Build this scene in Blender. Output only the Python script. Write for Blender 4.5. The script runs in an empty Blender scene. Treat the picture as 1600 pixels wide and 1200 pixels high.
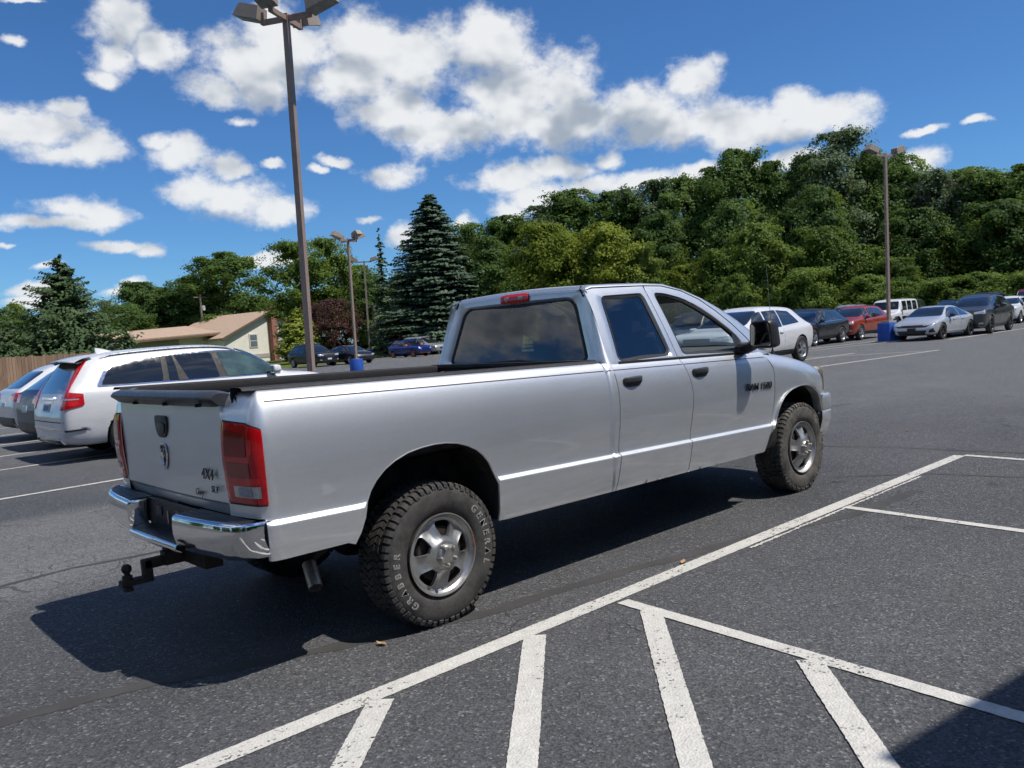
import bpy, bmesh, math, random
import numpy as np
from mathutils import Vector, Matrix
from mathutils.bvhtree import BVHTree

PI = math.pi
rad = math.radians
scene = bpy.context.scene
COL = scene.collection

# ------------------------------------------------------------------ camera
CAM = Vector((-2.74686, -4.58447, 1.60460))
cam_d = bpy.data.cameras.new('camera')
cam_d.sensor_fit = 'HORIZONTAL'
cam_d.sensor_width = 36.0
cam_d.lens = 1290.09 / 1600.0 * 36.0
cam_d.clip_start = 0.05
cam_d.clip_end = 4000.0
cam = bpy.data.objects.new('camera', cam_d)
COL.objects.link(cam)
_f = Vector((0.67804539, 0.73226752, -0.06355095))
_r = Vector((0.72888211, -0.68101570, -0.07034541))
_u = Vector((0.09479086, -0.00137623, 0.99549626))
M4 = Matrix((( _r.x, _u.x, -_f.x, CAM.x), (_r.y, _u.y, -_f.y, CAM.y), (_r.z, _u.z, -_f.z, CAM.z), (0, 0, 0, 1)))
cam.matrix_world = M4
scene.camera = cam

# ------------------------------------------------------------------ exposure
scene.view_settings.view_transform = 'Standard'
scene.view_settings.look = 'None'
scene.view_settings.exposure = 0.0
scene.view_settings.gamma = 1.0
scene.view_settings.use_curve_mapping = False
scene.cycles.max_bounces = 6
scene.cycles.diffuse_bounces = 3
scene.cycles.glossy_bounces = 4
scene.cycles.use_adaptive_sampling = True
scene.cycles.adaptive_threshold = 0.025
scene.cycles.adaptive_min_samples = 12
scene.cycles.transparent_max_bounces = 12
scene.cycles.caustics_reflective = False
scene.cycles.caustics_refractive = False

# ------------------------------------------------------------------ sun
SUN_TO = Vector((0.29, -0.50, 1.0)).normalized()      # direction towards the sun
SUN_EL = math.asin(SUN_TO.z)
sun_d = bpy.data.lights.new('sun', 'SUN')
sun_d.energy = 5.0
sun_d.angle = rad(0.53)
sun_d.color = (1.0, 0.95, 0.88)
sun = bpy.data.objects.new('sun', sun_d)
COL.objects.link(sun)
sun.location = (10, -20, 40)
sun.rotation_euler = (-SUN_TO).to_track_quat('-Z', 'Y').to_euler()

# ------------------------------------------------------------------ world: sky + cumulus
# every entry is one puff: azimuth from the view yaw, elevation, half width, half height (radians)
CLOUDS=[(0.269,0.3101,0.0803,0.0487),(0.2166,0.3397,0.0812,0.0418),(0.151,0.3394,0.0897,0.0388),(0.0862,0.3147,0.1132,0.0538),(0.0025,0.3206,0.0568,0.0431),(0.1127,0.268,0.0717,0.0364),(0.0542,0.2445,0.0988,0.0369),(-0.017,0.2786,0.0911,0.0548),(-0.0853,0.2767,0.053,0.0437),(-0.0826,0.2386,0.129,0.0383),(-0.1734,0.2474,0.0824,0.04),(-0.2335,0.2711,0.0443,0.0249),(-0.216,0.2218,0.1042,0.0305),(-0.2944,0.2121,0.0803,0.03),(-0.3763,0.2107,0.0603,0.0263),(-0.3468,0.2251,0.0394,0.0244),(-0.3423,0.2022,0.0647,0.0176),(0.3196,0.2864,0.0504,0.0242),(0.1546,0.2999,0.0674,0.0394),(0.4048,0.351,0.052,0.0358),(0.4152,0.3109,0.0277,0.0277),(0.3722,0.3257,0.0352,0.0267),(0.4265,0.2917,0.0207,0.0132),(0.4888,0.2418,0.0503,0.0274),(0.5178,0.2402,0.0396,0.0256),(0.4425,0.2233,0.0516,0.0188),(0.4851,0.2199,0.0505,0.0164),(0.4634,0.2586,0.0238,0.0144),(0.3557,0.225,0.0443,0.0251),(0.3135,0.2047,0.029,0.0227),(0.3748,0.2327,0.0248,0.0124),(0.2918,0.2537,0.0233,0.0092),(0.2969,0.1977,0.0182,0.01),(0.3499,0.1788,0.0445,0.024),(0.31,0.1679,0.0619,0.0259),(0.2547,0.1559,0.0407,0.0176),(0.4755,0.1641,0.051,0.0188),(0.4427,0.1555,0.038,0.0171),(0.5095,0.1489,0.0367,0.0106),(0.48,0.149,0.0679,0.0107),(0.1319,0.1911,0.0394,0.0208),(0.2613,0.2028,0.0177,0.0065),(0.2074,0.2009,0.0149,0.0059),(0.186,0.2109,0.021,0.0073),(-0.0174,0.1804,0.0726,0.0196),(-0.0789,0.1852,0.0686,0.018),(-0.1324,0.1914,0.0318,0.0149),(-0.0462,0.1547,0.0574,0.0272),(-0.1155,0.1639,0.0608,0.0195),(-0.1757,0.1656,0.0603,0.0178),(-0.2275,0.1675,0.0447,0.0162),(-0.2849,0.1667,0.044,0.013),(-0.3408,0.1716,0.0396,0.0128),(-0.4573,0.1518,0.033,0.0163),(-0.0146,0.1422,0.0345,0.0197),(0.1158,0.119,0.0259,0.0182),(0.0436,0.1349,0.0184,0.0182),(0.4239,0.1215,0.0524,0.0083),(0.4991,0.1036,0.0243,0.006),(0.5131,0.0801,0.0335,0.0107),(0.5172,0.0669,0.0268,0.008),(0.4214,0.0786,0.0225,0.0091),(0.4317,0.0714,0.028,0.0063),(0.1589,0.1449,0.0242,0.0075),(-0.4707,0.1825,0.0231,0.0054),(-0.524,0.1815,0.0159,0.0052),(0.2668,0.0984,0.0445,0.0089),(0.3954,0.1159,0.0184,0.0098),(0.5344,0.1276,0.0132,0.0052),(0.4944,0.3575,0.0265,0.0037),(0.5038,0.322,0.0172,0.0063)]
YAW0 = 0.82383
CLOUD_SEED = (-4.2, 5.5, 0.0)
world = bpy.data.worlds.new('World')
scene.world = world
world.use_nodes = True
world.cycles.sampling_method = 'NONE'      # an even sky: rays that leave the scene find it without a light map
wt = world.node_tree
for n in list(wt.nodes):
    wt.nodes.remove(n)
class NB:
    """tiny helper to wire nodes"""
    def __init__(s, tree): s.t = tree
    def n(s, typ, **kw):
        nd = s.t.nodes.new(typ)
        for k, v in kw.items(): setattr(nd, k, v)
        return nd
    def put(s, sock, v):
        if hasattr(v, 'is_output') or isinstance(v, bpy.types.NodeSocket): s.t.links.new(v, sock)
        else: sock.default_value = v
    def m(s, op, a, b=None, c=None, clamp=False):
        nd = s.n('ShaderNodeMath', operation=op, use_clamp=clamp)
        s.put(nd.inputs[0], a)
        if b is not None: s.put(nd.inputs[1], b)
        if c is not None: s.put(nd.inputs[2], c)
        return nd.outputs[0]
    def v(s, op, a, b=None, c=None, out=0):
        nd = s.n('ShaderNodeVectorMath', operation=op)
        s.put(nd.inputs[0], a)
        if b is not None: s.put(nd.inputs[1], b)
        if c is not None: s.put(nd.inputs[2], c)
        return nd.outputs[out]
    def length(s, a):
        nd = s.n('ShaderNodeVectorMath', operation='LENGTH'); s.put(nd.inputs[0], a)
        return nd.outputs['Value']
    def mix(s, fac, a, b, blend='MIX'):
        nd = s.n('ShaderNodeMix', data_type='RGBA', blend_type=blend)
        s.put(nd.inputs[0], fac); s.put(nd.inputs[6], a); s.put(nd.inputs[7], b)
        return nd.outputs[2]
    def mixf(s, fac, a, b):
        nd = s.n('ShaderNodeMix', data_type='FLOAT')
        s.put(nd.inputs[0], fac); s.put(nd.inputs[2], a); s.put(nd.inputs[3], b)
        return nd.outputs[0]
    def step(s, x, lo, hi, a=0.0, b=1.0):
        nd = s.n('ShaderNodeMapRange', interpolation_type='SMOOTHSTEP')
        s.put(nd.inputs[0], x); s.put(nd.inputs[1], lo); s.put(nd.inputs[2], hi); s.put(nd.inputs[3], a); s.put(nd.inputs[4], b)
        return nd.outputs[0]
    def lin(s, x, lo, hi, a=0.0, b=1.0):
        nd = s.n('ShaderNodeMapRange')
        s.put(nd.inputs[0], x); s.put(nd.inputs[1], lo); s.put(nd.inputs[2], hi); s.put(nd.inputs[3], a); s.put(nd.inputs[4], b)
        return nd.outputs[0]
    def noise(s, vec, scale, detail=2.0, rough=0.5, dist=0.0, dims='3D', col=False):
        nd = s.n('ShaderNodeTexNoise', noise_dimensions=dims)
        s.put(nd.inputs['Vector'], vec); s.put(nd.inputs['Scale'], scale); s.put(nd.inputs['Detail'], detail)
        s.put(nd.inputs['Roughness'], rough); s.put(nd.inputs['Distortion'], dist)
        return nd.outputs['Color' if col else 'Fac']
    def voro(s, vec, scale, feature='F1', out='Distance', rnd=1.0):
        nd = s.n('ShaderNodeTexVoronoi', feature=feature)
        s.put(nd.inputs['Vector'], vec); s.put(nd.inputs['Scale'], scale); s.put(nd.inputs['Randomness'], rnd)
        return nd.outputs[out]
    def xyz(s, x, y, z):
        nd = s.n('ShaderNodeCombineXYZ'); s.put(nd.inputs[0], x); s.put(nd.inputs[1], y); s.put(nd.inputs[2], z)
        return nd.outputs[0]
    def sep(s, v):
        nd = s.n('ShaderNodeSeparateXYZ'); s.put(nd.inputs[0], v); return nd.outputs

W = NB(wt)
D = W.n('ShaderNodeTexCoord').outputs['Generated']
dx, dy, dz = W.sep(D)
az0 = W.m('ARCTAN2', dy, dx)
az1 = W.m('SUBTRACT', az0, YAW0)
az = W.m('WRAP', az1, PI, -PI)
el = W.m('ARCSINE', dz)
P = W.xyz(az, el, 0.0)
# turbulent warp so that outlines billow
wn = W.noise(P, 11.0, 5.0, 0.6, col=True)
wv = W.v('SUBTRACT', wn, (0.5, 0.5, 0.5))
Pw = W.v('MULTIPLY_ADD', wv, (0.055, 0.04, 0.0), P)
def puff_field(p, puffs):
    acc = None
    for (a, e, ra, re) in puffs:
        q = W.v('MULTIPLY_ADD', p, (1 / ra, 1 / re, 0.0), (-a / ra, -e / re, 0.0))
        l = W.length(q)
        acc = l if acc is None else W.m('SMOOTH_MIN', acc, l, 0.12)
    return W.m('SUBTRACT', 1.0, acc)
F0 = puff_field(Pw, CLOUDS)
# the bases of the larger heaps, for their grey undersides
BASES = [(a, e - re * 0.75, ra * 1.15, re * 0.85) for (a, e, ra, re) in CLOUDS if ra * re > 0.0016]
B0 = puff_field(Pw, BASES)
# outside the piece of sky in the photograph the same kind of cumulus goes on
inv = W.m('DIVIDE', 1.0, W.m('MAXIMUM', W.m('ADD', dz, 0.12), 0.06))
Pp = W.v('MULTIPLY', D, W.xyz(inv, inv, 0.0))
gn = W.noise(W.v('ADD', Pp, CLOUD_SEED), 1.05, 3.0, 0.5)
cdot = W.m('ADD', W.m('ADD', W.m('MULTIPLY', dx, 0.668), W.m('MULTIPLY', dy, 0.720)), W.m('MULTIPLY', dz, 0.19))
outside = W.step(cdot, 0.80, 0.60)
G0 = W.m('SUBTRACT', W.m('MULTIPLY', W.m('SUBTRACT', gn, 0.505), 5.0), W.m('MULTIPLY', W.m('SUBTRACT', 1.0, outside), 6.0))
F0 = W.m('MAXIMUM', F0, G0)
Pn = W.v('MULTIPLY', D, (1.0, 1.0, 1.35))
n_big = W.noise(Pn, 14.0, 9.0, 0.58)
n_sh = W.noise(Pn, 12.0, 3.0, 0.5)
n_off = W.noise(W.v('ADD', Pn, (0.014, -0.012, 0.026)), 12.0, 3.0, 0.5)
n_wis = W.noise(Pn, 60.0, 5.0, 0.65)
dens = W.m('ADD', F0, W.m('MULTIPLY', W.m('SUBTRACT', n_big, 0.435), 1.9))
dens = W.m('ADD', dens, W.m('MULTIPLY', W.m('SUBTRACT', n_wis, 0.5), 0.6))
mask = W.step(dens, 0.07, 0.76)
# relief: bright where the heap thins towards the sun, grey underneath and where it is thick
relief = W.m('ADD', W.m('MULTIPLY', W.m('SUBTRACT', n_sh, n_off), 2.2), W.m('MULTIPLY', W.m('SUBTRACT', n_big, n_sh), 0.45))
under = W.step(W.m('ADD', W.m('MAXIMUM', B0, W.m('MULTIPLY', G0, 0.8)), W.m('MULTIPLY', W.m('SUBTRACT', n_off, 0.5), 1.8)), 0.05, 1.0)
br = W.m('ADD', 0.90, relief)
br = W.m('SUBTRACT', br, W.m('MULTIPLY', under, 0.56))
br = W.step(br, 0.10, 1.0)
cloud_col = W.mix(br, (0.37, 0.43, 0.51, 1), (0.86, 0.875, 0.89, 1))
sky = W.n('ShaderNodeTexSky')
sky.sky_type = 'NISHITA'
sky.sun_disc = False
sky.sun_elevation = SUN_EL
sky.sun_rotation = math.atan2(SUN_TO.x, SUN_TO.y)
sky.altitude = 100.0
sky.air_density = 1.0
sky.dust_density = 0.0
sky.ozone_density = 3.0
SKY_STR = 0.12
CLOUD_GAIN = 1.0
skyc = W.mix(1.0, sky.outputs[0], (0.36, 0.62, 0.91, 1), 'MULTIPLY')
cl = W.v('SCALE', cloud_col); cl.node.inputs['Scale'].default_value = CLOUD_GAIN / SKY_STR
horiz = W.step(el, -0.01, 0.05)
mk = W.m('MULTIPLY', mask, horiz)
mk = W.m('MULTIPLY', mk, 0.97)
tot = W.mix(mk, skyc, cl)
bg = W.n('ShaderNodeBackground')
W.put(bg.inputs['Color'], tot); bg.inputs['Strength'].default_value = SKY_STR
wo = W.n('ShaderNodeOutputWorld')
wt.links.new(bg.outputs[0], wo.inputs[0])

# ------------------------------------------------------------------ helpers
def tag(o, label=None, cat=None, group=None, kind=None):
    if label: o['label'] = label
    if cat: o['category'] = cat
    if group: o['group'] = group
    if kind: o['kind'] = kind
    return o
def empty(name, loc=(0, 0, 0), rz=0.0, label=None, cat=None, group=None):
    o = bpy.data.objects.new(name, None)
    COL.objects.link(o)
    o.empty_display_size = 0.2
    o.location = loc
    o.rotation_euler = (0, 0, rz)
    return tag(o, label, cat, group)
def link_mesh(name, me, mat, parent=None):
    o = bpy.data.objects.new(name, me)
    COL.objects.link(o)
    if mat is not None and len(me.materials) == 0: me.materials.append(mat)
    if parent is not None: o.parent = parent
    return o
def copy_tree(o, parent=None):
    c = o.copy(); COL.objects.link(c); c.parent = parent
    for ch in o.children: copy_tree(ch, c)
    return c
class MB:
    """collects geometry for one mesh object"""
    def __init__(s): s.V = []; s.F = []
    def add(s, vs, fs):
        k = len(s.V); s.V += [tuple(v) for v in vs]; s.F += [tuple(i + k for i in f) for f in fs]; return s
    def box(s, c, size, rot=None):
        hx, hy, hz = size[0] / 2, size[1] / 2, size[2] / 2
        vs = [Vector((x, y, z)) for x in (-hx, hx) for y in (-hy, hy) for z in (-hz, hz)]
        if rot is not None: vs = [rot @ v for v in vs]
        vs = [v + Vector(c) for v in vs]
        return s.add(vs, [(0, 1, 3, 2), (4, 6, 7, 5), (0, 4, 5, 1), (2, 3, 7, 6), (0, 2, 6, 4), (1, 5, 7, 3)])
    def grid(s, P, closed_u=False, closed_v=False, flip=False):
        nu, nv = len(P), len(P[0])
        vs = [p for row in P for p in row]; fs = []
        for i in range(nu if closed_u else nu - 1):
            for j in range(nv if closed_v else nv - 1):
                a, b, c, d = i * nv + j, ((i + 1) % nu) * nv + j, ((i + 1) % nu) * nv + (j + 1) % nv, i * nv + (j + 1) % nv
                fs.append((a, d, c, b) if flip else (a, b, c, d))
        return s.add(vs, fs)
    def tube(s, path, r, n=8, cap=True):
        path = [Vector(p) for p in path]
        rs = r if isinstance(r, (list, tuple)) else [r] * len(path)
        rings = []; prev = None
        for i, p in enumerate(path):
            t = (path[min(i + 1, len(path) - 1)] - path[max(i - 1, 0)]).normalized()
            ref = prev if prev is not None else (Vector((0, 0, 1)) if abs(t.z) < 0.9 else Vector((1, 0, 0)))
            a = (ref - t * ref.dot(t)).normalized(); prev = a
            b = t.cross(a)
            rings.append([p + (a * math.cos(2 * PI * k / n) + b * math.sin(2 * PI * k / n)) * rs[i] for k in range(n)])
        k0 = len(s.V)
        s.grid(rings, closed_v=True)
        if cap:
            s.F.append(tuple(k0 + k for k in range(n))[::-1]); e = k0 + (len(rings) - 1) * n
            s.F.append(tuple(e + k for k in range(n)))
        return s
    def lathe(s, prof, n=48, origin=(0, 0, 0), axis='y'):
        """prof: (radius, along) pairs turned round the axis"""
        rings = []
        for k in range(n):
            a = 2 * PI * k / n; c, sn = math.cos(a), math.sin(a)
            if axis == 'y': rings.append([(origin[0] + r * c, origin[1] + h, origin[2] + r * sn) for r, h in prof])
            else: rings.append([(origin[0] + r * c, origin[1] + r * sn, origin[2] + h) for r, h in prof])
        return s.grid(rings, closed_u=True)
    def prism(s, poly, y0, y1, plane='xz'):
        """2D polygon extruded along the third axis"""
        n = len(poly)
        def mk(p, h):
            return {'xz': (p[0], h, p[1]), 'xy': (p[0], p[1], h), 'yz': (h, p[0], p[1])}[plane]
        vs = [mk(p, y0) for p in poly] + [mk(p, y1) for p in poly]
        fs = [tuple(range(n))[::-1], tuple(range(n, 2 * n))] + [(i, (i + 1) % n, n + (i + 1) % n, n + i) for i in range(n)]
        return s.add(vs, fs)
    def mirror_y(s):
        k = len(s.V)
        s.V += [(x, -y, z) for x, y, z in s.V[:k]]
        s.F += [tuple(i + k for i in f)[::-1] for f in list(s.F)]
        return s
    def build(s, name, mat, parent=None, smooth=True, angle=35, merge=None, bevel=None, flange=None, recalc=True, bseg=2):
        me = bpy.data.meshes.new(name)
        bm = bmesh.new()
        bv = [bm.verts.new(v) for v in s.V]
        for f in s.F:
            q = []
            for i in f:
                if bv[i] not in q: q.append(bv[i])
            if len(q) > 2:
                try: bm.faces.new(q)
                except ValueError: pass
        if merge: bmesh.ops.remove_doubles(bm, verts=bm.verts, dist=merge)
        if merge: bmesh.ops.dissolve_degenerate(bm, dist=merge * 0.5, edges=bm.edges)
        if recalc: bmesh.ops.recalc_face_normals(bm, faces=bm.faces)
        if flange:
            vec, d = flange
            be = [e for e in bm.edges if e.is_boundary]
            ext = bmesh.ops.extrude_edge_only(bm, edges=be)
            for v in ext['geom']:
                if isinstance(v, bmesh.types.BMVert): v.co += Vector(vec) * d
        if bevel:
            es = [e for e in bm.edges if len(e.link_faces) == 2 and e.calc_face_angle(0) > rad(30)]
            bmesh.ops.bevel(bm, geom=es, offset=bevel, segments=bseg, affect='EDGES', profile=0.6, clamp_overlap=True)
        bm.to_mesh(me); bm.free()
        if smooth:
            me.polygons.foreach_set('use_smooth', [True] * len(me.polygons))
            me.set_sharp_from_angle(angle=rad(angle))
        return link_mesh(name, me, mat, parent)

def text_mesh(txt, size, extrude=0.002, offset=0.0, shear=0.0, bevel=0.0, sx=1.0):
    c = bpy.data.curves.new('lettering', 'FONT')
    c.body = txt; c.size = size; c.extrude = extrude; c.offset = offset; c.shear = shear; c.bevel_depth = bevel
    c.align_x = 'CENTER'; c.align_y = 'CENTER'
    o = bpy.data.objects.new('lettering', c); COL.objects.link(o)
    dg = bpy.context.evaluated_depsgraph_get()
    me = bpy.data.meshes.new_from_object(o.evaluated_get(dg))
    bpy.data.objects.remove(o); bpy.data.curves.remove(c)
    if sx != 1.0: me.transform(Matrix.Diagonal((sx, 1, 1, 1)))
    me.materials.clear()
    return me
def lerp(a, b, t): return a + (b - a) * t
def interp(xs, ys):
    xs = list(xs); ys = list(ys)
    def f(x): return float(np.interp(x, xs, ys))
    return f
def spline(xs, ys):
    """monotone-ish cubic through the points"""
    xs = [float(a) for a in xs]; ys = [float(a) for a in ys]; n = len(xs); m = [0] * n
    dl = [(ys[i + 1] - ys[i]) / (xs[i + 1] - xs[i]) for i in range(n - 1)]
    m[0], m[-1] = dl[0], dl[-1]
    for i in range(1, n - 1):
        m[i] = 0 if dl[i - 1] * dl[i] <= 0 else 2 * dl[i - 1] * dl[i] / (dl[i - 1] + dl[i])
    def f(x):
        if x <= xs[0]: return ys[0]
        if x >= xs[-1]: return ys[-1]
        i = 0
        while x > xs[i + 1]: i += 1
        h = xs[i + 1] - xs[i]; t = (x - xs[i]) / h
        return ((1 + 2 * t) * (1 - t) ** 2) * ys[i] + t * (1 - t) ** 2 * h * m[i] + t * t * (3 - 2 * t) * ys[i + 1] + t * t * (t - 1) * h * m[i + 1]
    return f
def roundpoly(pts, r, n=5):
    """2D polygon with its corners rounded (r: one radius or one per corner)"""
    out = []; N = len(pts)
    for i in range(N):
        p0, p1, p2 = Vector(pts[i - 1]), Vector(pts[i]), Vector(pts[(i + 1) % N])
        rr = r[i] if isinstance(r, (list, tuple)) else r
        a, b = (p0 - p1), (p2 - p1)
        d = min(rr, a.length * 0.45, b.length * 0.45)
        if d < 1e-5: out.append((p1.x, p1.y)); continue
        A, B = p1 + a.normalized() * d, p1 + b.normalized() * d
        for k in range(n + 1):
            t = k / n
            q = A * (1 - t) ** 2 + p1 * 2 * t * (1 - t) + B * t * t
            out.append((q.x, q.y))
    return out
def resample(poly, n, closed=True):
    P = [Vector(p) for p in poly]
    if closed: P = P + [P[0]]
    L = [0]
    for i in range(1, len(P)): L.append(L[-1] + (P[i] - P[i - 1]).length)
    out = []; cnt = n if closed else n - 1
    j = 0
    for k in range(n):
        s_ = L[-1] * k / cnt
        while j < len(L) - 2 and L[j + 1] < s_: j += 1
        t = (s_ - L[j]) / max(L[j + 1] - L[j], 1e-9)
        out.append(P[j].lerp(P[j + 1], min(t, 1)))
    return out

# ------------------------------------------------------------------ materials
MATS = {}
def new_mat(name):
    m = bpy.data.materials.new(name); m.use_nodes = True
    t = m.node_tree
    for n in list(t.nodes): t.nodes.remove(n)
    b = NB(t)
    out = b.n('ShaderNodeOutputMaterial')
    MATS[name] = m
    return m, b, out
def bsdf(b, **kw):
    p = b.n('ShaderNodeBsdfPrincipled')
    for k, v in kw.items():
        k2 = {'base': 'Base Color', 'rough': 'Roughness', 'metal': 'Metallic', 'coat': 'Coat Weight', 'coatr': 'Coat Roughness', 'spec': 'Specular IOR Level', 'trans': 'Transmission Weight', 'ior': 'IOR', 'normal': 'Normal', 'emit': 'Emission Color', 'emits': 'Emission Strength', 'alpha': 'Alpha'}[k]
        if isinstance(v, tuple) and len(v) == 3: v = (*v, 1)
        b.put(p.inputs[k2], v)
    return p
def bump(b, h, strength=0.3, dist=0.01):
    n = b.n('ShaderNodeBump'); b.put(n.inputs['Height'], h); n.inputs['Strength'].default_value = strength; n.inputs['Distance'].default_value = dist
    return n.outputs[0]
def pos(b): return b.n('ShaderNodeNewGeometry').outputs['Position']
def objc(b): return b.n('ShaderNodeTexCoord').outputs['Object']
def rgb(*c): return (c[0], c[1], c[2], 1.0)

def simple(name, col, rough=0.5, metal=0.0, coat=0.0, var=0.12, vscale=6.0, dirt=0.0, bmp=0.0, bscale=80.0, spec=0.5, coatr=0.05):
    """plain procedural surface with some uneven colour, roughness and fine relief"""
    m, b, out = new_mat(name)
    o = objc(b)
    n = b.noise(o, vscale, 5.0, 0.6)
    f = b.lin(n, 0.25, 0.75, 1 - var, 1 + var)
    c = b.mix(1.0, rgb(*col), b.xyz(f, f, f), 'MULTIPLY')
    r = b.lin(b.noise(o, vscale * 3.1, 4.0, 0.6), 0.3, 0.7, max(rough - 0.07, 0.02), min(rough + 0.08, 1))
    if dirt > 0:
        d = b.m('MULTIPLY', b.step(b.noise(o, vscale * 1.7, 6.0, 0.65), 0.45, 0.75), dirt)
        c = b.mix(d, c, (0.16, 0.13, 0.10, 1)); r = b.mixf(d, r, 0.8)
    p = bsdf(b, base=c, rough=r, metal=metal, coat=coat, coatr=coatr, spec=spec)
    if bmp > 0: b.put(p.inputs['Normal'], bump(b, b.noise(o, bscale, 4.0, 0.6), bmp, 0.005))
    b.put(out.inputs[0], p.outputs[0])
    return m

def car_paint(name, col, metal=0.0, flake=0.0, rough=0.3, grime=0.07, coat=0.8):
    m, b, out = new_mat(name)
    o = objc(b); P_ = pos(b)
    c = rgb(*col)
    if flake > 0:
        fl = b.voro(o, 900.0, out='Color')
        fx = b.sep(fl)[0]
        ff = b.lin(fx, 0, 1, 1 - flake, 1 + flake)
        c = b.mix(1.0, c, b.xyz(ff, ff, ff), 'MULTIPLY')
    # road film gathers low down and in soft streaks
    z = b.sep(P_)[2]
    st = b.noise(b.v('MULTIPLY', P_, (1.5, 1.5, 7.0)), 1.3, 6.0, 0.62)
    low = b.step(z, 1.0, 0.35)
    d = b.m('MULTIPLY', b.m('ADD', b.m('MULTIPLY', low, 0.7), 0.22), b.step(st, 0.38, 0.72))
    d = b.m('MULTIPLY', d, grime)
    c = b.mix(d, c, (0.21, 0.18, 0.145, 1))
    r = b.m('ADD', rough, b.m('MULTIPLY', d, 0.5))
    p = bsdf(b, base=c, rough=r, metal=metal, coat=coat, spec=0.35)
    b.put(p.inputs['Coat Roughness'], b.lin(d, 0, 0.5, 0.03, 0.35))
    b.put(out.inputs[0], p.outputs[0])
    return m

def glass(name, tint, ior=1.5, extra=0.0):
    """thin tinted pane: sees through, reflects by angle"""
    m, b, out = new_mat(name)
    tr = b.n('ShaderNodeBsdfTransparent'); tr.inputs[0].default_value = rgb(*tint)
    gl = b.n('ShaderNodeBsdfGlossy'); gl.inputs['Roughness'].default_value = 0.012
    sm = b.noise(objc(b), 5.0, 4.0, 0.6)
    gl.inputs['Color'].default_value = (0.95, 0.97, 1.0, 1)
    g = b.n('ShaderNodeNewGeometry')
    cosv = b.m('ABSOLUTE', b.v('DOT_PRODUCT', g.outputs['Normal'], g.outputs['Incoming'], out='Value'))
    fr = b.m('ADD', 0.045, b.m('MULTIPLY', b.m('POWER', b.m('SUBTRACT', 1.0, cosv, clamp=True), 5.0), 0.95))
    f = b.m('ADD', b.m('MULTIPLY', fr, 1.6), b.lin(sm, 0.3, 0.7, extra, extra + 0.015), clamp=True)
    mx = b.n('ShaderNodeMixShader')
    b.put(mx.inputs[0], f); b.t.links.new(tr.outputs[0], mx.inputs[1]); b.t.links.new(gl.outputs[0], mx.inputs[2])
    b.put(out.inputs[0], mx.outputs[0])
    return m

def leaf(name, col, col2, trans=0.3, rough=0.55):
    m, b, out = new_mat(name)
    P_ = pos(b)
    n1 = b.noise(P_, 0.35, 3.0, 0.6)
    n2 = b.noise(P_, 2.6, 3.0, 0.6)
    rnd = b.n('ShaderNodeObjectInfo').outputs['Random']
    k = b.m('ADD', b.m('MULTIPLY', n1, 0.5), b.m('MULTIPLY', n2, 0.6))
    c = b.mix(b.step(k, 0.38, 0.72), rgb(*col), rgb(*col2))
    v = b.lin(rnd, 0, 1, 0.66, 1.24)
    c = b.mix(1.0, c, b.xyz(v, b.lin(rnd, 0, 1, 0.72, 1.16), b.m('MULTIPLY', v, 0.95)), 'MULTIPLY')
    p = bsdf(b, base=c, rough=rough, spec=0.15)
    tl = b.n('ShaderNodeBsdfTranslucent'); b.put(tl.inputs[0], b.mix(0.5, c, (0.20, 0.26, 0.03, 1)))
    mx = b.n('ShaderNodeMixShader'); mx.inputs[0].default_value = trans
    b.t.links.new(p.outputs[0], mx.inputs[1]); b.t.links.new(tl.outputs[0], mx.inputs[2])
    b.put(out.inputs[0], mx.outputs[0])
    return m

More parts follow.
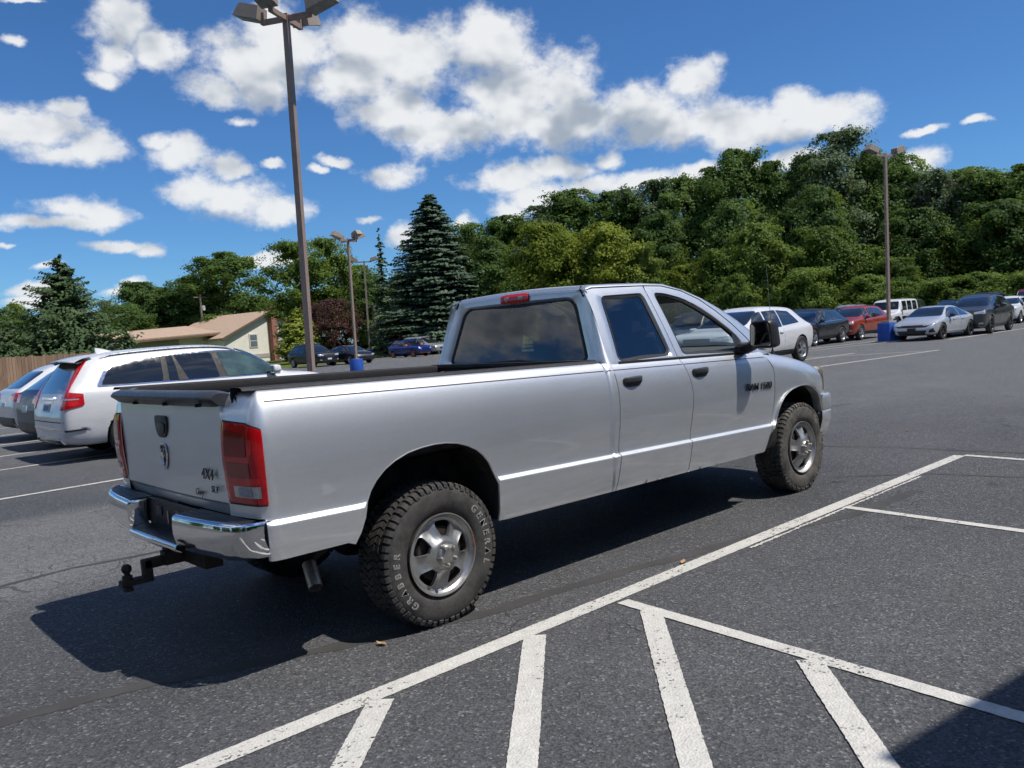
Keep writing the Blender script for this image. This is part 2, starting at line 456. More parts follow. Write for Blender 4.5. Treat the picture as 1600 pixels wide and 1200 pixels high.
def mat_asphalt():
    m, b, out = new_mat('asphalt')
    P_ = pos(b)
    big = b.noise(P_, 0.12, 3.0, 0.55)
    mid = b.noise(P_, 0.9, 4.0, 0.6)
    cells = b.voro(P_, 88.0, out='Color')
    cd0 = cells.node.outputs['Distance']
    cr = b.sep(cells)[0]
    fine = b.noise(P_, 170.0, 1.0, 0.7)
    c0 = b.mix(b.step(big, 0.35, 0.68), (0.050, 0.052, 0.056, 1), (0.074, 0.075, 0.078, 1))
    # the older, bleached and cracked strip behind the truck
    xx, yy, zz = b.sep(P_)
    edge = b.m('ADD', yy, b.m('MULTIPLY', b.m('SUBTRACT', mid, 0.5), 1.2))
    old = b.m('MULTIPLY', b.step(edge, 0.9, 2.4), b.step(edge, 5.6, 4.9))
    old = b.m('MULTIPLY', old, b.step(xx, 4.5, 0.5))
    c0 = b.mix(b.m('MULTIPLY', old, 0.75), c0, (0.140, 0.138, 0.136, 1))
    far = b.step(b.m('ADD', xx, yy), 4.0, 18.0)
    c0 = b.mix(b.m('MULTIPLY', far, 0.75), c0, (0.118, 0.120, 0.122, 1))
    f = b.m('MULTIPLY', b.lin(cr, 0, 1, 0.54, 1.47), b.lin(fine, 0.25, 0.75, 0.72, 1.28))
    f = b.m('MULTIPLY', f, b.lin(mid, 0.3, 0.7, 0.88, 1.12))
    c = b.mix(1.0, c0, b.xyz(f, f, f), 'MULTIPLY')
    # pale stones
    ps = b.step(cr, 0.93, 0.97)
    c = b.mix(b.m('MULTIPLY', ps, 0.6), c, (0.22, 0.215, 0.205, 1))
    # hairline cracks
    wv_ = b.v('MULTIPLY_ADD', b.noise(P_, 2.2, 2.0, 0.6, col=True), (0.5, 0.5, 0.0), P_)
    cd = b.voro(wv_, 2.6, feature='DISTANCE_TO_EDGE')
    cm = b.step(cd, 0.016, 0.003)
    cm = b.m('MULTIPLY', cm, b.m('MAXIMUM', b.m('MULTIPLY', old, 0.8), b.step(b.noise(P_, 0.33, 2.0, 0.5), 0.60, 0.70)))
    cm = b.m('MULTIPLY', cm, b.step(fine, 0.30, 0.5))
    c = b.mix(b.m('MULTIPLY', cm, 0.8), c, (0.018, 0.018, 0.019, 1))
    # brownish tracked dirt
    dm = b.step(b.noise(b.v('MULTIPLY', P_, (0.25, 1.6, 1.0)), 0.8, 4.0, 0.65), 0.55, 0.8)
    c = b.mix(b.m('MULTIPLY', dm, 0.35), c, (0.085, 0.075, 0.062, 1))
    # pale scuffs in long thin streaks and dark rubber marks
    sw = b.v('MULTIPLY_ADD', b.noise(P_, 0.5, 2.0, 0.5, col=True), (0.0, 1.4, 0.0), P_)
    scf = b.noise(b.v('MULTIPLY', sw, (0.35, 9.0, 1.0)), 1.6, 4.0, 0.75)
    zone = b.step(b.noise(P_, 0.28, 2.0, 0.5), 0.50, 0.62)
    c = b.mix(b.m('MULTIPLY', b.m('MULTIPLY', b.step(scf, 0.64, 0.72), zone), 0.30), c, (0.17, 0.15, 0.12, 1))
    c = b.mix(b.m('MULTIPLY', b.m('MULTIPLY', b.step(scf, 0.38, 0.30), b.step(mid, 0.45, 0.6)), 0.45), c, (0.024, 0.024, 0.025, 1))
    # oil spots
    oil = b.step(b.noise(P_, 1.7, 2.0, 0.4), 0.70, 0.78)
    c = b.mix(b.m('MULTIPLY', oil, 0.5), c, (0.02, 0.02, 0.02, 1))
    h = b.m('SUBTRACT', b.m('ADD', cd0, b.m('MULTIPLY', fine, 0.5)), b.m('MULTIPLY', cm, 1.5))
    p = bsdf(b, base=c, rough=0.82, spec=0.4)
    b.put(p.inputs['Normal'], bump(b, h, 0.6, 0.008))
    b.put(out.inputs[0], p.outputs[0])
    return m
def mat_line():
    """thick traffic paint over coarse stones: chipped off their tops, thin and grey in the wheel paths"""
    m, b, out = new_mat('line_paint')
    P_ = pos(b)
    cv = b.voro(P_, 88.0, out='Color'); cr = b.sep(cv)[0]; cd0 = cv.node.outputs['Distance']
    n = b.noise(P_, 11.0, 5.0, 0.75)
    n2 = b.noise(P_, 0.9, 4.0, 0.6)
    k = b.m('ADD', b.m('MULTIPLY', cr, 0.42), b.m('ADD', b.m('MULTIPLY', n, 0.65), b.m('MULTIPLY', n2, 0.55)))
    hole = b.step(k, 0.98, 1.08)
    worn = b.step(k, 0.70, 1.0)
    f = b.m('MULTIPLY', b.lin(b.noise(P_, 16.0, 5.0, 0.7), 0.3, 0.7, 0.80, 1.0), b.lin(cr, 0, 1, 0.84, 1.06))
    c = b.mix(1.0, (0.66, 0.64, 0.585, 1), b.xyz(f, f, f), 'MULTIPLY')
    c = b.mix(b.m('MULTIPLY', worn, 0.45), c, (0.34, 0.325, 0.30, 1))
    p = bsdf(b, base=c, rough=0.75)
    b.put(p.inputs['Normal'], bump(b, cd0, 0.6, 0.007))
    tr = b.n('ShaderNodeBsdfTransparent')
    mx = b.n('ShaderNodeMixShader')
    b.put(mx.inputs[0], b.m('MULTIPLY', hole, 0.9)); b.t.links.new(p.outputs[0], mx.inputs[1]); b.t.links.new(tr.outputs[0], mx.inputs[2])
    b.put(out.inputs[0], mx.outputs[0])
    return m
def mat_grass():
    m, b, out = new_mat('grass')
    P_ = pos(b)
    k = b.m('ADD', b.m('MULTIPLY', b.noise(P_, 0.25, 4.0, 0.6), 0.6), b.m('MULTIPLY', b.noise(P_, 7.0, 5.0, 0.7), 0.5))
    c = b.mix(b.step(k, 0.35, 0.75), (0.055, 0.085, 0.018, 1), (0.15, 0.17, 0.04, 1))
    p = bsdf(b, base=c, rough=0.9, spec=0.1)
    b.put(p.inputs['Normal'], bump(b, b.noise(P_, 30.0, 4.0, 0.7), 0.8, 0.05))
    b.put(out.inputs[0], p.outputs[0])
    return m
def mat_siding():
    m, b, out = new_mat('siding')
    P_ = pos(b)
    z = b.sep(P_)[2]
    w = b.m('FRACT', b.m('MULTIPLY', z, 5.0))
    n = b.noise(P_, 1.2, 4.0, 0.6)
    c = b.mix(b.lin(n, 0.3, 0.7), (0.74, 0.70, 0.60, 1), (0.80, 0.765, 0.67, 1))
    p = bsdf(b, base=c, rough=0.6)
    b.put(p.inputs['Normal'], bump(b, w, 0.35, 0.02))
    b.put(out.inputs[0], p.outputs[0]); return m
def mat_brick():
    m, b, out = new_mat('brick')
    t = b.n('ShaderNodeTexBrick')
    o = objc(b); x, y, z = b.sep(o)
    b.put(t.inputs['Vector'], b.xyz(b.m('ADD', x, y), z, 0.0))
    t.inputs['Scale'].default_value = 4.5
    t.inputs['Color1'].default_value = (0.34, 0.105, 0.07, 1); t.inputs['Color2'].default_value = (0.27, 0.08, 0.055, 1); t.inputs['Mortar'].default_value = (0.30, 0.26, 0.22, 1)
    p = bsdf(b, base=t.outputs[0], rough=0.85)
    b.put(p.inputs['Normal'], bump(b, t.outputs[1], -0.5, 0.01))
    b.put(out.inputs[0], p.outputs[0]); return m
def mat_tyre(name, dust):
    m, b, out = new_mat(name)
    o = objc(b)
    n = b.noise(o, 7.0, 6.0, 0.65); n2 = b.noise(o, 45.0, 4.0, 0.6)
    d = b.m('MULTIPLY', b.step(b.m('ADD', b.m('MULTIPLY', n, 0.8), b.m('MULTIPLY', n2, 0.3)), 0.35, 0.75), dust)
    c = b.mix(d, (0.024, 0.024, 0.025, 1), (0.150, 0.138, 0.120, 1))
    p = bsdf(b, base=c, rough=0.72, spec=0.35)
    b.put(p.inputs['Normal'], bump(b, n2, 0.2, 0.003))
    b.put(out.inputs[0], p.outputs[0]); return m
def mat_silver():
    m, b, out = new_mat('silver_paint')
    o = objc(b); P_ = pos(b)
    fl = b.sep(b.voro(o, 700.0, out='Color'))[0]
    ff = b.lin(fl, 0, 1, 0.90, 1.10)
    n = b.noise(o, 1.4, 5.0, 0.6)
    c = b.mix(b.lin(n, 0.3, 0.7), (0.665, 0.69, 0.71, 1), (0.72, 0.74, 0.755, 1))
    c = b.mix(1.0, c, b.xyz(ff, ff, ff), 'MULTIPLY')
    z = b.sep(P_)[2]
    st = b.noise(b.v('MULTIPLY', P_, (1.2, 1.2, 9.0)), 1.6, 7.0, 0.65)
    low = b.step(z, 0.95, 0.45)
    d = b.m('MULTIPLY', b.m('ADD', b.m('MULTIPLY', low, 0.55), 0.16), b.step(st, 0.36, 0.74))
    d = b.m('MULTIPLY', d, 0.55)
    c = b.mix(d, c, (0.27, 0.245, 0.21, 1))
    # long rubbed scuffs and pale scratches
    warp = b.v('MULTIPLY_ADD', b.noise(P_, 1.7, 3.0, 0.5, col=True), (0.0, 0.0, 0.35), P_)
    sc = b.noise(b.v('MULTIPLY', warp, (1.0, 1.0, 26.0)), 1.7, 5.0, 0.72)
    zone = b.m('MULTIPLY', b.step(z, 0.72, 0.80), b.step(z, 1.03, 0.92))
    area = b.step(b.noise(P_, 1.15, 2.0, 0.5), 0.47, 0.60)
    scr = b.m('MULTIPLY', b.m('MULTIPLY', b.step(sc, 0.66, 0.72), zone), area)
    c = b.mix(b.m('MULTIPLY', scr, 0.55), c, (0.74, 0.75, 0.76, 1))
    p = bsdf(b, base=c, metal=0.87, coat=1.0, spec=0.5)
    p.inputs['Coat IOR'].default_value = 1.65
    b.put(p.inputs['Roughness'], b.m('ADD', b.m('ADD', 0.46, b.m('MULTIPLY', d, 0.3)), b.m('MULTIPLY', scr, 0.25)))
    b.put(p.inputs['Coat Roughness'], b.m('ADD', b.lin(n, 0.3, 0.7, 0.02, 0.05), b.m('MULTIPLY', d, 0.35)))
    b.put(out.inputs[0], p.outputs[0]); return m
def mat_wheel():
    m, b, out = new_mat('worn_alloy')
    o = objc(b)
    n = b.noise(o, 9.0, 6.0, 0.65)
    c = b.mix(b.step(n, 0.45, 0.75), (0.42, 0.42, 0.41, 1), (0.20, 0.175, 0.15, 1))
    p = bsdf(b, base=c, metal=0.85, rough=b.lin(n, 0.3, 0.7, 0.28, 0.55))
    b.put(p.inputs['Normal'], bump(b, b.noise(o, 60.0, 4.0, 0.6), 0.15, 0.003))
    b.put(out.inputs[0], p.outputs[0]); return m
def mat_planks():
    m, b, out = new_mat('fence_wood')
    o = objc(b)
    n = b.noise(b.v('MULTIPLY', o, (6.0, 6.0, 0.6)), 1.2, 5.0, 0.6)
    r_ = b.noise(b.v('MULTIPLY', o, (1.0, 1.0, 0.0)), 5.0, 1.0, 0.5)
    c = b.mix(b.step(b.m('ADD', b.m('MULTIPLY', n, 0.5), b.m('MULTIPLY', r_, 0.5)), 0.35, 0.65), (0.17, 0.105, 0.065, 1), (0.30, 0.20, 0.13, 1))
    p = bsdf(b, base=c, rough=0.85)
    b.put(out.inputs[0], p.outputs[0]); return m

mat_asphalt(); mat_line(); mat_grass(); mat_siding(); mat_brick(); mat_silver(); mat_wheel(); mat_planks()
mat_tyre('tyre', 0.42); mat_tyre('tyre_dusty', 0.95); mat_tyre('tyre_dark', 0.2)
simple('crack_seal', (0.048, 0.046, 0.044), 0.8, var=0.3, vscale=3, bmp=0.3, bscale=40)
simple('chrome', (0.80, 0.81, 0.82), 0.06, 1.0, var=0.03, vscale=4)
simple('black_plastic', (0.018, 0.018, 0.020), 0.45, var=0.25, vscale=9, bmp=0.15, bscale=300)
simple('grey_plastic', (0.035, 0.038, 0.043), 0.38, var=0.15, vscale=9)
simple('bedliner', (0.020, 0.020, 0.021), 0.7, var=0.25, vscale=12, bmp=0.5, bscale=120)
simple('rubber', (0.012, 0.012, 0.012), 0.6, var=0.2)
simple('undercoat', (0.012, 0.011, 0.010), 0.9, var=0.3, vscale=5, dirt=0.25)
simple('rusty_iron', (0.035, 0.026, 0.021), 0.75, 0.3, var=0.35, vscale=25, bmp=0.4, bscale=90)
simple('rust', (0.13, 0.058, 0.032), 0.9, var=0.4, vscale=30)
simple('steel', (0.42, 0.40, 0.37), 0.4, 0.9, var=0.25, vscale=20)
simple('exhaust_metal', (0.45, 0.40, 0.33), 0.42, 0.9, var=0.3, vscale=18)
simple('interior_grey', (0.09, 0.094, 0.098), 0.85, var=0.1, vscale=8)
simple('interior_light', (0.17, 0.175, 0.175), 0.85, var=0.1, vscale=8)
simple('interior_dark', (0.03, 0.032, 0.035), 0.8, var=0.15, vscale=8)
simple('paper', (0.62, 0.62, 0.58), 0.8, var=0.15, vscale=14)
simple('lens_red', (0.45, 0.004, 0.008), 0.08, 0.0, 0.45, var=0.18, vscale=16)
simple('lens_red_dark', (0.20, 0.004, 0.007), 0.10, 0.0, 0.45, var=0.2, vscale=16)
simple('lens_red_bright', (0.60, 0.016, 0.016), 0.12, 0.0, 0.45, var=0.15, vscale=16)
simple('lens_clear', (0.42, 0.42, 0.41), 0.10, 0.3, 1.0, var=0.25, vscale=30)
simple('lens_bulb', (0.20, 0.24, 0.34), 0.08, 0.7, 1.0, var=0.25, vscale=30)
simple('lens_amber', (0.62, 0.50, 0.38), 0.12, 0.0, 1.0, var=0.15, vscale=20)
simple('headlight', (0.50, 0.52, 0.54), 0.10, 0.35, 1.0, var=0.3, vscale=14)
simple('letter_white', (0.36, 0.36, 0.34), 0.7, var=0.2, vscale=30)
simple('letter_black', (0.016, 0.016, 0.017), 0.65, var=0.2, vscale=30)
simple('badge', (0.05, 0.052, 0.055), 0.28, 0.6, var=0.2, vscale=30)
simple('pinstripe', (0.055, 0.028, 0.032), 0.4, var=0.15)
simple('mirror_glass', (0.80, 0.82, 0.84), 0.015, 1.0, var=0.02)
simple('pole_bronze', (0.27, 0.20, 0.16), 0.55, var=0.15, vscale=3, dirt=0.15)
simple('lamp_housing', (0.28, 0.235, 0.19), 0.6, var=0.12, vscale=3, dirt=0.15)
simple('lamp_lens', (0.10, 0.12, 0.12), 0.15, 0.0, 0.6, var=0.3, vscale=5)
simple('base_blue', (0.014, 0.085, 0.40), 0.5, var=0.12, vscale=2.5, dirt=0.12, bmp=0.2, bscale=25)
simple('concrete', (0.34, 0.32, 0.29), 0.9, var=0.15, vscale=3, bmp=0.3, bscale=40)
simple('roof_brown', (0.40, 0.285, 0.205), 0.9, var=0.14, vscale=3, bmp=0.5, bscale=8)
simple('roof_grey', (0.17, 0.175, 0.165), 0.9, var=0.14, vscale=3, bmp=0.5, bscale=8)
simple('trim_brown', (0.13, 0.085, 0.06), 0.7, var=0.1)
simple('trim_white', (0.70, 0.69, 0.66), 0.6, var=0.08)
simple('wall_grey', (0.36, 0.33, 0.29), 0.8, var=0.1, vscale=2)
simple('wall_white', (0.62, 0.61, 0.58), 0.8, var=0.08, vscale=1.5)
simple('bark', (0.085, 0.065, 0.050), 0.95, var=0.3, vscale=5, bmp=0.6, bscale=9)
simple('bark_pale', (0.20, 0.175, 0.145), 0.95, var=0.3, vscale=5, bmp=0.6, bscale=9)
simple('pole_wood', (0.20, 0.165, 0.13), 0.9, var=0.2, vscale=4)
simple('dry_leaf', (0.42, 0.27, 0.12), 0.8, var=0.2, vscale=60)
simple('wire', (0.03, 0.03, 0.03), 0.6)
simple('plate_white', (0.55, 0.58, 0.62), 0.5, var=0.1, vscale=40)
simple('plate_blue', (0.05, 0.08, 0.25), 0.5)
simple('sign_white', (0.70, 0.66, 0.62), 0.6, var=0.06)
simple('sign_red', (0.38, 0.04, 0.03), 0.6, var=0.06)
simple('sign_yellow', (0.60, 0.36, 0.06), 0.6, var=0.06)
simple('orange_trim', (0.62, 0.16, 0.07), 0.4, 0.0, 0.6)
simple('rim_silver', (0.52, 0.53, 0.54), 0.28, 0.85, var=0.15, vscale=12)
simple('rim_dark', (0.06, 0.06, 0.065), 0.3, 0.7, var=0.15, vscale=12)
simple('window_frame', (0.62, 0.60, 0.54), 0.6)
glass('glass_dark', (0.09, 0.10, 0.11), 1.5, 0.02)
glass('glass_rear', (0.30, 0.34, 0.34), 1.52, 0.01)
glass('glass_clear', (0.70, 0.78, 0.76), 1.5, 0.0)
simple('glass_car', (0.012, 0.014, 0.016), 0.03, 0.0, 1.0, var=0.2, vscale=2)
simple('glass_green', (0.05, 0.085, 0.08), 0.03, 0.0, 1.0, var=0.5, vscale=3.0)
simple('house_glass', (0.10, 0.12, 0.14), 0.05, 0.0, 0.5, var=0.2)
car_paint('paint_white', (0.63, 0.635, 0.645), grime=0.35)
car_paint('paint_navy', (0.010, 0.015, 0.042), rough=0.45, metal=0.2, coat=0.35)
car_paint('paint_black', (0.008, 0.009, 0.011), rough=0.35, coat=0.5)
car_paint('paint_darkgreen', (0.012, 0.020, 0.022), rough=0.25, metal=0.2)
car_paint('paint_charcoal', (0.045, 0.048, 0.053), rough=0.3, metal=0.55, flake=0.15)
car_paint('paint_grey', (0.075, 0.077, 0.080), rough=0.32, metal=0.5, flake=0.15)
car_paint('paint_red', (0.32, 0.045, 0.022), rough=0.28, metal=0.2, flake=0.1)
car_paint('paint_crimson', (0.30, 0.012, 0.02), rough=0.28, metal=0.2)
car_paint('paint_blue', (0.012, 0.028, 0.20), rough=0.25, metal=0.3, flake=0.1)
car_paint('paint_silver', (0.44, 0.455, 0.475), rough=0.3, metal=0.55, flake=0.1)
car_paint('paint_silver_blue', (0.52, 0.545, 0.585), rough=0.3, metal=0.45, flake=0.1)
leaf('leaf_oak', (0.072, 0.137, 0.035), (0.168, 0.262, 0.066), 0.50)
leaf('leaf_dark', (0.055, 0.114, 0.036), (0.130, 0.215, 0.061), 0.48)
leaf('leaf_light', (0.097, 0.168, 0.033), (0.214, 0.297, 0.063), 0.50)
leaf('leaf_lime', (0.145, 0.206, 0.026), (0.285, 0.333, 0.048), 0.50)
leaf('leaf_silver', (0.091, 0.144, 0.069), (0.207, 0.269, 0.149), 0.42)
leaf('leaf_plum', (0.072, 0.026, 0.032), (0.150, 0.062, 0.060), 0.28)
leaf('needle_blue', (0.050, 0.092, 0.060), (0.140, 0.200, 0.140), 0.22)
leaf('needle_green', (0.040, 0.078, 0.034), (0.115, 0.168, 0.074), 0.22)
leaf('thuja', (0.148, 0.200, 0.028), (0.331, 0.383, 0.059), 0.2)

# ------------------------------------------------------------------ the ground
def sheet(name, poly, z, mat, kind='structure', sub=1):
    me = bpy.data.meshes.new(name)
    me.from_pydata([(x, y, z) for x, y in poly], [], [tuple(range(len(poly)))])
    o = link_mesh(name, me, MATS[mat]); o['kind'] = kind
    return o
sheet('ground', [(-900, -900), (1500, -900), (1500, 1500), (-900, 1500)], -0.03, 'grass')
sheet('parking_lot', [(-60, -60), (95, -60), (95, 4), (64, 11), (54.5, 33), (51, 50), (49, 61), (38, 59.5), (36.5, 54.5), (24, 54.5), (15, 39.2), (-60, 33)], 0.0, 'asphalt')

LINES = empty('line_markings'); LINES['kind'] = 'structure'
rnd = random.Random(3)
_lay = [0]
def stripe(a, b, w, z=0.004, name='painted_line', jag=0.0022):
    _lay[0] += 1; z = z + 0.00035 * (_lay[0] % 12)       # never two coats in one plane
    a, b = Vector(a), Vector(b); d = (b - a); L = d.length; d.normalize(); n = Vector((-d.y, d.x))
    k = max(2, int(L / 0.018)) if L < 12 else max(2, int(L / 0.3))
    P0, P1 = [], []
    for i in range(k + 1):
        q = a + d * (L * i / k)
        j0, j1 = rnd.uniform(-jag, jag), rnd.uniform(-jag, jag)
        P0.append((q.x + n.x * (w / 2 + j0), q.y + n.y * (w / 2 + j0), z)); P1.append((q.x - n.x * (w / 2 + j1), q.y - n.y * (w / 2 + j1), z))
    m = MB(); m.grid([P1, P0]); return m.build(name, MATS['line_paint'], LINES, smooth=False)
# the long line beside the truck and the hatched bay
stripe((-4.4, -1.372), (6.335, -1.487), 0.115)
stripe((2.2, -1.537), (5.1, -1.567), 0.022, z=0.0045, jag=0.009)
stripe((6.365, -1.53), (5.80, -6.5), 0.085)
stripe((3.64, -1.53), (3.20, -6.2), 0.085)
stripe((0.84, -1.52), (0.50, -6.0), 0.09)
stripe((-0.80, -1.475), (-2.0, -2.57), 0.118)
stripe((0.16, -1.485), (-1.7, -3.235), 0.118)
stripe((0.81, -1.745), (-1.7, -4.09), 0.118)
stripe((0.70, -2.735), (-1.3, -4.54), 0.118)
# the stalls where the white SUV is parked
for k, y in enumerate((7.03, 10.30, 12.62, 15.12, 17.80, 20.5, 23.2, 25.9, 28.6)):
    stripe((-1.6 + 0.1 * k, y - 0.03), (5.4, y + 0.14), 0.10)
# right-hand rows
stripe((17.0, 6.80), (26.04, 5.75), 0.12)
stripe((21.0, 8.82), (25.6, 8.38), 0.12)
stripe((25.58, 6.12), (23.2, 9.6), 0.10)
stripe((18.9, 6.6), (17.6, 9.4), 0.10)
stripe((28.5, 12.35), (34.5, 11.45), 0.12)
stripe((33.6, 8.05), (42.5, 7.75), 0.12)
stripe((27.0, 11.6), (33.2, 10.4), 0.09)
stripe((44.0, 7.6), (58.0, 6.9), 0.12)
for x in (27.2, 29.8, 32.4, 35.0): stripe((x, 48.2), (x, 54.2), 0.1)
for x in (38.4, 41.4, 44.6): stripe((x, 52.0), (x, 59.0), 0.1)
# tar bands poured over cracks
SEAL = empty('crack_seals'); SEAL['kind'] = 'structure'
def seal(path, w):
    P0, P1 = [], []; pts = [Vector(p) for p in path]
    for i in range(len(pts) - 1):
        for k in range(14):
            q = pts[i].lerp(pts[i + 1], k / 14); d = (pts[i + 1] - pts[i]).normalized(); n = Vector((-d.y, d.x))
            q = q + n * (math.sin(q.x * 3.1) * 0.025)
            ww = w * (0.8 + 0.5 * rnd.random()) / 2
            P0.append((q.x + n.x * ww, q.y + n.y * ww, 0.002 + 0.0002 * len(SEAL.children))); P1.append((q.x - n.x * ww, q.y - n.y * ww, 0.002 + 0.0002 * len(SEAL.children)))
    m = MB(); m.grid([P1, P0]); m.build('tar_band', MATS['crack_seal'], SEAL, smooth=False)
seal([(-3.4, 0.15), (-2.2, -0.22), (-1.45, -0.40), (-0.6, -0.70), (0.3, -1.04), (1.4, -1.14), (2.4, -1.40), (3.4, -1.66), (4.6, -1.79)], 0.10)
seal([(4.75, -0.9), (5.3, -1.6), (5.5, -2.6), (5.6, -4.5)], 0.05)
seal([(6.3, 0.6), (6.6, -0.8), (6.7, -2.4), (6.9, -5)], 0.05)
seal([(4.9, 0.2), (7.5, 1.4), (9.6, 2.0), (10.8, 1.6)], 0.07)
seal([(-3.0, 2.1), (-1.0, 2.5), (1.0, 2.2), (4.0, 2.6)], 0.05)

# the showroom behind and right of the camera: only its shadow reaches the picture
SHOP = empty('showroom_building', (1.196 + 0.29 * 5.2, -3.49 - 0.50 * 5.2, 0), math.atan2(-0.155, 1.0), 'pale showroom building whose shadow falls across the near corner of the lot', 'building')
MB().box((9.0, -7.0, 2.45), (20.0, 14.0, 4.9)).build('wall', MATS['wall_white'], SHOP, smooth=False)
MB().box((9.0, -7.0, 5.05), (20.3, 14.0, 0.30)).build('parapet', MATS['trim_brown'], SHOP, smooth=False)
for k in range(6):
    x = 1.0 + 3.0 * k
    f_ = MB().box((x + 0.9, 0.02, 1.55), (2.5, 0.08, 2.5)).build('window', MATS['rim_dark'], SHOP, smooth=False)
    MB().box((x + 0.9, 0.065, 1.55), (2.36, 0.03, 2.36)).build('pane', MATS['house_glass'], f_, smooth=False)

# ------------------------------------------------------------------ the pickup truck
TRUCK = empty('pickup_truck', (0, 0, 0), 0, 'silver four-door long-bed pickup truck parked in the middle of the lot', 'pickup truck')
SIL = MATS['silver_paint']
def rk(x): return -0.0215 * x
H_PTS = [.46, .485, .52, .58, .66, .72, .745, .753, .760, .767, .780, .81, .86, .95, 1.06, 1.15, 1.21, 1.26, 1.30, 1.33, 1.35, 1.362, 1.369, 1.372]
W_PTS = [.940, .968, .985, .998, 1.007, 1.011, 1.013, 1.010, 1.000, .9895, .987, .986, .989, .997, 1.002, .9985, .991, .980, .967, .952, .937, .922, .903, .880]
w_of = spline(H_PTS, W_PTS)
ROWS = [.46, .472, .485, .50, .52, .55, .58, .62, .66, .70, .72, .735, .742, .745, .748, .751, .754, .757, .760, .763, .767, .772, .785, .795, .81, .835, .86, .90, .95, 1.0, 1.06, 1.11, 1.15, 1.18, 1.21, 1.235, 1.26, 1.28, 1.30, 1.315, 1.33, 1.342, 1.35, 1.357, 1.362, 1.366, 1.369, 1.371, 1.372]
def gw(h):
    """half width of the glasshouse"""
    return .927 - (h - 1.37) * .33 - ((h - 1.37) ** 2) * .12
R_ARCH = [(-.575, .585), (-.54, .64), (-.51, .71), (-.477, .785), (-.45, .835), (-.414, .881), (-.36, .928), (-.295, .963), (-.21, .992), (-.123, 1.006), (-.03, 1.012), (.05, 1.008), (.13, .995), (.2, .972), (.265, .94), (.316, .90), (.36, .85), (.39, .79), (.408, .72), (.414, .64), (.416, .56), (.417, .50)]
F_ARCH = [(3.425, .470), (3.465, .510), (3.495, .555), (3.515, .60), (3.525, .66), (3.55, .72), (3.585, .785), (3.625, .838), (3.675, .883), (3.735, .917), (3.81, .942), (3.90, .957), (3.99, .963), (4.08, .960), (4.16, .947), (4.23, .925), (4.29, .893), (4.34, .852), (4.375, .80), (4.40, .74), (4.41, .70)]
ra_f = interp(*zip(*R_ARCH)); fa_f = interp(*zip(*F_ARCH))
# plan of the bed side: straight, then round the tail corner
PLAN = []
for x in np.arange(1.418, .45, -.045): PLAN.append((float(x), -1.0))
PLAN += [(x, -1.0) for x, z in reversed(R_ARCH) if x > -.57]
for x in np.arange(-.575, -.97, -.04): PLAN.append((float(x), -1.0))
for k in range(0, 13):
    a = k / 12 * PI / 2
    PLAN.append((-.955 - .105 * math.sin(a) ** .9, -1.0 + .085 * (1 - math.cos(a))))
for y in (-.88, -.84, -.80, -.76, -.733): PLAN.append((-1.06 - .030 * ((y + .915) / .182) ** .8, y))
PLAN = [Vector((a, b)) for a, b in PLAN]
PN = []
for i in range(len(PLAN)):
    t = (PLAN[min(i + 1, len(PLAN) - 1)] - PLAN[max(i - 1, 0)]).normalized()
    PN.append(Vector((t.y, -t.x)) if Vector((t.y, -t.x)).y < 0.2 and (t.y <= 0 or True) else Vector((t.y, -t.x)))
for i in range(len(PN)):
    if PN[i].dot(PLAN[i] - Vector((0.2, 0))) < 0 and PLAN[i].x < -.9: PN[i] = -PN[i]
    if PLAN[i].x >= -.9 and PN[i].y > 0: PN[i] = -PN[i]
def bed_pt(i, z):
    p, n = PLAN[i], PN[i]
    o = w_of(z - rk(p.x)) - 1.0
    if p.x < -.97: o = o * 1.0
    return (p.x + n.x * o, p.y + n.y * o, z)
def bed_bottom(x):
    if x < -1.03: return .80
    if x < -.575: return .60
    if x <= .417: return ra_f(x)
    return .496 - .0085 * (x - .45)
def mesh_bed():
    m = MB(); P = []
    for i in range(len(PLAN)):
        x = PLAN[i].x; zb = bed_bottom(x); col = []
        for h in ROWS: col.append(bed_pt(i, max(h + rk(x), zb)))
        P.append(col)
    m.grid(P); return m
def both(mk, name, mat, **kw):
    a = mk()
    fl = kw.pop('flange', None)
    o = a.build(name, mat, TRUCK, flange=((0, 1, 0), fl) if fl else None, **kw)
    b_ = mk(); b_.V = [(x, -y, z) for x, y, z in b_.V]
    o2 = b_.build(name, mat, TRUCK, flange=((0, -1, 0), fl) if fl else None, **kw)
    return o, o2
bed_r, bed_l = both(mesh_bed, 'bed_side', SIL, merge=.0005, flange=.022, angle=50)
# rolled arch lips and black liners
def mesh_lip(arch):
    def mk():
        pts = []
        for x, z in arch: pts.append((x, -(w_of(z - rk(x)) - .006), z))
        m = MB(); m.tube(pts, .0065, 8); return m
    return mk
both(mesh_lip(R_ARCH), 'arch_lip', SIL)
both(mesh_lip(F_ARCH[4:]), 'arch_lip', SIL)
def mesh_liner(arch, cx, cz):
    def mk():
        m = MB(); A = [(x, -(w_of(z - rk(x)) - .02), z) for x, z in arch]
        B = [(cx + (x - cx) * 1.03, -.60, cz + (z - cz) * 1.04) for x, z in arch]
        m.grid([A, B]); 
        m.add([(cx, -.60, cz - .2)] + B, [(0, i + 1, i + 2) for i in range(len(B) - 1)]); return m
    return mk
both(mesh_liner(R_ARCH, -.05, .6), 'wheel_liner', MATS['undercoat'])
both(mesh_liner(F_ARCH, 3.97, .6), 'wheel_liner', MATS['undercoat'])
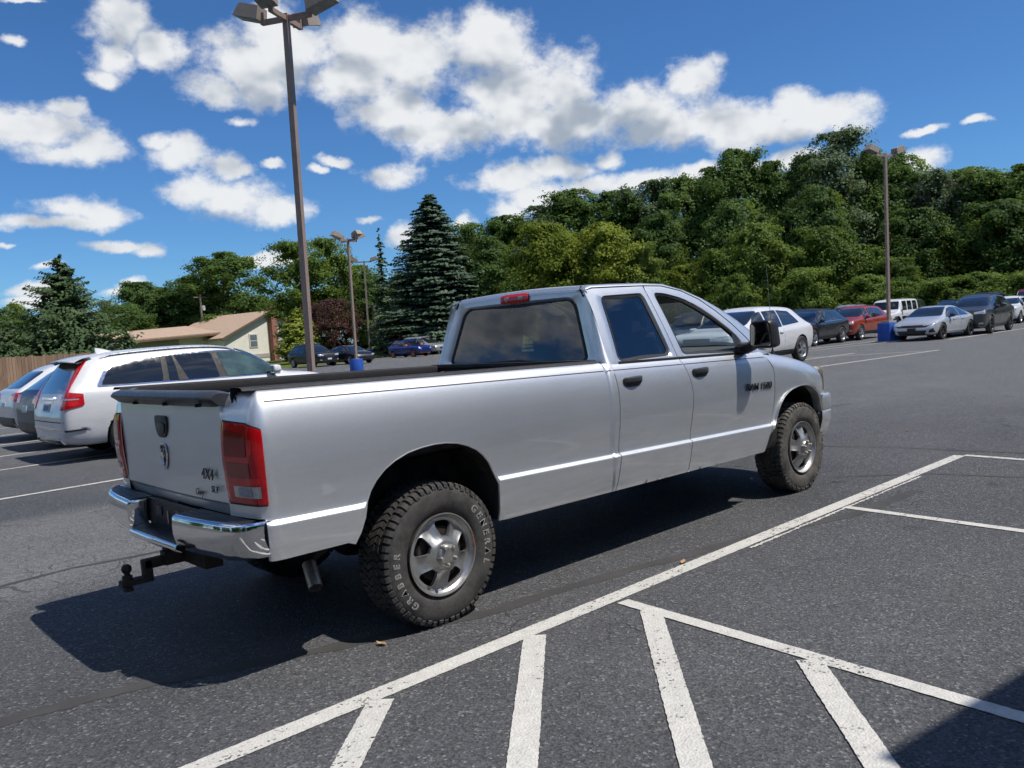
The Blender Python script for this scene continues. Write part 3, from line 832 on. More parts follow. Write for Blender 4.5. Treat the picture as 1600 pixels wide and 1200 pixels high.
# pinstripe along bed and doors (one thin tape per panel)
def mesh_pin(x0, x1, dh=0.0):
    def mk():
        m = MB(); A, B = [], []
        n = max(3, int((x1 - x0) / .06))
        for k in range(n + 1):
            x = lerp(x0, x1, k / n); z = 1.315 + rk(x) + dh
            for L, dz in ((A, -.0026), (B, .0026)): L.append((x, -(w_of(z + dz - rk(x)) + .0015), z + dz))
        m.grid([A, B]); return m
    return mk
for a, b_ in ((-.97, 1.412), (1.432, 1.49), (1.505, 2.30), (2.315, 3.455)):
    both(mesh_pin(a, b_), 'pinstripe', MATS['pinstripe'])

# black rail caps, inner bed walls, floor, bulkhead
def mesh_rail():
    m = MB(); P = []
    for k in range(40):
        x = lerp(-1.05, 1.40, k / 39); z = 1.372 + rk(x)
        P.append([(x, -.915, z - .004), (x, -.905, z + .008), (x, -.885, z + .013), (x, -.80, z + .012), (x, -.785, z + .004), (x, -.78, z - .03), (x, -.79, z - .06)])
    m.grid(P); return m
both(mesh_rail, 'rail_cap', MATS['bedliner'])
def mesh_inner():
    m = MB(); P = []
    for k in range(40):
        x = lerp(-1.04, 1.40, k / 39); zt = 1.34 + rk(x)
        rib = -.012 if (k // 2) % 3 == 0 else 0
        P.append([(x, -.80, zt), (x, -.835 - rib, zt - .03), (x, -.835 - rib, .95), (x, -.80, .92)])
    m.grid(P); return m
both(mesh_inner, 'bed_wall', MATS['bedliner'], smooth=False)
m = MB(); P = []
for k in range(60):
    y = lerp(-.84, .84, k / 59); z = .915 + (.012 if k % 4 < 2 else 0)
    P.append([(-1.05, y, z), (1.40, y, z)])
m.grid(P).build('bed_floor', MATS['bedliner'], TRUCK, smooth=False)
m = MB(); m.box((1.405, 0, 1.13), (.03, 1.74, .44)); m.box((1.40, 0, 1.345), (.06, 1.76, .03)); m.build('bed_bulkhead', MATS['bedliner'], TRUCK, bevel=.006)
for y in (-.7, .7):
    m = MB(); m.tube([(1.36, y, 1.30), (1.33, y, 1.30), (1.33, y, 1.25), (1.36, y, 1.25)], .008, 6); m.build('tie_down', MATS['steel'], TRUCK)

# tailgate
TG_X = -1.092
def tg_x(y, z):
    f = np.interp(z, [.79, .80, .845, .855, .95, 1.15, 1.30, 1.345], [.026, .022, .010, .002, -.001, -.004, 0.0, .004])
    return TG_X + f + .014 * (y / .72) ** 2
m = MB(); P = []
for y in np.linspace(-.712, .712, 40):
    P.append([(tg_x(y, z), y, z) for z in list(np.linspace(.795, .84, 4)) + list(np.linspace(.846, .86, 4)) + list(np.linspace(.88, 1.335, 18))])
tailgate = m.grid(P).build('tailgate', SIL, TRUCK, flange=((1, 0, 0), .04), angle=50)
m = MB(); m.box((-1.03, 0, 1.08), (.03, 1.42, .52)); m.build('inner_panel', MATS['bedliner'], tailgate)
# moulded cap along the tailgate's top edge
prof = [(.06, -.01), (.06, .048), (.03, .058), (-.025, .062), (-.062, .050), (-.078, .030), (-.078, .018), (-.060, .004), (-.030, -.022), (-.008, -.030), (.0, -.03)]
m = MB(); P = []
for y in np.linspace(-.728, .728, 50):
    e = max(0, (abs(y) - .62) / .108); s_ = 1 - .35 * e ** 2; 
    P.append([(TG_X + .010 + px * s_ + .014 * (y / .72) ** 2, y, 1.342 + pz * .88 * (1 - .25 * e ** 2)) for px, pz in prof])
m.grid(P, closed_v=True); n0 = len(prof)
m.F.append(tuple(range(n0))); m.F.append(tuple(range(49 * n0, 50 * n0)))
m.build('spoiler_cap', MATS['grey_plastic'], tailgate, angle=40)
for y in (-.58, -.15, .30):
    m = MB(); m.box((TG_X - .034, y, 1.327), (.03, .012, .012), Matrix.Rotation(.5, 3, 'X')); m.build('cap_slot', MATS['rubber'], tailgate)
# handle
hp = roundpoly([(-.088, .055), (.088, .055), (.084, -.02), (.045, -.062), (-.045, -.062), (-.084, -.02)], .025, 4)
hc = (.015, 1.205)
m = MB()
for s_, x in ((1.0, TG_X - .004), (1.0, TG_X - .012)): pass
m.prism([(hc[0] + a, hc[1] + c) for a, c in hp], TG_X - .012, TG_X + .01, 'yz'); hnd = m.build('tailgate_handle', MATS['black_plastic'], tailgate, bevel=.003)
m = MB(); m.prism([(hc[0] + a * .72, hc[1] + c * .5 - .012) for a, c in hp], TG_X - .019, TG_X - .01, 'yz'); m.build('paddle', MATS['grey_plastic'], hnd, bevel=.003)
# shield emblem: a rim with a divided field
sh = [(-.040, .055), (-.02, .062), (.02, .062), (.040, .055), (.044, .02), (.038, -.02), (.022, -.052), (0, -.07), (-.022, -.052), (-.038, -.02), (-.044, .02)]
ec = (.015, 1.045)
m = MB(); N = len(sh)
for k in range(N):
    a, b_ = sh[k], sh[(k + 1) % N]
    m.tube([(TG_X - .010, ec[0] + a[0], ec[1] + a[1]), (TG_X - .010, ec[0] + b_[0], ec[1] + b_[1])], .0055, 6)
emb = m.build('emblem', MATS['chrome'], tailgate)
m = MB(); m.prism([(ec[0] + a, ec[1] + c) for a, c in sh], TG_X - .007, TG_X, 'yz'); m.build('emblem_field', MATS['badge'], emb)
m = MB()
for s_ in (-1, 1):
    m.tube([(TG_X - .012, ec[0] + s_ * .010, ec[1] + .038), (TG_X - .014, ec[0] + s_ * .026, ec[1] + .030), (TG_X - .014, ec[0] + s_ * .031, ec[1] + .004), (TG_X - .012, ec[0] + s_ * .020, ec[1] - .012)], [.005, .007, .006, .003], 6)
m.tube([(TG_X - .012, ec[0], ec[1] + .034), (TG_X - .014, ec[0], ec[1]), (TG_X - .012, ec[0], ec[1] - .045)], [.010, .013, .006], 6)
m.build('emblem_relief', MATS['chrome'], emb)
def place_text(name, txt, size, mat, parent, loc, right, up, extrude=.004, shear=.15, offset=0.0, sx=1.0, bevel=0.0):
    me = text_mesh(txt, size, extrude, offset, shear, bevel, sx)
    r_, u_ = Vector(right).normalized(), Vector(up).normalized(); n_ = r_.cross(u_)
    me.transform(Matrix(((r_.x, u_.x, n_.x, loc[0]), (r_.y, u_.y, n_.y, loc[1]), (r_.z, u_.z, n_.z, loc[2]), (0, 0, 0, 1))))
    return link_mesh(name, me, mat, parent)
RB, UB = (0, -1, 0), (0, 0, 1)
place_text('drive_badge', '4X4', .078, MATS['badge'], tailgate, (TG_X - .006, -.53, .985), RB, UB, .002, .2, .0, 1.1)
place_text('trim_badge', 'SLT', .046, MATS['badge'], tailgate, (TG_X - .004, -.60, .915), RB, UB, .002, .2, .0, 1.15)
place_text('dealer_script', 'Gwy', .05, MATS['badge'], tailgate, (TG_X - .003, -.40, .885), RB, UB, .001, .35, 0, 1.1)

# tail lamps wrap the bed corner
def lamp_patch(i0, i1, zlo, zhi, off, n=10):
    """piece of the bed-side surface between two stations of the plan"""
    m = MB(); P = []
    idx = list(range(i0, i1 + 1))
    for i in idx:
        t = (i - i0) / (i1 - i0); a, b_ = zlo(t), zhi(t); col = []
        for k in range(n + 1):
            z = lerp(a, b_, k / n); x, y, _ = bed_pt(i, z); col.append((x + PN[i].x * off, y + PN[i].y * off, z))
        P.append(col)
    m.grid(P); return m
iEnd = len(PLAN) - 1
iSt = next(i for i in range(len(PLAN)) if PLAN[i].x < -1.005)
def mk_lamp(zlo, zhi, off, a=0.0, b_=1.0):
    i0 = iSt + round((iEnd - iSt) * a); i1 = iSt + round((iEnd - iSt) * b_)
    return lambda: lamp_patch(i0, max(i1, i0 + 1), zlo, zhi, off)
def lamp_side(sgn):
    def mirror(m_):
        if sgn > 0: m_.V = [(x, -y, z) for x, y, z in m_.V]
        return m_
    lamp = mirror(mk_lamp(lambda t: .866 + .004 * t, lambda t: 1.205 + .045 * t ** .7, .008)()).build('tail_lamp', MATS['lens_red'], TRUCK, flange=((.6, -.6 * (-1 if sgn < 0 else 1), 0), .05), angle=60)
    mirror(mk_lamp(lambda t: .858, lambda t: 1.213 + .045 * t ** .7, .003)()).build('lamp_seal', MATS['rubber'], lamp)
    mirror(mk_lamp(lambda t: .898, lambda t: .952, .0105, .12, .88)()).build('reverse_lens', MATS['lens_clear'], lamp)
    mirror(mk_lamp(lambda t: .903, lambda t: .948, .012, .48, .75)()).build('bulb_reflector', MATS['lens_bulb'], lamp)
    mirror(mk_lamp(lambda t: 1.09, lambda t: 1.185 + .03 * t, .0105, .52, .92)()).build('brake_lens', MATS['lens_red_dark'], lamp)
    mirror(mk_lamp(lambda t: .99, lambda t: 1.06, .0105, .50, .92)()).build('running_lens', MATS['lens_red_dark'], lamp)
    mirror(mk_lamp(lambda t: .962, lambda t: .99, .0105, .15, .50)()).build('reflector_strip', MATS['lens_red_bright'], lamp)
    mirror(mk_lamp(lambda t: 1.10, lambda t: 1.17, .0105, .34, .50)()).build('reflector_strip', MATS['lens_red_bright'], lamp)
lamp_side(-1); lamp_side(1)

# rear bumper: chrome shell with a lowered middle, black step pads, plate recess
def bx_(y):
    a = abs(y)
    return float(np.interp(a, [0, .32, .6, .80, .90, .95, .975, .985], [-1.225, -1.222, -1.205, -1.180, -1.150, -1.115, -1.07, -1.04]))
YS = [-.985, -.98, -.97, -.955, -.94, -.92, -.90, -.87, -.84, -.80, -.75, -.68, -.60, -.52, -.45, -.385, -.36, -.335]
def btop(y): return .792 - .01 * (1 - abs(y))
def mesh_bump_end():
    m = MB(); P = []
    for y in YS:
        x = bx_(y); zt = btop(y); zb = .605 + .02 * max(0, (abs(y) - .8) / .18) - .02 * (1 - abs(y))
        col = [(x + .055, y, zt - .002), (x + .02, y, zt + .002), (x + .006, y, zt - .003), (x, y, zt - .014), (x - .004, y, zt - .05), (x - .004, y, (zt + zb) / 2), (x + .006, y, zb + .05), (x + .022, y, zb + .015), (x + .05, y, zb)]
        P.append(col)
    # cheek into the recess
    x = bx_(-.335); P.append([(px + .03, -.325, pz) for px, y_, pz in P[-1]])
    P.append([(px + .10, -.322, pz) for px, y_, pz in P[-2]])
    m.grid(P); return m
m = mesh_bump_end(); bumper = m.build('rear_bumper', MATS['chrome'], TRUCK, angle=45)
m = mesh_bump_end(); m.V = [(x, -y, z) for x, y, z in m.V]; m.build('bumper_end', MATS['chrome'], bumper, angle=45)
m = MB(); P = []
for y in np.linspace(-.34, .34, 21):
    x = bx_(y)
    P.append([(x + .06, y, .628), (x + .012, y, .632), (x, y, .622), (x - .002, y, .600), (x + .01, y, .585), (x + .05, y, .575)])
m.grid(P).build('bumper_lip', MATS['chrome'], bumper, angle=45)
def mesh_pad(s_):
    m = MB(); P = []
    for y in [s_ * a for a in (.345, .40, .50, .60, .70, .80, .86, .90, .935, .955)]:
        x = bx_(y); zt = btop(y) + .004
        P.append([(x + .018, y, zt - .004), (x + .024, y, zt)] + [(lerp(x + .03, -1.065, k / 8), y, zt + (.004 if k % 2 else 0)) for k in range(9)] + [(-1.06, y, zt - .02)])
    m.grid(P); return m
for s_ in (-1, 1): mesh_pad(s_).build('step_pad', MATS['black_plastic'], bumper, smooth=False)
m = MB(); m.box((-1.155, 0, .636), (.11, .65, .014)); m.build('centre_step', MATS['black_plastic'], bumper, bevel=.004)
m = MB(); m.box((-1.095, 0, .715), (.02, .66, .15)); m.build('plate_recess', MATS['black_plastic'], bumper)
for y in (-.12, .16):
    m = MB(); m.box((-1.108, y, .735), (.012, .075, .055)); m.build('plate_lamp', MATS['grey_plastic'], bumper, bevel=.006)
m = MB(); m.box((-1.108, .03, .71), (.010, .02, .07)); m.build('plate_bracket', MATS['steel'], bumper)
m = MB(); m.box((-1.06, 0, .70), (.05, 1.8, .12)); m.build('bumper_beam', MATS['undercoat'], bumper)
# hitch and tow ball
m = MB(); m.box((-1.0, 0, .50), (.35, .075, .075)); m.box((-1.02, 0, .51), (.10, .62, .10)); hitch = m.build('hitch_receiver', MATS['rusty_iron'], TRUCK, bevel=.006)
m = MB()
m.box((-1.21, 0, .49), (.14, .052, .052)); m.box((-1.262, 0, .455), (.048, .052, .12)); m.box((-1.325, 0, .412), (.16, .06, .032))
m.build('drop_mount', MATS['rusty_iron'], hitch, bevel=.006)
m = MB(); m.lathe([(0, .512), (.012, .511), (.022, .503), (.0265, .489), (.024, .474), (.015, .464), (.014, .452), (.026, .450), (.026, .428), (.016, .426), (.016, .385), (.024, .385), (.024, .368), (0, .368)], 20, (-1.365, 0, 0), 'z'); m.build('tow_ball', MATS['rusty_iron'], hitch)
# exhaust
m = MB(); m.tube([(.9, -.5, .50), (.2, -.55, .50), (-.25, -.60, .56), (-.52, -.66, .54), (-.66, -.71, .51), (-.70, -.74, .48)], .032, 14, cap=False); ex = m.build('exhaust_pipe', MATS['rusty_iron'], TRUCK)
m = MB()
d_ = Vector((-.022, -.075, -.075)).normalized(); e0 = Vector((-.70, -.735, .475))
m.tube([e0, e0 + d_ * .10, e0 + d_ * .15], .037, 18, cap=False); m.tube([e0 + d_ * .15, e0 + d_ * .06], .034, 18, cap=False); tip = m.build('exhaust_tip', MATS['exhaust_metal'], ex)
MB().tube([e0 + d_ * .05, e0 + d_ * .06], .0345, 18).build('outlet_shade', MATS['rubber'], tip)  # black disc stands in for the darkness inside the hollow pipe

# ---- cab: doors -----------------------------------------------------------------
def door_panel(xl, xr, zbot, name, du=24, topmax=None):
    def mk():
        m = MB(); P = []
        rows = [h for h in ROWS if h <= 1.362]
        for i in range(du + 1):
            u = i / du; col = []
            for h in rows:
                x = lerp(xl(h), xr(h), u); z = max(h + rk(x), zbot(x)); h2 = z - rk(x)
                col.append((x, -w_of(h2), z))
            P.append(col)
        m.grid(P); return m
    return both(mk, name, SIL, merge=.0004, flange=.022, angle=50)
sill = lambda x: .496 - .0085 * (x - .45)
xA = spline([.46, .53, .77, 1.1, 1.30, 1.37], [1.452, 1.466, 1.507, 1.520, 1.508, 1.497])
xB = spline([.46, .53, .77, 1.09, 1.30, 1.37], [2.275, 2.290, 2.332, 2.372, 2.32, 2.285])
xC = spline([.46, .56, .77, .89, 1.19, 1.30, 1.37], [3.335, 3.385, 3.482, 3.534, 3.555, 3.50, 3.445])
G = .0038
rd_r, rd_l = door_panel(lambda h: xA(h) + G, lambda h: xB(h) - G, sill, 'rear_door')
fd_r, fd_l = door_panel(lambda h: xB(h) + G, lambda h: xC(h) - G, sill, 'front_door', 32)
# cab corner strip ahead of the bed
def mk_strip():
    m = MB(); P = []
    rows = [h for h in ROWS if h <= 1.362]
    for k in range(7):
        col = []
        for h in rows:
            x1 = xA(h) - G; x0 = max(1.430, x1 - .085) if h > .6 else x1 - .03
            x = lerp(x0, x1, k / 6); z = max(h + rk(x), sill(x)); inset = .03 * max(0, 1 - k / 2.5) ** 2
            col.append((x, -(w_of(z - rk(x)) - inset), z))
        P.append(col)
    m.grid(P); return m
both(mk_strip, 'cab_corner', SIL, merge=.0004, flange=.03)
# dark jambs behind the shut lines
def mk_jamb():
    m = MB(); P = []
    for x in np.linspace(1.36, 3.60, 30):
        P.append([(x, -(w_of(h) - .024), max(h + rk(x), sill(x) + .01)) for h in (.50, .6, .7, .8, .95, 1.1, 1.2, 1.28, 1.34)])
    m.grid(P); return m
both(mk_jamb, 'door_jamb', MATS['rubber'])
# upper door frames: ring between the outer edge and the window opening, on the glasshouse surface
def gpt(x, z, off=0.0): return (x, -(gw(z - rk(x)) + off), z)
def frame_ring(outer, inner, n=96):
    O = resample(outer, 400); I = resample(roundpoly(inner, .05, 5), n)
    c = Vector((sum(p[0] for p in inner) / len(inner), sum(p[1] for p in inner) / len(inner)))
    res = []
    for p in I:
        # nearest point of the outer outline in the direction away from the opening
        d = (p - c).normalized()
        best = min(O, key=lambda q: (q - p).length - .02 * (q - p).normalized().dot(d) if (q - p).length > 1e-6 else 9)
        res.append(best)
    return I, res
RW = [(1.672, 1.790), (2.150, 1.806), (2.222, 1.338), (1.618, 1.332)]
RW_OUT = [(1.502, 1.30), (1.512, 1.50), (1.525, 1.70), (1.520, 1.835), (1.60, 1.851), (2.197, 1.862), (2.240, 1.60), (2.290, 1.30)]
FW = [(2.292, 1.806), (2.42, 1.800), (2.62, 1.758), (2.79, 1.690), (2.95, 1.598), (3.09, 1.500), (3.19, 1.415), (3.235, 1.30), (2.372, 1.334)]
FW_OUT = [(2.296, 1.30), (2.247, 1.60), (2.204, 1.862), (2.43, 1.858), (2.66, 1.815), (2.85, 1.742), (3.02, 1.640), (3.17, 1.53), (3.30, 1.415), (3.42, 1.285)]
def mk_frame(outer, inner, rr=.05):
    def mk():
        m = MB(); n = 120
        I = resample(roundpoly(inner, rr, 6), n)
        c = sum(I, Vector((0, 0))) / n
        # polar match: cast from the opening's centre through the inner point to the outer outline
        O = [Vector(p) for p in outer]
        P0, P1, P2, P3 = [], [], [], []
        for p in I:
            d = (p - c).normalized(); best = None
            for k in range(len(O)):
                a, b_ = O[k], O[(k + 1) % len(O)]; e = b_ - a
                den = d.x * e.y - d.y * e.x
                if abs(den) < 1e-9: continue
                t = ((a.x - c.x) * e.y - (a.y - c.y) * e.x) / den; s_ = ((a.x - c.x) * d.y - (a.y - c.y) * d.x) / den
                if t > 0 and -1e-6 <= s_ <= 1 + 1e-6 and (best is None or t < best): best = t
            q = c + d * best if best else p
            q_in = p.lerp(q, .12)
            P0.append(gpt(q.x, q.y)); P1.append(gpt(lerp(q.x, p.x, .5), lerp(q.y, p.y, .5), .003)); P2.append(gpt(q_in.x, q_in.y, .002)); P3.append(gpt(p.x, p.y, -.012))
        m.grid([P0, P1, P2, P3], closed_v=True)
        Pb = [(x, y + .03, z) for x, y, z in P3]; m.grid([P3, Pb], closed_v=True)
        return m
    return mk
for (outer, inner, nm, doors) in ((RW_OUT, RW, 'window_frame', (rd_r, rd_l)), (FW_OUT, FW, 'window_frame', (fd_r, fd_l))):
    a, b_ = both(mk_frame(outer, inner), nm, SIL, angle=45, flange=None)
    a.parent = doors[0]; b_.parent = doors[1]
def mk_seal(inner, rr=.05):
    def mk():
        n = 120; I = resample(roundpoly(inner, rr, 6), n); m = MB()
        c = sum(I, Vector((0, 0))) / n; A, B = [], []
        for p in I:
            q = p + (c - p).normalized() * .022
            A.append(gpt(p.x, p.y, -.006)); B.append(gpt(q.x, q.y, -.012))
        m.grid([A, B], closed_v=True); C_ = [(x, y + .03, z) for x, y, z in B]; m.grid([B, C_], closed_v=True); return m
    return mk
for inner, doors in ((RW, (rd_r, rd_l)), (FW, (fd_r, fd_l))):
    a, b_ = both(mk_seal(inner), 'window_seal', MATS['rubber']); a.parent = doors[0]; b_.parent = doors[1]
# belt mouldings
def mk_belt(x0, x1):
    def mk():
        m = MB(); P = []
        for k in range(24):
            x = lerp(x0, x1, k / 23); z = 1.362 + rk(x)
            y = -w_of(1.355)
            P.append([(x, y - .001, z - .018), (x, y - .006, z - .010), (x, y - .004, z + .006), (x, y + .022, z + .012), (x, y + .03, z - .01)])
        m.grid(P); return m
    return mk
for x0, x1, doors in ((1.60, 2.283, (rd_r, rd_l)), (2.297, 3.27, (fd_r, fd_l))):
    a, b_ = both(mk_belt(x0, x1), 'belt_moulding', MATS['black_plastic']); a.parent = doors[0]; b_.parent = doors[1]
# panes: rear doors tinted; the near front window is wound down, the far one is shut
def mk_pane(inner, rr=.05):
    def mk():
        I = resample(roundpoly(inner, rr, 6), 80); m = MB()
        xs = np.linspace(min(p.x for p in I) + .004, max(p.x for p in I) - .004, 30); P = []
        for x in xs:
            zs = []
            for k in range(len(I)):
                a, b_ = I[k], I[(k + 1) % len(I)]
                if (a.x - x) * (b_.x - x) <= 0 and abs(a.x - b_.x) > 1e-9: zs.append(lerp(a.y, b_.y, (x - a.x) / (b_.x - a.x)))
            lo, hi = min(zs), max(zs)
            P.append([gpt(x, lerp(lo, hi, k / 10), -.016) for k in range(11)])
        m.grid(P); return m
    return mk
a, b_ = both(mk_pane(RW), 'pane', MATS['glass_dark']); a.parent = rd_r; b_.parent = rd_l
mp = mk_pane(FW)(); mp.V = [(x, -y, z) for x, y, z in mp.V]; mp.build('pane', MATS['glass_clear'], fd_l)
# a paper sticker behind the rear door pane
m = MB(); m.add([(1.93, -.80, 1.52), (2.06, -.80, 1.54), (2.05, -.775, 1.60), (1.98, -.775, 1.61), (1.95, -.79, 1.56)], [(0, 1, 2, 3, 4)]); m.build('window_sticker', MATS['paper'], rd_r, smooth=False)
# handles
def mk_handle(xc, zc_):
    def mk():
        m = MB(); out = roundpoly([(-.098, .030), (.098, .034), (.100, -.006), (.062, -.034), (-.062, -.034), (-.100, -.012)], .022, 4)
        y0 = -w_of(zc_ - rk(xc))
        m.prism([(xc + a, zc_ + c) for a, c in out], y0 - .014, y0 + .012); return m
    return mk
def mk_grip(xc, zc_):
    def mk():
        m = MB(); y0 = -w_of(zc_ - rk(xc)); P = []
        for k in range(13):
            t = k / 12; x = xc - .088 + .176 * t; bow = math.sin(PI * t) ** .6
            yy = y0 - .012 - .026 * bow; z = zc_ + .012 + .004 * t
            P.append([(x, yy + .012, z + .017), (x, yy, z + .014), (x, yy - .004, z), (x, yy, z - .014), (x, yy + .012, z - .017)])
        m.grid(P, closed_v=True); return m
    return mk
for xc, zc_, doors in ((1.675, 1.195, (rd_r, rd_l)), (2.49, 1.192, (fd_r, fd_l))):
    a, b_ = both(mk_handle(xc, zc_), 'door_handle', MATS['black_plastic'], bevel=.005)
    g, g2 = both(mk_grip(xc, zc_), 'grip', MATS['grey_plastic']); a.parent = doors[0]; b_.parent = doors[1]; g.parent = doors[0]; g2.parent = doors[1]
place_text('model_badge', 'RAM', .080, MATS['badge'], fd_r, (3.185, -1.009, 1.017), (1, 0, -.0215), (0, 0, 1), .0025, .12, .0008, 1.16)
place_text('number_badge', '1500', .080, MATS['badge'], fd_r, (3.395, -1.009, 1.0125), (1, 0, -.0215), (0, 0, 1), .0025, .12, .0008, 1.16)

# ---- cab: roof, pillars, rear wall ------------------------------------------------
A_OUT = [(1.522, 1.815), (1.535, 1.842), (1.60, 1.856), (1.9, 1.862), (2.2, 1.866), (2.43, 1.862), (2.66, 1.819), (2.85, 1.746), (3.02, 1.644), (3.17, 1.534), (3.30, 1.419), (3.42, 1.30)]
A_IN = [(1.543, -.665, 1.852), (1.570, -.66, 1.872), (1.63, -.66, 1.882), (1.9, -.66, 1.888), (2.2, -.66, 1.890), (2.50, -.662, 1.882), (2.78, -.67, 1.826), (3.00, -.688, 1.755), (3.20, -.708, 1.672), (3.39, -.735, 1.578), (3.55, -.765, 1.480), (3.68, -.80, 1.380)]
m = MB(); P = []
RX = [0, .012, .03, .06, .12] + list(np.linspace(.2, .94, 10)) + [.97, 1.0]
ri_x = lambda t: float(np.interp(t, [0, .03, .08, 1], [1.543, 1.570, 1.63, 2.50]))
for t in RX:
    xs = ri_x(t); zi = float(np.interp(xs, [q[0] for q in A_IN[:7]], [q[2] for q in A_IN[:7]]))
    col = []
    for k in range(21):
        s_ = k / 10 - 1; bow = 1 - s_ * s_
        col.append((xs + bow * lerp(.004, .17, t ** 2), .66 * s_, zi + bow * lerp(.014, .020, min(1, t * 8)) - bow * .006 * max(0, (t - .9) / .1)))
    P.append(col)
roof = m.grid(P).build('roof', SIL, TRUCK, angle=60, flange=((0, 0, -1), .02))
def mk_apillar():
    m = MB(); P = []
    for (x, z), q in zip(A_OUT, A_IN):
        a = Vector(gpt(x + .004, z + .004, .002)); b_ = Vector(q); out = Vector((0, a.y, b_.z + .25 * (a.z - b_.z)))
        c_ = Vector(((a.x + b_.x) / 2, lerp(a.y, b_.y, .18), lerp(a.z, b_.z, .86)))
        col = [tuple(a + Vector((0, .03, -.01))), tuple(a)]
        for k in range(1, 7):
            u = k / 6; q2 = a * (1 - u) ** 2 + c_ * 2 * u * (1 - u) + b_ * u * u; col.append(tuple(q2))
        col.append(tuple(b_ + Vector((-.01, .03, -.012))))
        P.append(col)
    m.grid(P); return m
both(mk_apillar, 'roof_rail', SIL, angle=60)
# windscreen
m = MB(); P = []
for k in range(17):
    t = k / 16; s_ = 2 * t - 1
    top = Vector((2.505 + .165 * (1 - s_ * s_), .658 * s_, 1.878 + .012 * (1 - s_ * s_))); bot = Vector((3.675 + .26 * (1 - s_ * s_), .79 * s_, 1.375 - .02 * (1 - s_ * s_)))
    P.append([tuple(top.lerp(bot, j / 10) + Vector((.035, 0, .03)) * math.sin(PI * j / 10)) for j in range(11)])
m.grid(P).build('windscreen', MATS['glass_clear'], TRUCK)
# rear wall with its opening
def rw_x(z): return float(np.interp(z, [1.25, 1.34, 1.80, 1.87, 1.91], [1.455, 1.468, 1.545, 1.552, 1.556]))
RO = [(-.875, 1.26), (-.850, 1.40), (-.80, 1.56), (-.745, 1.70), (-.715, 1.79), (-.678, 1.835), (-.60, 1.856), (-.28, 1.864), (0, 1.866), (.28, 1.864), (.60, 1.856), (.678, 1.835), (.715, 1.79), (.745, 1.70), (.80, 1.56), (.850, 1.40), (.875, 1.26)]
RG = roundpoly([(-.765, 1.348), (-.610, 1.792), (.610, 1.792), (.765, 1.348)], [.05, .09, .09, .05], 8)
def ring_yz(outer, inner, n, fx_out, fx_in):
    I = resample(inner, n); c = sum(I, Vector((0, 0))) / n; O = [Vector(p) for p in outer]; A, B, C_ = [], [], []
    for p in I:
        d = (p - c).normalized(); best = None
        for k in range(len(O)):
            a, b2 = O[k], O[(k + 1) % len(O)]; e = b2 - a; den = d.x * e.y - d.y * e.x
            if abs(den) < 1e-9: continue
            t = ((a.x - c.x) * e.y - (a.y - c.y) * e.x) / den; s_ = ((a.x - c.x) * d.y - (a.y - c.y) * d.x) / den
            if t > 0 and -1e-6 <= s_ <= 1 + 1e-6 and (best is None or t < best): best = t
        q = c + d * best; A.append((fx_out(q.y), q.x, q.y)); mid = p.lerp(q, .25); B.append((fx_out(mid.y), mid.x, mid.y)); C_.append((fx_in(p.y), p.x, p.y))
    return A, B, C_
A_, B_, C_ = ring_yz(RO, RG, 140, rw_x, lambda z: rw_x(z) + .018)
m = MB(); m.grid([A_, B_, C_], closed_v=True); m.build('rear_wall', SIL, TRUCK, angle=40)
m = MB(); I = [Vector((p[1], p[2])) for p in C_]; c = sum(I, Vector((0, 0))) / len(I)
S0 = [(rw_x(p.y) + .012, p.x, p.y) for p in I]; S1 = []
for p in I:
    q = p + (c - p).normalized() * .024; S1.append((rw_x(q.y) + .013, q.x, q.y))
m.grid([S0, S1], closed_v=True); m.build('rear_window_seal', MATS['rubber'], TRUCK)
m = MB(); P = []
for y in np.linspace(-.765, .765, 40):
    ay = abs(y); zt = 1.792 if ay < .57 else float(np.interp(ay, [.57, .61, .64, .765], [1.790, 1.765, 1.69, 1.352]))
    P.append([(rw_x(z) + .018, y, z) for z in np.linspace(1.35, max(zt, 1.352), 12)])
rwin = m.grid(P).build('rear_window', MATS['glass_rear'], TRUCK)
# C pillars: round from rear wall to side
def mk_cpillar():
    m = MB(); P = []
    ro = [p for p in RO if p[0] < 0][:6]
    for y, z in ro:
        a = Vector((rw_x(z), y)); h = z - rk(1.51); ys = -(gw(h) if h > 1.37 else w_of(min(h, 1.362))); b_ = Vector((1.511 + .008 * (z - 1.3), ys))
        corner = Vector((rw_x(z) - .012, ys - .002)); col = []
        for k in range(13):
            t = k / 12; q = a * (1 - t) ** 2 + corner * 2 * t * (1 - t) + b_ * t * t
            col.append((q.x, q.y, z))
        P.append(col)
    P.append([(1.545 + .0 * k, lerp(-.664, -.752, k / 12), lerp(1.853, 1.830, k / 12)) for k in range(13)])
    m.grid(P); return m
both(mk_cpillar, 'c_pillar', SIL, angle=60)
# drip strips at the top corners of the rear wall
def mk_drip():
    m = MB(); m.tube([(1.541, -.700, 1.80), (1.545, -.678, 1.838), (1.552, -.668, 1.858), (1.570, -.662, 1.875)], .006, 6); return m
both(mk_drip, 'drip_strip', MATS['rubber'])
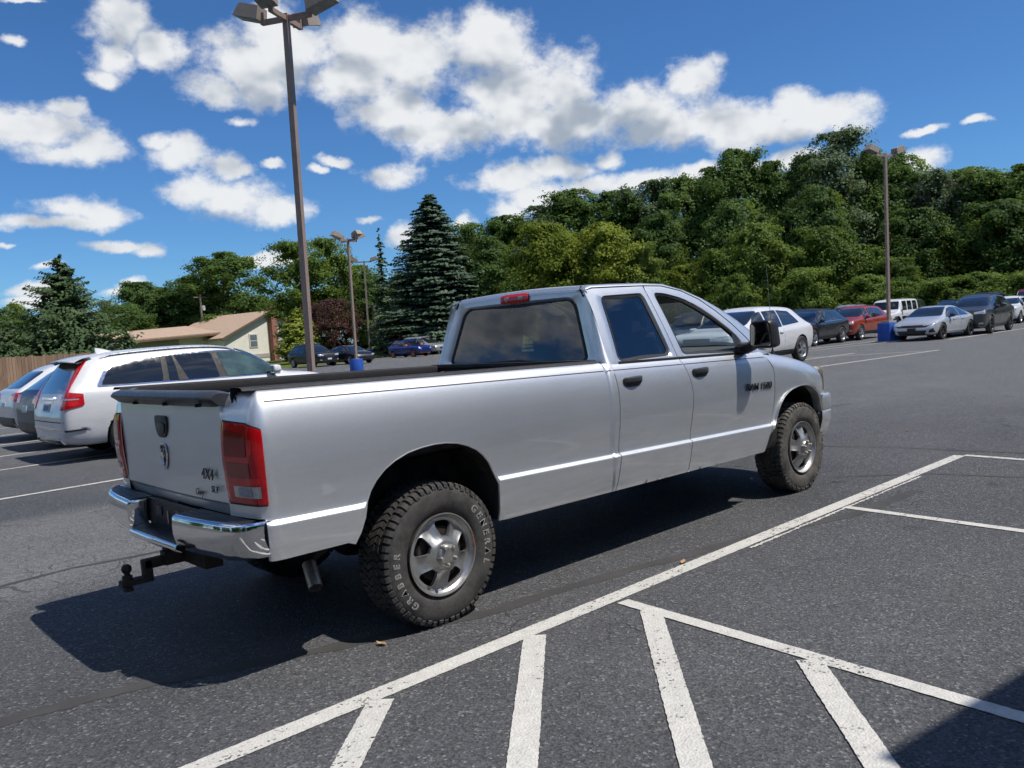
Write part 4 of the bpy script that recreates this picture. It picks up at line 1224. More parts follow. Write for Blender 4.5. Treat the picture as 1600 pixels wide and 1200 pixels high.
# high brake lamp
m = MB(); P = []
for y in np.linspace(-.155, .155, 18):
    e = (abs(y) / .155) ** 6; z0, z1 = 1.802 + .006 * e, 1.872 - .008 * e
    P.append([(1.55, y, z0 - .002), (1.532 + .006 * e, y, z0), (1.530 + .006 * e, y, (z0 + z1) / 2), (1.538 + .006 * e, y, z1 - .004), (1.556, y, z1 + .002)])
chm = m.grid(P).build('high_brake_lamp', MATS['lens_red_bright'], TRUCK, angle=60)
for y in (-.075, .075):
    m = MB(); m.box((1.531, y, 1.845), (.008, .042, .03)); m.V = [(x, y, z - .008) for x, y, z in m.V]; m.build('cargo_lens', MATS['lens_clear'], chm, bevel=.004)
m = MB(); m.box((1.445, 0, 1.10), (.03, 1.72, .40)); m.build('cab_back_panel', SIL, TRUCK)

# ---- mirrors ---------------------------------------------------------------------
def mirror_at(s_):
    root_m = MB()
    poly = roundpoly([(-.088, .118), (.10, .126), (.122, -.10), (-.095, -.10)], .045, 5)
    P = []
    for t, sc, in ((0, .93), (.018, 1.0), (.07, 1.0), (.12, .93), (.155, .76), (.175, .45), (.18, .1)):
        P.append([(3.09 + t + .0 * a, s_ * 1.13 + s_ * a * sc + s_ * .012, 1.425 + c_ * sc) for a, c_ in poly])
    root_m.grid(P, closed_v=True); root_m.F.append(tuple(range(len(poly))))
    mr = root_m.build('door_mirror', MATS['black_plastic'], TRUCK, angle=45)
    g = MB(); g.add([(3.087, s_ * (1.142 + a * .84), 1.425 + c_ * .84) for a, c_ in poly], [tuple(range(len(poly)))]); g.build('mirror_glass', MATS['mirror_glass'], mr, smooth=False)
    b2 = MB(); b2.tube([(3.17, s_ * .92, 1.325), (3.16, s_ * 1.0, 1.335), (3.15, s_ * 1.07, 1.36)], [.055, .045, .04], 10); b2.box((3.14, s_ * .955, 1.325), (.16, .05, .05)); b2.build('mirror_arm', MATS['black_plastic'], mr, bevel=.008)
    t2 = MB(); t2.add([(3.10, s_ * .925, 1.31), (3.34, s_ * .905, 1.31), (3.15, s_ * .862, 1.485), (3.10, s_ * .885, 1.43)], [(0, 1, 2, 3)]); t2.build('sail_panel', MATS['black_plastic'], mr)
mirror_at(-1); mirror_at(1)

# ---- front end -------------------------------------------------------------------
zf = spline([3.40, 3.55, 3.70, 4.0, 4.3, 4.48, 4.60, 4.66], [1.305, 1.287, 1.262, 1.212, 1.150, 1.105, 1.070, 1.05])
win_ = interp([3.4, 4.15, 4.30, 4.42, 4.52, 4.60, 4.66], [0, 0, .006, .018, .042, .078, .125])
def fen_section(x, zb):
    zt = zf(x); pts = []
    side_top = zt - .17
    for h in [.46, .485, .52, .58, .66, .70, .72, .74, .752, .762, .772, .785, .82, .86, .90, .94, .98, 1.02, 1.06, 1.10, 1.14, 1.17, 1.20, 1.24, 1.28]:
        z = h + rk(x)
        if z > side_top: break
        pts.append((-(w_of(z - rk(x)) + .012 * max(0, 1 - abs(x - 3.98) / .5) - win_(x)), max(z, zb)))
    y0 = w_of(max(side_top, .85) - rk(x)) + .012 * max(0, 1 - abs(x - 3.98) / .5) - win_(x)
    for a in np.linspace(0, PI / 2, 9)[1:]:
        pts.append((-(y0 - .17 * (1 - math.cos(a)) ** 1.0), side_top + .17 * math.sin(a)))
    pts.append((-.74, zt + .006)); pts.append((-.675, zt + .004))
    return pts
def mk_fender():
    m = MB(); P = []
    xs = [3.40, 3.415] + [x for x, z in F_ARCH] + [4.412, 4.45, 4.48, 4.51, 4.54, 4.57, 4.60, 4.63, 4.66]
    L_ = None
    for x in xs:
        zb = fa_f(x) if 3.425 <= x <= 4.41 else (.47 if x < 3.5 else .845)
        s_ = fen_section(x, zb)
        q = resample(s_, 60, closed=False) if False else s_
        P.append([(max(x, xC(z - rk(x)) + G) if x < 3.57 else x, y, z) for y, z in q])
    n = min(len(c) for c in P)
    # bring every column to one count: keep the crown, thin the flank
    P2 = []
    for c in P:
        extra = len(c) - n
        P2.append(c[extra:] if False else c[:1] + c[1 + extra:])
    m.grid(P2); return m
both(mk_fender, 'front_fender', SIL, merge=.0004, flange=.02, angle=60)
# hood
m = MB(); P = []
for k in range(26):
    t = k / 25; x = lerp(3.62, 4.90, t); col = []
    for j in range(31):
        s_ = j / 30 * 2 - 1; y = s_ * .668; bow = 1 - s_ * s_
        xx = x + (.05 if t > .5 else 0) * bow * (t - .5) * 2 + .14 * bow * (1 - t)
        xm = xx - (.30 * (1 - bow) ** 3) * t
        zt = zf(min(xm, 4.66)) + .008
        crown = float(np.interp(abs(y), [0, .30, .48, .56, .61, .64, .668], [.115, .112, .098, .080, .046, .014, .0]))
        nose = -.085 * max(0, (t - .86) / .14) ** 2
        drop = max(0, 4.90 - 4.66) * 0
        base = zf(xm) if xm < 4.6 else zf(4.6) - (xm - 4.6) * .22
        col.append((xm, y, base + .006 + crown * (1 - .12 * t) + nose))
    P.append(col)
hood = m.grid(P).build('hood', SIL, TRUCK, angle=60, flange=((0, 0, -1), .03))
m = MB(); P = []
for k in range(21):
    s_ = k / 20 * 2 - 1; y = .80 * s_; x = 3.66 + .20 * (1 - s_ * s_)
    P.append([(x - .06, y, 1.36), (x + .06, y, 1.325 - .02 * s_ * s_), (x + .14, y, 1.30 - .02 * s_ * s_)])
m.grid(P).build('cowl', MATS['black_plastic'], TRUCK)
# nose: fascia, grille, head lamps
FP = [(4.645, -.87), (4.70, -.80), (4.76, -.68), (4.83, -.46), (4.87, -.22), (4.88, 0)]
FPs = FP + [(x, -y) for x, y in reversed(FP[:-1])]
m = MB(); m.grid([[(x - .012 * (z > 1.0), y, z) for z in (.78, .86, .95, 1.03, 1.075)] for x, y in FPs]); m.build('nose_panel', SIL, TRUCK, angle=60)
m = MB(); m.grid([[(x + .012, y, z) for z in (.84, .95, 1.06)] for x, y in FPs if abs(y) < .50]); gr = m.build('grille', MATS['black_plastic'], TRUCK)
m = MB(); m.box((4.895, 0, .95), (.03, .07, .24)); m.box((4.89, 0, .95), (.03, .80, .055)); m.build('grille_bar', MATS['chrome'], gr, bevel=.008)
def mk_head():
    m = MB(); pl = [(4.46, -.967), (4.53, -.942), (4.59, -.905), (4.645, -.862), (4.70, -.79), (4.755, -.68), (4.80, -.56)]; P = []
    for i, (x, y) in enumerate(pl):
        t = i / (len(pl) - 1); P.append([(x + .012, y - .012, lerp(.855 + .03 * (1 - t), 1.085 - .02 * (1 - t), k / 6)) for k in range(7)])
    m.grid(P); return m
both(mk_head, 'head_lamp', MATS['lens_amber'], angle=60, flange=.05)
BP = [(4.405, -.985), (4.46, -.992), (4.54, -.990), (4.60, -.975), (4.65, -.94), (4.70, -.87), (4.78, -.70), (4.86, -.45), (4.92, -.2), (4.935, 0)]
BPs = BP + [(x, -y) for x, y in reversed(BP[:-1])]
m = MB(); P = []
for i, (x, y) in enumerate(BPs):
    n = Vector((1, 0)) if abs(y) < .5 else Vector((.55, math.copysign(.83, y)))
    side = min(1, max(0, (x - 4.40) / .25))
    prof = [(-.045, .850), (-.008, .848), (.004, .835), (.008, .80), (.006, .712), (-.002, .704), (-.002, .696), (.006, .688), (.004, .62), (-.02, .52), (-.05, .44 + .04 * (1 - side)), (-.075, .43 + .05 * (1 - side))]
    P.append([(x + n.x * a, y + n.y * a, z) for a, z in prof])
fb = m.grid(P).build('front_bumper', SIL, TRUCK, angle=40)
m = MB(); m.grid([[(x - .004, y * .996, z) for z in (.704, .696)] for x, y in BPs]); m.build('bumper_groove', MATS['rubber'], fb)
# aerial on the right fender
m = MB(); m.lathe([(.020, 0), (.017, .012), (.007, .05), (.005, .06)], 12, (3.82, -.84, 1.240), 'z'); an = m.build('aerial', MATS['black_plastic'], TRUCK)
m = MB(); m.tube([(3.82, -.84, 1.295), (3.80, -.845, 1.60), (3.765, -.85, 2.02)], [.0028, .0022, .0015], 6); m.build('mast', MATS['steel'], an)

# ---- underside -------------------------------------------------------------------
for s_ in (-1, 1):
    m = MB(); m.box((1.9, s_ * .43, .56), (5.5, .08, .14)); m.build('chassis_rail', MATS['undercoat'], TRUCK)
m = MB(); m.tube([(0, -.72, .395), (0, .72, .395)], .045, 10); m.lathe([(0, -.12), (.09, -.11), (.14, -.05), (.15, 0), (.14, .06), (.09, .11), (0, .12)], 20, (0, 0, .395)); m.build('rear_axle', MATS['undercoat'], TRUCK)
m = MB(); m.tube([(4.077, -.72, .395), (4.077, .72, .395)], .045, 10); m.build('front_axle', MATS['undercoat'], TRUCK)
for s_ in (-1, 1):
    m = MB(); m.tube([(-.62, s_ * .52, .62), (-.3, s_ * .52, .50), (0, s_ * .52, .455), (.4, s_ * .52, .50), (.7, s_ * .52, .60)], .03, 6); m.build('leaf_spring', MATS['rusty_iron'], TRUCK)
    m = MB(); m.tube([(.05, s_ * .62, .42), (.30, s_ * .58, .88)], .03, 8); m.build('shock_absorber', MATS['undercoat'], TRUCK)
m = MB(); m.box((2.4, 0, .60), (2.0, 1.6, .10)); m.build('floor_pan', MATS['undercoat'], TRUCK)
m = MB(); m.box((1.0, .45, .56), (1.2, .45, .26)); m.build('fuel_tank', MATS['undercoat'], TRUCK, bevel=.04)
m = MB(); m.box((3.9, 0, .62), (1.1, .9, .4)); m.build('engine_block', MATS['undercoat'], TRUCK)
m = MB(); m.lathe([(.18, -.11), (.36, -.11), (.385, -.05), (.385, .05), (.36, .11), (.18, .11)], 28, (0, 0, 0), 'z'); sp = m.build('spare_tyre', MATS['tyre_dark'], TRUCK); sp.location = (-.62, .1, .70)

# ---- cabin -----------------------------------------------------------------------
m = MB(); m.box((2.4, 0, .70), (2.1, 1.66, .05)); m.build('cabin_floor', MATS['interior_dark'], TRUCK)
for s_ in (-1, 1):
    m = MB(); P = []
    for x in np.linspace(1.55, 3.45, 6): P.append([(x, s_ * .875, .75), (x, s_ * .885, 1.05), (x, s_ * .885, 1.29), (x, s_ * .90, 1.30)])
    m.grid(P).build('door_card', MATS['interior_dark'], TRUCK)
def seat(x, y, w, name, mat, hr=True):
    m = MB(); m.box((x, y, 1.02), (.50, w, .17)); st = m.build(name, MATS[mat], TRUCK, bevel=.05, bseg=3)
    hb = .50 if w < .8 else .40
    m = MB(); m.box((x - .25, y, 1.02 + hb / 2), (.15, w, hb), Matrix.Rotation(-.22, 3, 'Y')); m.build('backrest', MATS[mat], st, bevel=.055, bseg=3)
    if hr:
        for yy in ([y] if w < .8 else [y - .42, y + .42]):
            m = MB(); m.box((x - .345, yy, 1.60 if w < .8 else 1.50), (.11, .28, .20), Matrix.Rotation(-.15, 3, 'Y')); m.build('headrest', MATS['interior_grey' if w > .8 else mat], st, bevel=.03, bseg=3, angle=60)
            for y2 in (-.06, .06): MB().tube([(x - .33, yy + y2, 1.48), (x - .34, yy + y2, 1.58)], .007, 6).build('headrest_post', MATS['steel'], st)
seat(2.72, -.42, .54, 'front_seat', 'interior_light'); seat(2.72, .42, .54, 'front_seat', 'interior_light'); seat(2.08, 0, 1.40, 'rear_bench', 'interior_dark', True)
m = MB(); P = []
for y in np.linspace(-.80, .80, 18):
    b_ = 1 - (y / .8) ** 2
    P.append([(3.20, y, .95), (3.17, y, 1.15), (3.16, y, 1.24), (3.20, y, 1.29), (3.30, y, 1.315), (3.70 + .2 * b_, y, 1.34)])
m.grid(P).build('dashboard', MATS['interior_grey'], TRUCK, angle=60)
m = MB(); P = []
for k in range(28):
    a = 2 * PI * k / 28; ring = []
    for j in range(8):
        c_ = 2 * PI * j / 8; r_ = .185 + .016 * math.cos(c_); v = Vector((.016 * math.sin(c_), r_ * math.cos(a), r_ * math.sin(a)))
        ring.append(tuple(Matrix.Rotation(-.45, 3, 'Y') @ v + Vector((3.05, .42, 1.26))))
    P.append(ring)
m.grid(P, closed_u=True, closed_v=True); m.box((3.06, .42, 1.26), (.04, .10, .34), Matrix.Rotation(-.45, 3, 'Y')); m.box((3.06, .42, 1.26), (.04, .34, .07), Matrix.Rotation(-.45, 3, 'Y')); m.build('steering_wheel', MATS['interior_dark'], TRUCK)
m = MB(); m.grid([[(x, y, 1.862 - .06 * max(0, (x - 2.5) / .2) * 0 - .05 * (abs(y) / .68) ** 6) for y in np.linspace(-.68, .68, 14)] for x in np.linspace(1.58, 2.62, 8)]); m.build('headliner', MATS['interior_light'], TRUCK)
m = MB(); m.box((2.86, 0, 1.745), (.03, .24, .065)); m.tube([(2.90, 0, 1.75), (2.97, 0, 1.80)], .01, 6); m.build('cabin_mirror', MATS['interior_dark'], TRUCK, bevel=.01)
def mk_visor():
    m = MB(); m.box((2.78, -.40, 1.775), (.18, .40, .018), Matrix.Rotation(.35, 3, 'Y')); return m
both(mk_visor, 'sun_visor', MATS['interior_light'], bevel=.006)
def mk_pillar_trim():
    m = MB(); P = []
    for (x, z), q in list(zip(A_OUT, A_IN))[4:]:
        a = Vector(gpt(x, z, -.02)); b_ = Vector(q) + Vector((-.02, .015, -.015)); mid = (a + b_) / 2 + Vector((-.03, .05, -.02))
        P.append([tuple(a), tuple(mid), tuple(b_)])
    m.grid(P); return m
both(mk_pillar_trim, 'pillar_trim', MATS['interior_dark'])
def mk_bpillar():
    m = MB(); m.add([gpt(2.17, 1.84, -.05), gpt(2.32, 1.84, -.05), gpt(2.40, 1.30, -.05), gpt(2.20, 1.30, -.05)], [(0, 1, 2, 3)]); return m
both(mk_bpillar, 'b_pillar', MATS['interior_grey'])

# ---- wheels ----------------------------------------------------------------------
TR = .400; HUB_Z = .396
def tyre_mesh(name):
    """turned carcass; the flat crown carries the tread blocks"""
    prof = [(.226, .095), (.236, .112), (.262, .128), (.30, .1355), (.335, .1345), (.362, .128), (.376, .119), (.384, .105), (.386, .06), (.386, 0)]
    full = [(r, -h) for r, h in prof] + [(r, h) for r, h in reversed(prof[:-1])]
    m = MB(); m.lathe(full, 96); return m
def tread_mesh():
    m = MB(); n = 58; rr = random.Random(5)
    def block(a0, a1, y0, y1, r0, r1, sk=0.0, yc=None):
        vs = []
        for r in (r0, r1):
            for a, y, s_ in ((a0, y0, 0), (a1, y0, 0), (a1, y1, sk), (a0, y1, sk)):
                vs.append((r * math.cos(a + s_), y, r * math.sin(a + s_)))
        m.add(vs, [(0, 1, 2, 3), (7, 6, 5, 4), (0, 4, 5, 1), (1, 5, 6, 2), (2, 6, 7, 3), (3, 7, 4, 0)])
    da = 2 * PI / n
    for k in range(n):
        a = k * da
        long = k % 2
        for s_ in (-1, 1):
            # shoulder lug that folds over the edge
            vs = []; w0 = da * (.70 if long else .62)
            rad_ = [(.395, .070), (.400, .105), (.392, .124), (.380, .1300 if long else .127), (.366 if long else .374, .1325 if long else .129)]
            base = [(.380, .070), (.380, .104), (.374, .118), (.366, .124), (.360 if long else .366, .127)]
            for (r, y) in rad_: vs += [(r * math.cos(a), s_ * y, r * math.sin(a)), (r * math.cos(a + w0), s_ * y, r * math.sin(a + w0))]
            for (r, y) in base: vs += [(r * math.cos(a), s_ * y, r * math.sin(a)), (r * math.cos(a + w0), s_ * y, r * math.sin(a + w0))]
            fs = []
            for i in range(4):
                fs.append((2 * i, 2 * i + 1, 2 * i + 3, 2 * i + 2)); fs.append((2 * i, 2 * i + 2, 10 + 2 * i + 2, 10 + 2 * i)); fs.append((2 * i + 1, 10 + 2 * i + 1, 10 + 2 * i + 3, 2 * i + 3))
            fs += [(0, 10, 11, 1), (8, 9, 19, 18)]
            m.add(vs, fs)
            block(a + .35 * da, a + 1.05 * da, s_ * .066, s_ * .034, .380, .3985, s_ * .3 * da)
        block(a + .1 * da, a + .82 * da, -.029, -.002, .380, .400, .35 * da)
        block(a + .5 * da, a + 1.22 * da, .002, .029, .380, .400, .35 * da)
    return m
def rim_mesh():
    """five broad spokes; grid lines follow the edges of the five windows"""
    m = MB(); NS, NR = 20, 26
    rs = list(np.linspace(.055, .205, NR))
    def half(r): return float(np.interp(r, [.0, .098, .108, .125, .15, .172, .184, .19, .21], [.15, .16, .21, .27, .31, .325, .28, .20, .18]))
    def depth(r, s_):
        base = float(np.interp(r, [.055, .075, .095, .13, .165, .19, .205], [.060, .058, .050, .038, .022, .010, .012]))
        sp = max(0, abs(s_) - .5) / .5
        return base - .020 * (math.sin(PI * min(1, max(0, (r - .08) / .125)))) * (sp ** .7) + .006 * (abs(s_) < .62) * 0
    idx = {}
    for w in range(5):
        c0 = w * 2 * PI / 5 + .30
        for i, r in enumerate(rs):
            for j in range(NS + 1):
                s_ = -1 + 2 * j / NS; h = half(r)
                th = (s_ / .5) * h if abs(s_) <= .5 else math.copysign(lerp(h, PI / 5, (abs(s_) - .5) / .5), s_)
                idx[(w, i, j)] = len(m.V)
                m.V.append((r * math.cos(c0 + th), -depth(r, s_), r * math.sin(c0 + th)))
        for i in range(NR - 1):
            rm = (rs[i] + rs[i + 1]) / 2
            for j in range(NS):
                s_ = -1 + 2 * (j + .5) / NS
                if abs(s_) < .5 and .103 < rm < .187: continue
                m.F.append((idx[(w, i, j)], idx[(w, i + 1, j)], idx[(w, i + 1, j + 1)], idx[(w, i, j + 1)]))
    return m
_tm = tyre_mesh('t').build('tyre', MATS['tyre'])
_tdm = tread_mesh().build('tread', MATS['tyre'], smooth=False)
_rm = rim_mesh().build('spokes', MATS['worn_alloy'], merge=.0004, flange=((0, 1, 0), .022), angle=50)
_bm = MB().lathe([(.170, .09), (.185, .10), (.198, .04), (.203, -.004), (.2085, -.016), (.217, -.020), (.221, -.034), (.2245, -.0415), (.2305, -.0425), (.2315, -.036), (.228, -.025), (.224, -.01), (.224, .10)], 72).build('rim', MATS['worn_alloy'], angle=50)
_hm = MB().lathe([(0, -.085), (.028, -.085), (.050, -.081), (.058, -.074), (.062, -.060), (.064, -.045)], 40).build('hub_cap', MATS['steel'], angle=40)
_nm = MB().lathe([(0, -.088), (.007, -.087), (.0115, -.080), (.0125, -.06), (.016, -.055), (.016, -.035)], 12).build('lug_nut', MATS['steel'], angle=40)
_dm = MB().lathe([(.05, .0), (.15, .0), (.155, .01), (.155, .03), (.05, .03)], 40).build('brake_disc', MATS['rusty_iron'])
_bk = MB().lathe([(.02, .06), (.22, .07)], 40).build('wheel_back', MATS['undercoat'])
WPROT = [_tm, _tdm, _rm, _bm, _hm, _nm, _dm, _bk]
def wheel(name, x, y, s_, rot, dusty=False, steer=0.0):
    w = bpy.data.objects.new(name, None); COL.objects.link(w); w.parent = TRUCK
    w.location = (x, y, HUB_Z); w.empty_display_size = .1
    flip = Matrix.Identity(4) if s_ < 0 else Matrix.Rotation(PI, 4, 'Z')
    w.rotation_euler = (Matrix.Rotation(steer, 4, 'Z') @ flip @ Matrix.Rotation(rot, 4, 'Y')).to_euler()
    for pr in WPROT:
        if pr.name.startswith('lug_nut'):
            for k in range(5):
                o = pr.copy(); COL.objects.link(o); o.parent = w; a = k * 2 * PI / 5 + .30 + PI / 5
                o.location = (.052 * math.cos(a), -.102 + .094, .052 * math.sin(a)); o.location.y = -.012
        else:
            o = pr.copy(); COL.objects.link(o); o.parent = w
            if pr.name.startswith('tread'): o['kind'] = 'stuff'
            if pr.name.startswith(('tyre', 'tread')): o.location = (0, .117, 0) if False else (0, .09, 0)
            if dusty and pr.name.startswith(('tyre', 'tread')):
                o.data = o.data.copy(); o.data.materials[0] = MATS['tyre_dusty']
    return w
# hub face sits at y = -0.965 + 0.0425 so that the rim lip is at 0.965
WY = .9225
w_rr = wheel('wheel', 0, -WY, -1, 0.12); w_fr = wheel('wheel', 4.077, -WY, -1, 0.55, True)
wheel('wheel', 0, WY, 1, 0.4); wheel('wheel', 4.077, WY, 1, 0.1, True)
for pr in WPROT: bpy.data.objects.remove(pr)
# raised outlined lettering on the near rear sidewall (same on the front one, half buried in dust)
def side_letters(w, txt, a_start, step, size, rad_, name, mw, mb):
    R = w.matrix_basis.to_3x3()
    inv = R.inverted()
    for i, ch in enumerate(txt):
        a = a_start - i * step              # clockwise as seen from outside
        for off, ext, mt, ex in ((.0, .0018, mw, .0014), (-.0036, .0023, mb, .0020)):
            me = text_mesh(ch, size, ext, off if off else .0012, .12)
            r_ = Vector((math.sin(a), 0, -math.cos(a))); u_ = Vector((math.cos(a), 0, math.sin(a))); n_ = Vector((0, -1, 0))
            loc = u_ * rad_ + Vector((0, .09 - .1342, 0))
            M_ = Matrix(((r_.x, u_.x, n_.x, loc.x), (r_.y, u_.y, n_.y, loc.y), (r_.z, u_.z, n_.z, loc.z), (0, 0, 0, 1)))
            me.transform(inv.to_4x4() @ M_)
            link_mesh(name, me, MATS[mt], w)
side_letters(w_rr, 'GENERAL', rad(42), rad(10.2), .058, .318, 'letter', 'letter_white', 'letter_black')
side_letters(w_rr, 'GRABBER', rad(227), rad(9.6), .054, .318, 'letter', 'letter_white', 'letter_black')
# a smear of rust on the rear rim's lip
m = MB(); P = []
for k in range(12):
    a = rad(-8 + 3.2 * k); ww = .006 * math.sin(PI * (k + .5) / 12)
    P.append([((.2225 - ww) * math.cos(a), -.0428, (.2225 - ww) * math.sin(a)), ((.2225 + ww) * math.cos(a), -.0442, (.2225 + ww) * math.sin(a))])
o = m.grid(P).build('rust_patch', MATS['rust'], w_rr); o.rotation_euler = (w_rr.matrix_basis.to_3x3().inverted()).to_euler()

# the truck stands nose-down by a degree: settle the bodywork on its springs
def warp(v):
    x, y, z = v
    g = float(np.interp(x, [-1.2, 0, 1.2, 3.5, 4.6], [-.3, 0, 1, 1, .55]))
    k = min(max((z - .75) / .6, 0), 1)
    return (x + .045 * g * min(max(z - .4, 0), .95), y, z + .0045 - .0043 * x + .015 * k)
_seen = set()
def warp_tree(o):
    for ch in o.children:
        if ch.name.startswith('wheel') and ch.type == 'EMPTY': continue
        if ch.name.split('.')[0] in ('rear_axle', 'front_axle', 'leaf_spring', 'spare_tyre'): continue
        if ch.type == 'MESH' and ch.data.name not in _seen:
            _seen.add(ch.data.name)
            n = len(ch.data.vertices); co = np.empty(n * 3, 'f'); ch.data.vertices.foreach_get('co', co)
            c = co.reshape(-1, 3)
            for i in range(n): c[i] = warp(c[i])
            ch.data.vertices.foreach_set('co', c.ravel()); ch.data.update()
        warp_tree(ch)
warp_tree(TRUCK)

# ------------------------------------------------------------------ parked cars
def car_rim(n_sp, style):
    """alloy rim, outer face towards -y, radius 1 = tyre bead"""
    m = MB(); m.lathe([(.62, .5), (.90, .45), (.94, .05), (.97, -.06), (1.0, -.10), (1.02, -.06), (1.02, .5)], 32)
    m.lathe([(0, -.05), (.10, -.05), (.20, -.02), (.24, .06)], 20)
    for k in range(n_sp):
        a = 2 * PI * k / n_sp
        offs = (0,) if style == 0 else (-.13, .13)
        for o_ in offs:
            c, s_ = math.cos(a + o_), math.sin(a + o_); c0, s0 = math.cos(a + o_ * .5), math.sin(a + o_ * .5)
            w = .15 if style == 0 else .055
            t_ = (-s_, c)
            A = [(.16 * c0 + w * q * t_[0], 0, .16 * s0 + w * q * t_[1]) for q in (-1.0, 1.0)]
            B = [(.95 * c + w * q * t_[0], 0, .95 * s_ + w * q * t_[1]) for q in (-.8, .8)]
            vs = [(A[0][0], -.02, A[0][2]), (A[1][0], -.02, A[1][2]), (B[1][0], .02, B[1][2]), (B[0][0], .02, B[0][2])]
            m.add(vs + [(x, y + .14, z) for x, y, z in vs], [(0, 1, 2, 3), (7, 6, 5, 4), (0, 4, 5, 1), (1, 5, 6, 2), (2, 6, 7, 3), (3, 7, 4, 0)])
    return m
_proto = {}
for nm, n_sp, st, mt in (('five', 5, 1, 'rim_silver'), ('five_dark', 5, 1, 'rim_dark'), ('multi', 9, 0, 'rim_silver'), ('orange', 5, 1, 'orange_trim')):
    o = car_rim(n_sp, st).build('rim', MATS[mt], angle=30); _proto[nm] = o.data; bpy.data.objects.remove(o)
o = MB().lathe([(.64, .34), (.68, .42), (.80, .47), (.92, .45), (.98, .36), (1.0, .2), (1.0, -.2), (.98, -.36), (.92, -.45), (.80, -.47), (.68, -.42), (.64, -.34)], 40).build('tyre', MATS['tyre_dark']); _tyre_me = o.data; bpy.data.objects.remove(o)
o = MB().lathe([(.02, .2), (.62, .2)], 24).build('hub', MATS['undercoat']); _hub_me = o.data; bpy.data.objects.remove(o)

